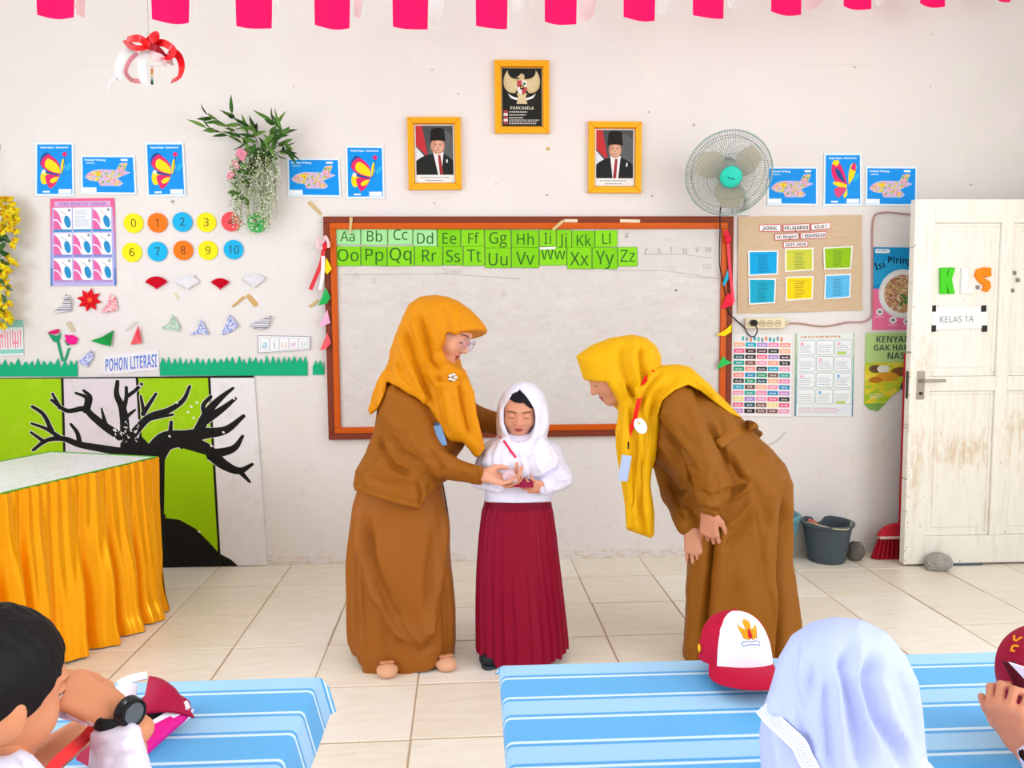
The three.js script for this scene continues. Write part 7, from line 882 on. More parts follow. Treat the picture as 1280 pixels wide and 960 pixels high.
  const hR = handGeo({ skin: SK, at: P(624, 606, 1.442), dir: V(0.8, 0.02, 0.5), palm: V(0.1, 0.95, -0.2), thumb: 1, curl: [[20, 25, 15], [22, 28, 15], [25, 30, 18], [28, 32, 20]], scale: 0.62, cell: 0.003 }), hL = handGeo({ skin: SK, at: P(683, 608, 1.442), dir: V(-0.88, 0.10, 0.45), palm: V(-0.1, 0.35, -0.9), thumb: 1, curl: [[30, 40, 20], [36, 46, 22], [42, 48, 25], [46, 50, 25]], scale: 0.66, cell: 0.003, spread: [10, 3, -5, -12] });
  const fx = [atY(617, 831).x, atY(670, 830).x], b = blend(0.04, cap(P(650, 565), P(648, 650, 1.31), 0.05, 0.05), cap(P(612, 566, 1.33), P(601, 598, 1.37), 0.02), cap(P(601, 598, 1.37), P(624, 606, 1.442), 0.02, 0.016), cap(P(690, 566, 1.33), P(702, 598, 1.37), 0.02), cap(P(702, 598, 1.37), P(683, 608, 1.442), 0.02, 0.016), cap(P(632, 655, 1.31), V(fx[0], 0.07, 1.31), 0.045, 0.03), cap(P(664, 655, 1.31), V(fx[1], 0.07, 1.31), 0.045, 0.03), cap(V(fx[0], 0.05, 1.31), V(fx[0], 0.03, 1.38), 0.025, 0.02), cap(V(fx[1], 0.05, 1.31), V(fx[1], 0.03, 1.38), 0.025, 0.02), cap(P(650, 555), hc, 0.04, 0.04));
  put('body', fuse([headGeo({ skin: SK, lip: 0xc4605c, at: hc, fwd, up, scale: hs, down: 1, open: 1, cell: 0.0022, wide: 1.15, broad: 1.08 }), hR, hL, limb(b, V(-0.05, 0, 1.15), V(0.4, 1.0, 1.5), 0.011, SK)]), skinMat(), 'child face and hands');
  for (const [i, r] of [[0, -0.25], [1, 0.2]]) { put('sock', cyl(0.034, 0.032, 0.10, 20, fx[i] + (i ? -0.012 : 0.03), 0.10, 1.315), M(0xd8d6da, 0.9)); const s = put('shoe', shoeGeo(0.215, 0.084, 0.062).rotateY(r).translate(fx[i], 0.002, 1.325), M(0x22262c, 0.45), 'black school shoe'); part('sole', new THREE.CylinderGeometry(1, 1, 0.012, 32).scale(0.044, 1, 0.11).rotateY(r).translate(fx[i] - at0.x, 0.007, 1.335 - at0.z), M(0x3a3f46, 0.7), s); }
  put('lanyard', strap(onto(hij, [[625, 546], [631, 553], [638, 563], [645, 572]], 1.6, 1.2), 0.008), M(0xe8124c, 0.5), 'thin red lanyard');
  const cd = P(654, 604, 1.475); solo('folded_card', rbox(0.075, 0.006, 0.055, 0.002).rotateX(0.35).rotateZ(-0.05), M(0x9a1240, 0.5), 'small maroon folded card held in the girl\'s hands', 'card', cd);
  const pk = P(638, 596, 1.50); solo('plastic_wrapper', crumple(surface(ell(V(0, 0, 0), 0.03, 0.024, 0.016), V(-0.05, -0.05, -0.05), V(0.05, 0.05, 0.05), 0.004), 0.012, 40), M(0xf3dbe2, 0.25, { transmission: 0.4, thickness: 0 }), 'crumpled clear pink wrapper in the woman\'s fingers', 'wrapper', pk);
}
// ------------------------------------------------------------------ the teacher bending down
{
  const zc = 1.36, foot = atZ(925, 850, zc), at0 = V(foot.x, 0, zc), o = thing('person', 'woman in bright yellow headscarf and brown dress bending forward, hands on knees', 'person', at0), P = (x, y, z = zc) => atZ(x, y, z), put = (n, g, m, l) => part(n, shift(g, at0), m, o, l), DR = 0x8d5510;
  const torsoP = [[826, 478], [842, 470], [862, 470], [884, 484], [905, 502], [925, 521], [945, 543], [965, 563], [981, 585], [988, 606], [988, 640], [975, 668], [935, 700], [890, 700], [868, 680], [862, 655], [856, 630], [845, 605], [833, 588], [818, 574], [812, 556], [812, 525], [818, 498]];
  const sleeveP = [[836, 484], [826, 500], [823, 518], [832, 536], [846, 556], [860, 580], [868, 604], [872, 628], [876, 642], [892, 647], [902, 640], [911, 622], [914, 606], [908, 588], [899, 562], [890, 535], [882, 508], [866, 484], [850, 478]];
  const skirtP = [[925, 560], [955, 562], [978, 582], [988, 606], [990, 650], [991, 700], [996, 750], [1002, 800], [1010, 880], [846, 880], [855, 800], [857, 740], [860, 690], [866, 655], [880, 625], [900, 590]];
  const dressF = blend(0.04, inflate(torsoP, 1.35, 0.165, 0.15), (x, y, z) => smax(inflateS(x, y, z), 0.022 - y, 0.01)), armF = blend(0.02, inflate(sleeveP, (x, y) => lerp(1.47, 1.55, smooth(490, 620, y)), 0.078, 0.06)), farF = blend(0.02, cap(P(832, 560, 1.24), P(846, 616, 1.25), 0.075, 0.062), cap(P(846, 616, 1.25), P(860, 654, 1.44), 0.060, 0.050));
  const inflateS = inflate(skirtP, 1.36, (x, y) => lerp(0.165, 0.205, smooth(600, 830, y)), 0.13), torsoF = (x, y, z) => smin(smin(dressF(x, y, z), armF(x, y, z), 0.012), farF(x, y, z), 0.02);
  const [a0, a1] = bounds([[805, 462], [1012, 845]], 1.1, 1.66);
  put('dress', crumple(folds(surface(torsoF, a0, a1, 0.0066), [
    [[[893, 655], [886, 720], [878, 790], [872, 850]], -26, 4.5], [[[904, 650], [900, 720], [892, 800], [890, 850]], 14, 7], [[[984, 590], [981, 650], [978, 720], [976, 800], [974, 850]], -34, 4.6], [[[989, 630], [993, 700], [997, 770], [1001, 850]], 12, 4], [[[968, 600], [962, 660], [955, 720]], 10, 6], [[[945, 640], [952, 700], [965, 760], [970, 830]], -3, 2, 1], [[[905, 660], [925, 645], [945, 620]], 9, 5], [[[900, 690], [925, 668], [945, 640]], -7, 4], [[[968, 720], [970, 780], [968, 850]], 9, 5], [[[930, 700], [935, 770], [938, 840]], 8, 12], [[[866, 700], [864, 760], [862, 830]], 8, 5],
    [[[828, 535], [850, 562], [872, 590]], -16, 2.6], [[[822, 550], [845, 580], [868, 606]], 8, 3.5], [[[868, 486], [882, 515], [890, 540]], -7, 3], [[[886, 528], [902, 560], [912, 590]], -13, 3.4], [[[855, 570], [862, 600], [872, 622]], 7, 4], [[[878, 560], [886, 585], [884, 610]], 7, 5], [[[872, 612], [888, 622], [904, 618]], -8, 3], [[[878, 626], [890, 632], [902, 628]], 7, 3], [[[895, 590], [900, 606], [898, 620]], -6, 3], [[[874, 634], [898, 640]], -6, 1.8, 1], [[[846, 530], [860, 550], [874, 560]], -5, 4], [[[860, 500], [872, 530], [880, 560]], 5, 6],
    [[[912, 575], [925, 596], [938, 602]], -9, 2.6], [[[905, 615], [920, 612], [938, 604]], -9, 2.4], [[[908, 625], [925, 618], [938, 606]], 8, 3.5], [[[915, 560], [925, 580], [936, 600]], 6, 4], [[[900, 500], [912, 520], [922, 535]], 5, 4], [[[890, 500], [900, 522], [906, 545]], -5, 3], [[[950, 560], [972, 600], [985, 640]], 8, 6], [[[940, 600], [955, 640], [965, 680]], -5, 5], [[[836, 600], [846, 625], [856, 650]], -8, 3], [[[842, 612], [852, 618], [860, 614]], -7, 2.4], [[[848, 634], [858, 640], [866, 636]], 6, 2.4], [[[970, 570], [984, 600], [986, 640]], 7, 4], [[[872, 660], [890, 652], [905, 640]], 5, 4]]), 0.007, 10), cloth(DR, 0.62), 'long brown dress with gathered sleeves');
  // belt
  const bp = onto(torsoF, [[898, 556], [906, 550], [916, 543], [926, 537], [934, 531], [941, 533]], 1.75, 1.2, 0.003); bp.push(P(942, 536, 1.34)); bp.unshift(P(896, 562, 1.47)); put('belt', strap(bp, 0.036, 0.004), cloth(0x945a12, 0.6), 'brown fabric belt'); put('belt_bow', rbox(0.05, 0.03, 0.05, 0.01).rotateZ(-0.6).translate(...P(944, 540, 1.28).toArray()), cloth(0x6e4410, 0.7));
  // headscarf
  const hoodP = [[720, 445], [738, 432], [764, 422], [790, 418], [808, 422], [820, 432], [827, 446], [825, 464], [816, 482], [802, 500], [788, 514], [774, 516], [760, 514], [745, 506], [735, 492], [728, 470]];
  const hc = P(764, 466, 1.37), fwd = V(-0.84, -0.53, 0.12).normalize(), up = V(-0.52, 0.85, 0.0), HB = basis(fwd, up).setPosition(hc), HI = HB.clone().invert().elements;
  const hoodV = inflate(hoodP, 1.37, 0.112, 0.10), hood = (x, y, z) => { const Y = HI[1] * x + HI[5] * y + HI[9] * z + HI[13], Z = HI[2] * x + HI[6] * y + HI[10] * z + HI[14]; return smax(hoodV(x, y, z), (Z - (0.050 + 1.2 * Math.max(0, Y + 0.012))) * 0.72, 0.008); };
  const scarfP = [[818, 462], [832, 456], [846, 454], [863, 459], [888, 481], [912, 506], [929, 524], [914, 518], [897, 506], [876, 489], [860, 481], [843, 488], [828, 501], [821, 525], [819, 560], [818, 585], [790, 590], [774, 580], [769, 558], [768, 540], [772, 517], [785, 500], [805, 480]], scarfO = outline(scarfP), tail = inflate([[775, 510], [769, 538], [770, 562], [776, 600], [781, 632], [783, 662], [800, 668], [814, 673], [818, 668], [818, 640], [813, 605], [816, 580], [821, 555], [824, 525], [826, 500], [800, 495]], (x, y) => 1.44 + 0.012 * Math.sin(x * 0.42), 0.045, 0.03);
  const und = blend(0.03, torsoF, cap(P(800, 485, 1.39), P(855, 490, 1.42), 0.085, 0.10), cap(P(795, 500, 1.40), P(798, 560, 1.41), 0.06, 0.06)), hij = (x, y, z) => smin(smin(hood(x, y, z), tail(x, y, z), 0.02), smax(und(x, y, z) - 0.012, scarfO(x, y, z), 0.01), 0.02);
  const [h0, h1] = bounds([[712, 414], [934, 678]], 1.12, 1.64);
  put('headscarf', folds(surface(hij, h0, h1, 0.006), [
    [[[792, 426], [790, 455], [796, 480], [800, 500]], 13, 4], [[[800, 430], [802, 455], [806, 478]], -13, 3], [[[812, 432], [814, 450], [810, 475]], 8, 4], [[[780, 424], [778, 450], [784, 480], [792, 505]], -9, 4], [[[765, 430], [762, 460], [770, 490]], 4, 6], [[[775, 470], [784, 492], [796, 512]], 9, 3], [[[784, 480], [792, 500], [800, 516]], -9, 2.5], [[[826, 464], [812, 485], [800, 510]], -8, 2.6], [[[832, 468], [812, 495], [802, 530], [800, 580]], 9, 4], [[[845, 470], [822, 495], [812, 530], [810, 570]], -8, 4], [[[860, 474], [880, 488], [905, 510]], -5, 3], [[[845, 462], [870, 474], [900, 502]], 6, 3.5],
    [[[782, 530], [782, 580], [790, 650]], 10, 4], [[[795, 530], [796, 590], [800, 655]], -10, 3.5], [[[806, 540], [806, 600], [811, 660]], 9, 3.5], [[[774, 540], [776, 580], [784, 640]], -6, 3]]), cloth(0xe3aa00, 0.65), 'bright yellow headscarf with a long hanging end');
  // body
  const hN = handGeo({ skin: 0xc98a6c, at: P(886, 641, 1.555), dir: V(0.08, -0.98, -0.1), palm: V(0.5, -0.1, -0.85), thumb: 1, curl: [[25, 35, 20], [30, 40, 20], [34, 42, 22], [36, 44, 24]], scale: 0.95 }), hF = handGeo({ skin: 0xcf9274, at: P(864, 661, 1.465), dir: V(0.10, -0.97, 0.18), palm: V(0.55, -0.05, -0.83), thumb: 1, curl: [[12, 18, 10], [14, 20, 10], [14, 20, 12], [16, 22, 12]], spread: [14, 3, -6, -14], scale: 0.98, stub: 0.006 });
  const b = blend(0.05, cap(P(840, 500, 1.37), P(945, 610, 1.36), 0.07, 0.08), cap(P(855, 505, 1.46), P(892, 600, 1.54), 0.03, 0.03), cap(P(892, 600, 1.54), P(886, 641, 1.555), 0.028, 0.024), cap(P(838, 520, 1.26), P(846, 616, 1.25), 0.03, 0.02), cap(P(846, 616, 1.25), P(862, 656, 1.44), 0.014, 0.018), cap(P(945, 625, 1.42), P(915, 700, 1.42), 0.07, 0.055), cap(P(915, 700, 1.42), V(1.05, 0.08, 1.42), 0.05, 0.032), cap(P(945, 625, 1.30), P(915, 700, 1.30), 0.07, 0.055), cap(P(915, 700, 1.3), V(1.05, 0.08, 1.28), 0.05, 0.032), cap(P(835, 495, 1.37), hc, 0.055, 0.045));
  put('body', fuse([headGeo({ skin: 0xcf9070, at: hc, fwd, up, scale: 1.02, down: 1 }), hN, hF, limb(b, V(0.4, 0, 1.1), V(1.5, 1.3, 1.65), 0.013, 0xc98a6c)]), skinMat(), 'face in profile and hands');
  for (const z of [1.28, 1.42]) put('shoe', shoeGeo(0.23, 0.085, 0.055, 1).rotateY(-1.5).translate(1.0, 0.001, z), M(0x3a2c22, 0.5));
  const ln = put('lanyard', strap(onto(hij, [[818, 464], [811, 470], [806, 476]], 1.7, 1.2).concat(onto(hij, [[796, 512], [793, 525], [787, 540], [783, 552]], 1.7, 1.2, 0.006)), 0.017, 0.0015), M(0xf02418, 0.5), 'red lanyard'); part('clasp', shift(rbox(0.016, 0.03, 0.01, 0.003).translate(...hit(hij, 783, 556, 1.7, 1.2).add(V(0, 0, 0.012)).toArray()), at0), M(0x2a2018, 0.4), ln);
  const ip = hit(hij, 781, 584, 1.7, 1.2); put('name_badge', rbox(0.038, 0.1, 0.005, 0.003).rotateZ(-0.16).translate(ip.x - 0.004, ip.y, ip.z + 0.02), M(0xaebfe0, 0.35, { clearcoat: 0.5 }), 'pale blue name badge'); const mp = hit(hij, 800, 532, 1.7, 1.2); put('round_badge', new THREE.CylinderGeometry(0.027, 0.027, 0.006, 30).rotateX(Math.PI / 2).rotateX(-0.1).scale(0.85, 1.2, 1).rotateZ(0.5).translate(mp.x, mp.y, mp.z + 0.008), M(0xe9ecf2, 0.4), 'white oval badge');
}
// ------------------------------------------------------------------ seated pupils in front
{
  const zc = 3.50, c = atZ(1055, 960, zc), at0 = V(c.x, 0.42, zc), o = thing('person', 'pupil seen from behind in a white headscarf with a lace edge', 'person', at0), P = (x, y, z = zc) => atZ(x, y, z), put = (n, g, m, l) => part(n, shift(g, at0), m, o, l);
  const hp = [[1042, 771], [1014, 777], [989, 794], [973, 822], [963, 858], [954, 884], [949, 915], [951, 960], [952, 1010], [944, 1080], [935, 1160], [1000, 1190], [1120, 1190], [1186, 1160], [1178, 1080], [1169, 1010], [1162, 965], [1157, 930], [1154, 890], [1148, 852], [1133, 820], [1109, 791], [1076, 774]];
  const f = blend(0.03, inflate(hp, 3.50, (x, y) => lerp(0.095, 0.12, smooth(900, 1100, y)), 0.088));
  const [a0, a1] = bounds([[925, 765], [1195, 1195]], 3.36, 3.64);
  put('headscarf', folds(surface(f, a0, a1, 0.0042), [
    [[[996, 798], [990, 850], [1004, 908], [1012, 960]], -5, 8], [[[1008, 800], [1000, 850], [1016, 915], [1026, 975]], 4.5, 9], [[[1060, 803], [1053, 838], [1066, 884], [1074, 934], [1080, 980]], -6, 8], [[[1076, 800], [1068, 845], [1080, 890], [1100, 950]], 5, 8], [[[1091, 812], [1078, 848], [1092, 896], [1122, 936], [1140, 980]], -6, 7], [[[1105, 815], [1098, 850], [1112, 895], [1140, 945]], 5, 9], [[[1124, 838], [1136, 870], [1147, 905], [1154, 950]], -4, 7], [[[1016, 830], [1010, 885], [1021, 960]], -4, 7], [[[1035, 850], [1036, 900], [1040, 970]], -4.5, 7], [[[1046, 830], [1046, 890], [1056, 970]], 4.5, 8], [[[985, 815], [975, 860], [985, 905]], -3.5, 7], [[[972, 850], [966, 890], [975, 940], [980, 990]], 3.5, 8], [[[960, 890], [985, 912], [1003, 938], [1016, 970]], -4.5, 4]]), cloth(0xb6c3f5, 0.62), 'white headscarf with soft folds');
  const laceT = canvasTex(512, 64, (g, w, h) => { g.fillStyle = '#f3f5fd'; g.fillRect(0, 0, w, h); g.strokeStyle = '#b9c4ee'; g.lineWidth = 4; for (let i = 0; i < 32; i++) { g.beginPath(); g.moveTo(i * 16, 8); g.lineTo(i * 16 + 16, 56); g.moveTo(i * 16 + 16, 8); g.lineTo(i * 16, 56); g.stroke(); g.fillStyle = '#a9b6ea'; g.beginPath(); g.arc(i * 16 + 8, 32, 3.5, 0, 7); g.fill(); } });
  for (const pts of [[[952, 884], [962, 896], [975, 908], [988, 920], [999, 931], [1006, 946], [1016, 965], [1024, 990]], [[1164, 956], [1152, 966], [1146, 985]]]) {
    const q = onto(f, pts, 3.66, 3.4, 0.009), cv = new THREE.CatmullRomCurve3(q), n = 60, pos = [], uv = [], idx = []; for (let i = 0; i <= n; i++) { const p = cv.getPoint(i / n), d = cv.getTangent(i / n), v = CAM.clone().sub(p).normalize(), e = V().crossVectors(d, v).normalize().multiplyScalar(0.0095); for (const [s, k] of [[-1, 0], [0, 0.002], [1, 0]]) { pos.push(p.x + e.x * s + v.x * k, p.y + e.y * s + v.y * k, p.z + e.z * s + v.z * k); uv.push(i / n * pts.length / 8, (s + 1) / 2); } } for (let i = 0; i < n; i++) for (let k = 0; k < 2; k++) { const a = i * 3 + k; idx.push(a, a + 1, a + 3, a + 1, a + 4, a + 3); } const g = new THREE.BufferGeometry(); g.setAttribute('position', new THREE.Float32BufferAttribute(pos, 3)); g.setAttribute('uv', new THREE.Float32BufferAttribute(uv, 2)); g.setIndex(idx); g.computeVertexNormals(); put('lace_trim', g, M(0xffffff, 0.7, { map: laceT }), 'white lace edging');
  }
  const t = blend(0.05, cap(V(c.x - 0.06, 0.66, zc - 0.01), V(c.x - 0.06, 0.46, zc), 0.085, 0.075), cap(V(c.x + 0.06, 0.66, zc - 0.01), V(c.x + 0.06, 0.46, zc), 0.085, 0.075)), bl = surface(t, V(c.x - 0.25, 0.40, zc - 0.2), V(c.x + 0.25, 0.8, zc + 0.2), 0.012); put('blouse', bl, cloth(0xe4e4f4, 0.7), 'white school blouse');
  const hc = P(1052, 862, 3.49); put('body', fuse([headGeo({ skin: 0xd39a7c, at: hc, fwd: V(0.05, -0.1, -1), up: V(0, 1, 0), scale: 0.78, cell: 0.006 }), limb(blend(0.03, cap(hc, V(c.x, 0.62, zc), 0.04, 0.05), cap(V(c.x, 0.66, zc), V(c.x, 0.47, zc), 0.06, 0.06)), V(c.x - 0.2, 0.38, zc - 0.15), V(c.x + 0.2, 0.95, zc + 0.15), 0.014, 0xd39a7c)]), skinMat());
}
const seat = (label, x, z, w) => { const o = thing('bench', label, 'bench', [x, 0, z], 'pupils benches'), wd = M(0x8a5a40, 0.6); part('seat', rbox(w, 0.03, 0.3, 0.005, 0, 0.365, 0), wd, o); for (const sx of [-1, 1]) for (const sz of [-1, 1]) part('leg', box(0.04, 0.35, 0.04, sx * (w / 2 - 0.05), 0.175, sz * 0.11), wd, o); };
seat('wooden bench under the pupil in the lace edged headscarf', 0.62, 3.64, 1.2); seat('wooden bench under the boy with the watch', -0.85, 3.64, 1.1);
// ------------------------------------------------------------------ boy with a watch
{
  const zc = 3.48, SK = 0xd58f68, P = (x, y, z = zc) => atZ(x, y, z), at0 = V(P(-20, 960).x, 0.40, 3.52), o = thing('person', 'dark haired boy in white shirt with a black watch, hand to his mouth', 'person', at0), put = (n, g, m, l) => part(n, shift(g, at0), m, o, l);
  const hc = P(-17, 866), fwd = V(0.50, -0.24, -0.83).normalize(), up = V(0.22, 0.97, -0.05), HB = basis(fwd, up).setPosition(hc), hs = 0.93, sc = new THREE.Matrix4().makeScale(hs, hs, hs);
  const skull = ell(V(0, 0.026, -0.014), 0.083, 0.094, 0.103), hairG = surface((x, y, z) => { const line = y - (0.052 - 0.02 * Math.abs(x) / 0.07 + 0.0) , front = z - 0.062, side = smax(-y - 0.02 - 0.55 * z - (z < -0.03 ? 0.05 : 0), z - 0.035, 0.01); let d = skull(x, y, z) + 0.0018 * Math.sin(x * 260 + z * 90) * Math.sin(z * 140 + y * 60); const cut = y > 0.035 ? z - (0.062 + (y - 0.035) * 0.55) : Math.max(z - 0.030 - y * 0.7, -0.045 - y + (z < -0.02 ? -0.03 : 0.02)); return smax(d, cut, 0.006); }, V(-0.11, -0.12, -0.14), V(0.11, 0.14, 0.12), 0.0032); put('hair', hairG.applyMatrix4(sc).applyMatrix4(HB), M(0x141112, 0.6), 'short black hair');
  const wr = P(143, 893, 3.385), hand = handGeo({ skin: SK, at: wr, dir: V(-0.80, 0.56, 0.02), palm: V(-0.50, -0.74, -0.35), thumb: -1, curl: [[38, 50, 30], [42, 52, 30], [46, 55, 30], [50, 55, 30]], scale: 0.80, cell: 0.0026 }), el = P(165, 1010, 3.40), far = P(104, 914, 3.30);
  const arm = blend(0.02, cap(wr, P(152, 935, 3.39), 0.0225, 0.027), cap(P(152, 935, 3.39), el, 0.027, 0.03), cap(el, P(60, 1040, 3.52), 0.032, 0.035), cap(P(60, 1040, 3.52), V(at0.x, 0.55, 3.52), 0.04, 0.07), cap(V(at0.x, 0.62, 3.52), V(at0.x, 0.46, 3.52), 0.06, 0.07), cap(hc.clone().addScaledVector(up, -0.05), P(-15, 1000, 3.52), 0.045, 0.05), cap(P(-15, 1000, 3.52), V(at0.x, 0.6, 3.52), 0.05, 0.06), cap(P(20, 975, 3.42), far, 0.03, 0.022), cap(P(-40, 1050, 3.5), P(20, 975, 3.42), 0.032, 0.03));
  const hand2 = handGeo({ skin: SK, at: far, dir: V(0.1, 0.05, -1), palm: V(-0.1, -1, 0), thumb: -1, scale: 0.64, cell: 0.004 });
  put('body', fuse([headGeo({ skin: SK, at: hc, fwd, up, scale: hs, cell: 0.003 }), hand, hand2, limb(arm, V(-1.1, 0.38, 3.2), V(-0.3, 1.0, 3.7), 0.008, SK)]), skinMat(), 'face, hands and forearms');
  const slv = inflate([[113, 916], [124, 909], [146, 903], [166, 900], [176, 908], [181, 930], [190, 960], [205, 1030], [100, 1040], [108, 980], [112, 940]], 3.392, 0.044, 0.036), sh = inflate([[-130, 965], [-60, 948], [-10, 946], [12, 944], [26, 936], [42, 944], [58, 962], [80, 1000], [110, 1060], [100, 1160], [-180, 1160]], 3.53, 0.085, 0.075), shirt = blend(0.02, slv, sh, cap(P(165, 1030, 3.40), P(60, 1060, 3.52), 0.045, 0.05)), [s0, s1] = bounds([[-190, 890], [215, 1165]], 3.3, 3.64);
  put('shirt', folds(surface(shirt, s0, s1, 0.005), [[[[118, 932], [146, 926], [172, 922]], -2.5, 4, 1], [[[130, 955], [150, 948], [178, 944]], -4, 6], [[[20, 944], [34, 952], [50, 968]], -4, 4]]), cloth(0xe6e2f4, 0.65), 'white school shirt');
  const wc = P(146, 897, 3.387), wd = V(-0.1, -1, 0.05), wq = new THREE.Quaternion().setFromUnitVectors(V(0, 0, 1), wd.clone().normalize()), wt = new THREE.TorusGeometry(0.0265, 0.0045, 8, 40).scale(1, 1, 2.2).applyQuaternion(wq).translate(wc.x, wc.y, wc.z), w = put('wristwatch', wt, M(0x1c1f22, 0.5), 'black digital wristwatch'), fp = P(163, 890, 3.40).sub(at0);
  part('watch_case', new THREE.CylinderGeometry(0.019, 0.021, 0.012, 28).rotateZ(-Math.PI / 2).rotateY(-0.55).translate(fp.x, fp.y, fp.z), M(0x24282c, 0.35), w); part('bezel', new THREE.TorusGeometry(0.0165, 0.0028, 8, 28).rotateY(Math.PI / 2).rotateY(-0.55).translate(fp.x + 0.006, fp.y, fp.z + 0.004), M(0x14171a, 0.3), w); part('watch_face', new THREE.CylinderGeometry(0.014, 0.014, 0.002, 24).rotateZ(-Math.PI / 2).rotateY(-0.55).translate(fp.x + 0.0065, fp.y, fp.z + 0.004), M(0x596066, 0.15), w); part('button', new THREE.SphereGeometry(0.003, 8, 6).translate(fp.x - 0.002, fp.y + 0.018, fp.z + 0.010), M(0x6a6e70, 0.3, { metalness: 0.6 }), w);
  put('lanyard', strap([P(122, 904, 3.36), P(112, 916, 3.365), P(92, 935, 3.42), P(70, 955, 3.455), P(55, 985, 3.50)], 0.016, 0.0016), M(0xf23c3e, 0.45), 'red lanyard');
  const pk = [P(66, 876, 3.395), P(108, 884, 3.405), P(131, 912, 3.41), P(76, 896, 3.40)], pc = P(95, 892, 3.40); solo('snack_packet', shift(quadSlab(pk, 0.006, undefined, 12, 6, (u, v) => 0.003 * Math.sin(u * 14) * Math.sin(v * 6 + 1)), pc), M(0xf0d6e0, 0.2, { transmission: 0.35, thickness: 0, clearcoat: 0.6 }), 'clear plastic snack packet at the boy\'s mouth', 'packet', pc);
}
// ------------------------------------------------------------------ caps on the desks
const domeGeo = (r, rz, h, a0, a1, v0, v1, off = 0, n = 40, m = 20) => { const pos = [], uv = [], idx = []; for (let j = 0; j <= m; j++) for (let i = 0; i <= n; i++) { const a = lerp(a0, a1, i / n), v = lerp(v0, v1, j / m), c = Math.pow(Math.cos(v), 0.75), s = Math.sin(v); pos.push(Math.sin(a) * (r + off) * c, s * (h + off), Math.cos(a) * (rz + off) * c); uv.push(i / n, j / m); } for (let j = 0; j < m; j++) for (let i = 0; i < n; i++) { const q = j * (n + 1) + i; idx.push(q, q + 1, q + n + 1, q + 1, q + n + 2, q + n + 1); } const g = new THREE.BufferGeometry(); g.setAttribute('position', new THREE.Float32BufferAttribute(pos, 3)); g.setAttribute('uv', new THREE.Float32BufferAttribute(uv, 2)); g.setIndex(idx); g.computeVertexNormals(); return g; };
const brimGeo = (r, rz, len, droop, half = 1.15) => { const pos = [], idx = [], n = 30, m = 8; for (const t of [0.002, -0.002]) for (let j = 0; j <= m; j++) for (let i = 0; i <= n; i++) { const a = lerp(-half, half, i / n), e = Math.pow(Math.max(0, Math.cos(a / half * Math.PI / 2)), 0.6), k = j / m; pos.push(Math.sin(a) * (r + len * 0.25 * k * e), t - droop * (1 - Math.cos(a * 1.15)) * 0.9 * Math.sqrt(k) - droop * 0.55 * k * k * e - 0.0, Math.cos(a) * rz + len * k * e); } const N = (n + 1) * (m + 1); for (const s of [0, N]) for (let j = 0; j < m; j++) for (let i = 0; i < n; i++) { const q = s + j * (n + 1) + i; idx.push(q, q + n + 1, q + 1, q + 1, q + n + 1, q + n + 2); } for (let i = 0; i < n; i++) { const q = m * (n + 1) + i; idx.push(q, q + N, q + 1, q + 1, q + N, q + N + 1); } const g = new THREE.BufferGeometry(); g.setAttribute('position', new THREE.Float32BufferAttribute(pos, 3)); g.setIndex(idx); g.computeVertexNormals(); return g; };
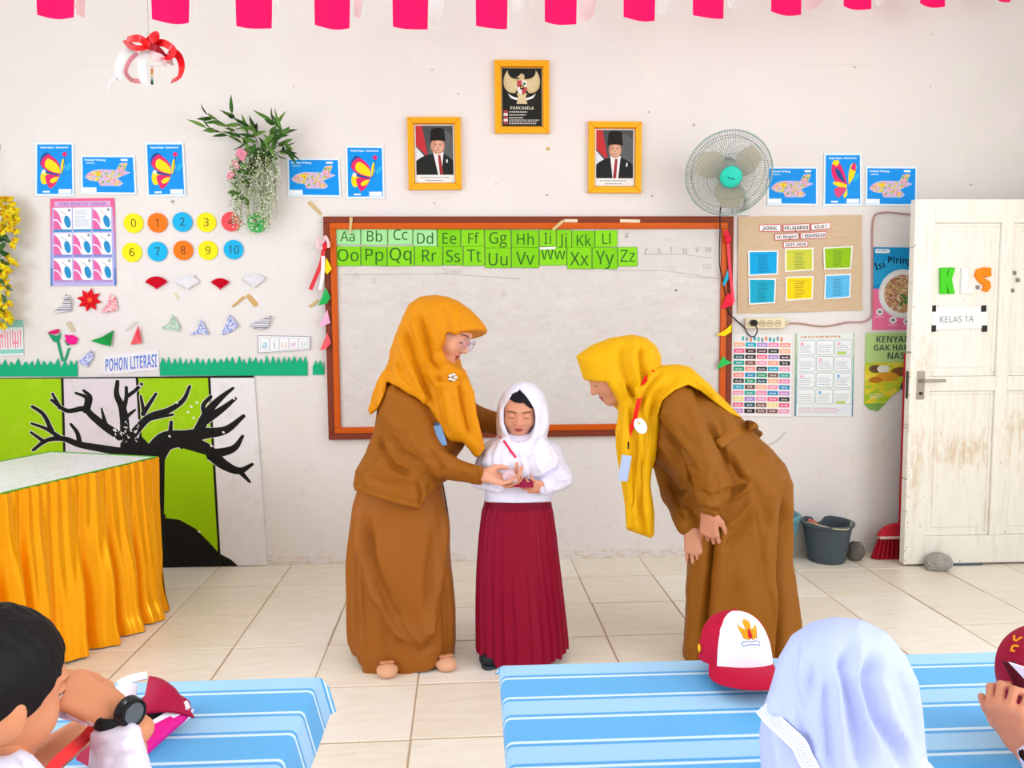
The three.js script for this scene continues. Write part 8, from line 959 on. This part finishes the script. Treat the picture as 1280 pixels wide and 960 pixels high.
{
  const b = atY(925, 856, DESK_Y), o = thing('school_cap', 'red and white school cap with a golden emblem lying on the desk', 'cap', [b.x + 0.005, DESK_Y + 0.004, 3.0]); o.rotation.y = 0.10;
  const tilt = new THREE.Group(); tilt.name = 'cap_shell'; o.add(tilt); tilt.rotation.set(-0.16, 0, -0.04); tilt.position.set(0, 0.026, 0);
  const red = cloth(0xb80b34, 0.7), r = 0.071, rz = 0.064, h = 0.092;
  part('crown', crumple(domeGeo(r, rz, h, 0.86, 6.283 - 0.86, 0, Math.PI / 2, 0, 60, 24), 0.006, 26), red, tilt, 'red crown panels');
  const em = canvasTex(512, 400, (g, w, h2) => {
    g.fillStyle = '#f1f0f8'; g.fillRect(0, 0, w, h2); g.save(); g.translate(w * 0.55, h2 * 0.5); g.scale(1.42, 1.1); const cx = 0, cy = 0; g.strokeStyle = '#a85a10'; g.lineWidth = 3;
    const Y = '#f2a81a'; g.fillStyle = Y; for (const s of [-1, 1]) { g.beginPath(); g.moveTo(cx + s * 8, cy + 50); g.lineTo(cx + s * 44, cy + 42); g.lineTo(cx + s * 58, cy + 12); g.quadraticCurveTo(cx + s * 78, cy - 10, cx + s * 74, cy - 40); g.quadraticCurveTo(cx + s * 66, cy - 18, cx + s * 36, cy - 10); g.lineTo(cx + s * 8, cy + 4); g.closePath(); g.fill(); g.stroke(); for (let i = 0; i < 3; i++) { g.beginPath(); g.moveTo(cx + s * (18 + i * 12), cy + 40); g.lineTo(cx + s * (26 + i * 14), cy); g.stroke(); } }
    g.beginPath(); g.moveTo(cx - 18, cy + 6); g.lineTo(cx - 34, cy - 56); g.lineTo(cx - 20, cy - 64); g.lineTo(cx - 12, cy - 78); g.lineTo(cx, cy - 66); g.lineTo(cx + 12, cy - 78); g.lineTo(cx + 20, cy - 64); g.lineTo(cx + 34, cy - 56); g.lineTo(cx + 18, cy + 6); g.closePath(); g.fill(); g.stroke(); for (const x of [-12, 0, 12]) { g.beginPath(); g.moveTo(cx + x, cy - 60); g.lineTo(cx + x * 0.6, cy); g.stroke(); }
    g.fillStyle = '#c02020'; g.beginPath(); g.moveTo(cx, cy - 14); g.quadraticCurveTo(cx + 22, cy + 16, cx + 12, cy + 40); g.quadraticCurveTo(cx, cy + 50, cx - 12, cy + 40); g.quadraticCurveTo(cx - 22, cy + 16, cx, cy - 14); g.fill(); g.strokeStyle = '#8a9ac0'; g.lineWidth = 6; g.beginPath(); g.moveTo(cx - 60, cy + 66); g.quadraticCurveTo(cx - 30, cy + 50, cx, cy + 62); g.quadraticCurveTo(cx + 30, cy + 50, cx + 60, cy + 66); g.lineTo(cx + 50, cy + 80); g.quadraticCurveTo(cx, cy + 66, cx - 50, cy + 80); g.closePath(); g.stroke(); g.restore();
  });
  part('front_panel', domeGeo(r, rz, h, -0.88, 0.90, 0, Math.PI / 2, 0.0014, 36, 20), M(0xffffff, 0.75, { map: em }), tilt, 'white front panel with golden emblem');
  part('brim', brimGeo(r, rz, 0.072, 0.03), red, tilt, 'curved red brim'); part('button', new THREE.SphereGeometry(0.006, 10, 8).scale(1, 0.5, 1).translate(0, h + 0.001, 0), red, tilt); part('side_embroidery', new THREE.SphereGeometry(0.007, 8, 6).scale(0.4, 1.2, 1).translate(-0.0705, 0.022, -0.005), M(0xf0b020, 0.6), tilt);
}
{
  const c = atY(185, 890, DESK_Y), o = thing('upturned_cap', 'upturned maroon, white and pink cap beside the boy\'s watch', 'cap', [c.x, DESK_Y + 0.003, c.z]), L = (x, y, h) => atY(x, y, DESK_Y + h).sub(o.position);
  const sheet = (nm, pts, m, t = 0.003, bend) => part(nm, quadSlab(pts, t, undefined, 14, 10, bend), m, o);
  const ma = cloth(0xa8103c, 0.6), wh = cloth(0xeeeaf2, 0.7), pk = cloth(0xe0188c, 0.55), bk = M(0x151315, 0.8);
  part('crown', crumple(domeGeo(0.05, 0.042, 0.042, 0, 6.2832, 0, Math.PI / 2, 0, 50, 14), 0.010, 24).translate(...L(203, 898, 0).toArray()), ma, o, 'maroon crown'); part('lining', rbox(0.05, 0.03, 0.03, 0.008).translate(...L(186, 905, 0.018).toArray()), bk, o, 'black lining');
  sheet('maroon_flap', [L(186, 846, 0.075), L(220, 862, 0.06), L(243, 897, 0.03), L(176, 893, 0.05)], ma, 0.004, (u, v) => 0.022 * Math.sin(u * Math.PI) * Math.sin(v * 2.4 + 0.3)); sheet('sweatband', [L(146, 852, 0.065), L(184, 840, 0.075), L(184, 849, 0.07), L(150, 862, 0.055)], wh, 0.003, (u) => 0.008 * Math.sin(u * 3.14)); sheet('white_edge', [L(234, 876, 0.050), L(238, 884, 0.045), L(178, 925, 0.02), L(168, 914, 0.035)], wh, 0.003); sheet('pink_brim', [L(236, 880, 0.046), L(226, 905, 0.018), L(178, 948, 0.006), L(166, 922, 0.03)], pk, 0.004, (u, v) => 0.01 * Math.sin(u * 3.14)); sheet('inner_flap', [L(143, 862, 0.06), L(172, 856, 0.065), L(168, 884, 0.045), L(150, 884, 0.045)], wh, 0.003, (u) => 0.01 * Math.sin(u * 3.14)); sheet('side_flap', [L(100, 928, 0.03), L(116, 920, 0.04), L(118, 962, 0.01), L(96, 950, 0.012)], ma, 0.004); sheet('side_white', [L(222, 902, 0.02), L(242, 886, 0.032), L(238, 896, 0.02), L(218, 912, 0.006)], wh, 0.003);
}
// ------------------------------------------------------------------ pupil in a maroon cap
{
  const zc = 3.32, P = (x, y, z = zc) => atZ(x, y, z), SK = 0xd58e6e, at0 = V(P(1360, 950).x, 0.40, 3.45), o = thing('person', 'pupil in a maroon cap lettered in yellow, fingers on the brim', 'person', at0), put = (n, g, m, l) => part(n, shift(g, at0), m, o, l);
  const hc = P(1330, 872, 3.30), fwd = V(-0.35, -0.25, -0.85).normalize(), up = V(-0.25, 0.9, 0.1), B = basis(fwd, up).setPosition(hc.clone().addScaledVector(up.clone().normalize(), 0.018)), cm = cloth(0x9a0c30, 0.65);
  put('cap_crown', domeGeo(0.083, 0.090, 0.098, 0, 6.2832, 0, Math.PI / 2, 0, 60, 24).applyMatrix4(B), cm, 'maroon cap crown'); put('cap_brim', quadSlab([P(1253, 826, 3.37), P(1268, 826, 3.37), P(1312, 880, 3.34), P(1290, 900, 3.36)], 0.005, undefined, 10, 6, (u, v) => 0.006 * Math.sin(u * 3)), cloth(0x56081f, 0.7), 'dark maroon brim'); put('cap_band', quadSlab([P(1261, 828, 3.385), P(1284, 835, 3.385), P(1290, 858, 3.375), P(1280, 848, 3.378)], 0.003), cloth(0xd8d4f4, 0.7), 'pale inner band');
  const font = await new FontLoader().loadAsync('fonts/droid/droid_sans_bold.typeface.json');
  const dome = (x, y, z) => { const I = B.clone().invert(), q = V(x, y, z).applyMatrix4(I); return q.y < -0.002 ? 0.1 : Math.hypot(q.x / 0.083, q.z / 0.09, q.y / 0.098) - 1.03; };
  for (const [ch, x, y] of [['S', 1273.5, 799], ['D', 1271, 811]]) { const q = hit(dome, x, y, 3.5, 3.15), t = new TextGeometry(ch, { font, size: 0.016, depth: 0.002, curveSegments: 4 }); t.center(); t.rotateZ(Math.PI / 2 - 0.1); t.applyMatrix4(new THREE.Matrix4().lookAt(CAM, q, V(0, 1, 0)).setPosition(q.clone().add(CAM.clone().sub(q).normalize().multiplyScalar(0.003)))); put('cap_letter', t, M(0xf2a020, 0.6), 'yellow embroidered letter ' + ch); }
  const wr = P(1281, 933, 3.40), hand = handGeo({ skin: SK, at: wr, dir: V(-0.46, 0.86, -0.08), palm: V(0.75, 0.32, -0.55), thumb: 1, curl: [[62, 60, 30], [66, 62, 30], [70, 64, 32], [74, 64, 32]], scale: 0.72, cell: 0.0026 }), el = P(1345, 1010, 3.42);
  put('body', fuse([headGeo({ skin: SK, at: hc, fwd, up, scale: 0.92, cell: 0.004, hair: (x, y, z) => y > 0.01 && z < 0.04 }), hand, limb(blend(0.02, cap(wr, el, 0.019, 0.03), cap(el, V(at0.x, 0.62, 3.46), 0.032, 0.05), cap(V(at0.x, 0.66, 3.46), V(at0.x, 0.46, 3.46), 0.06, 0.07), cap(hc, V(at0.x, 0.66, 3.46), 0.045, 0.05)), V(0.7, 0.38, 3.15), V(1.25, 1.0, 3.65), 0.008, SK)]), skinMat(), 'hand and forearm');
  const sl = blend(0.02, inflate([[1270, 938], [1284, 928], [1310, 940], [1370, 1000], [1400, 1080], [1330, 1060], [1290, 990]], 3.42, 0.05, 0.04), cap(V(at0.x, 0.62, 3.46), V(at0.x, 0.47, 3.46), 0.10, 0.09)); put('shirt', surface(sl, V(0.75, 0.40, 3.3), V(1.3, 0.85, 3.62), 0.007), cloth(0xdfe0f6, 0.65), 'white school shirt');
}
renderer.render(scene, camera);
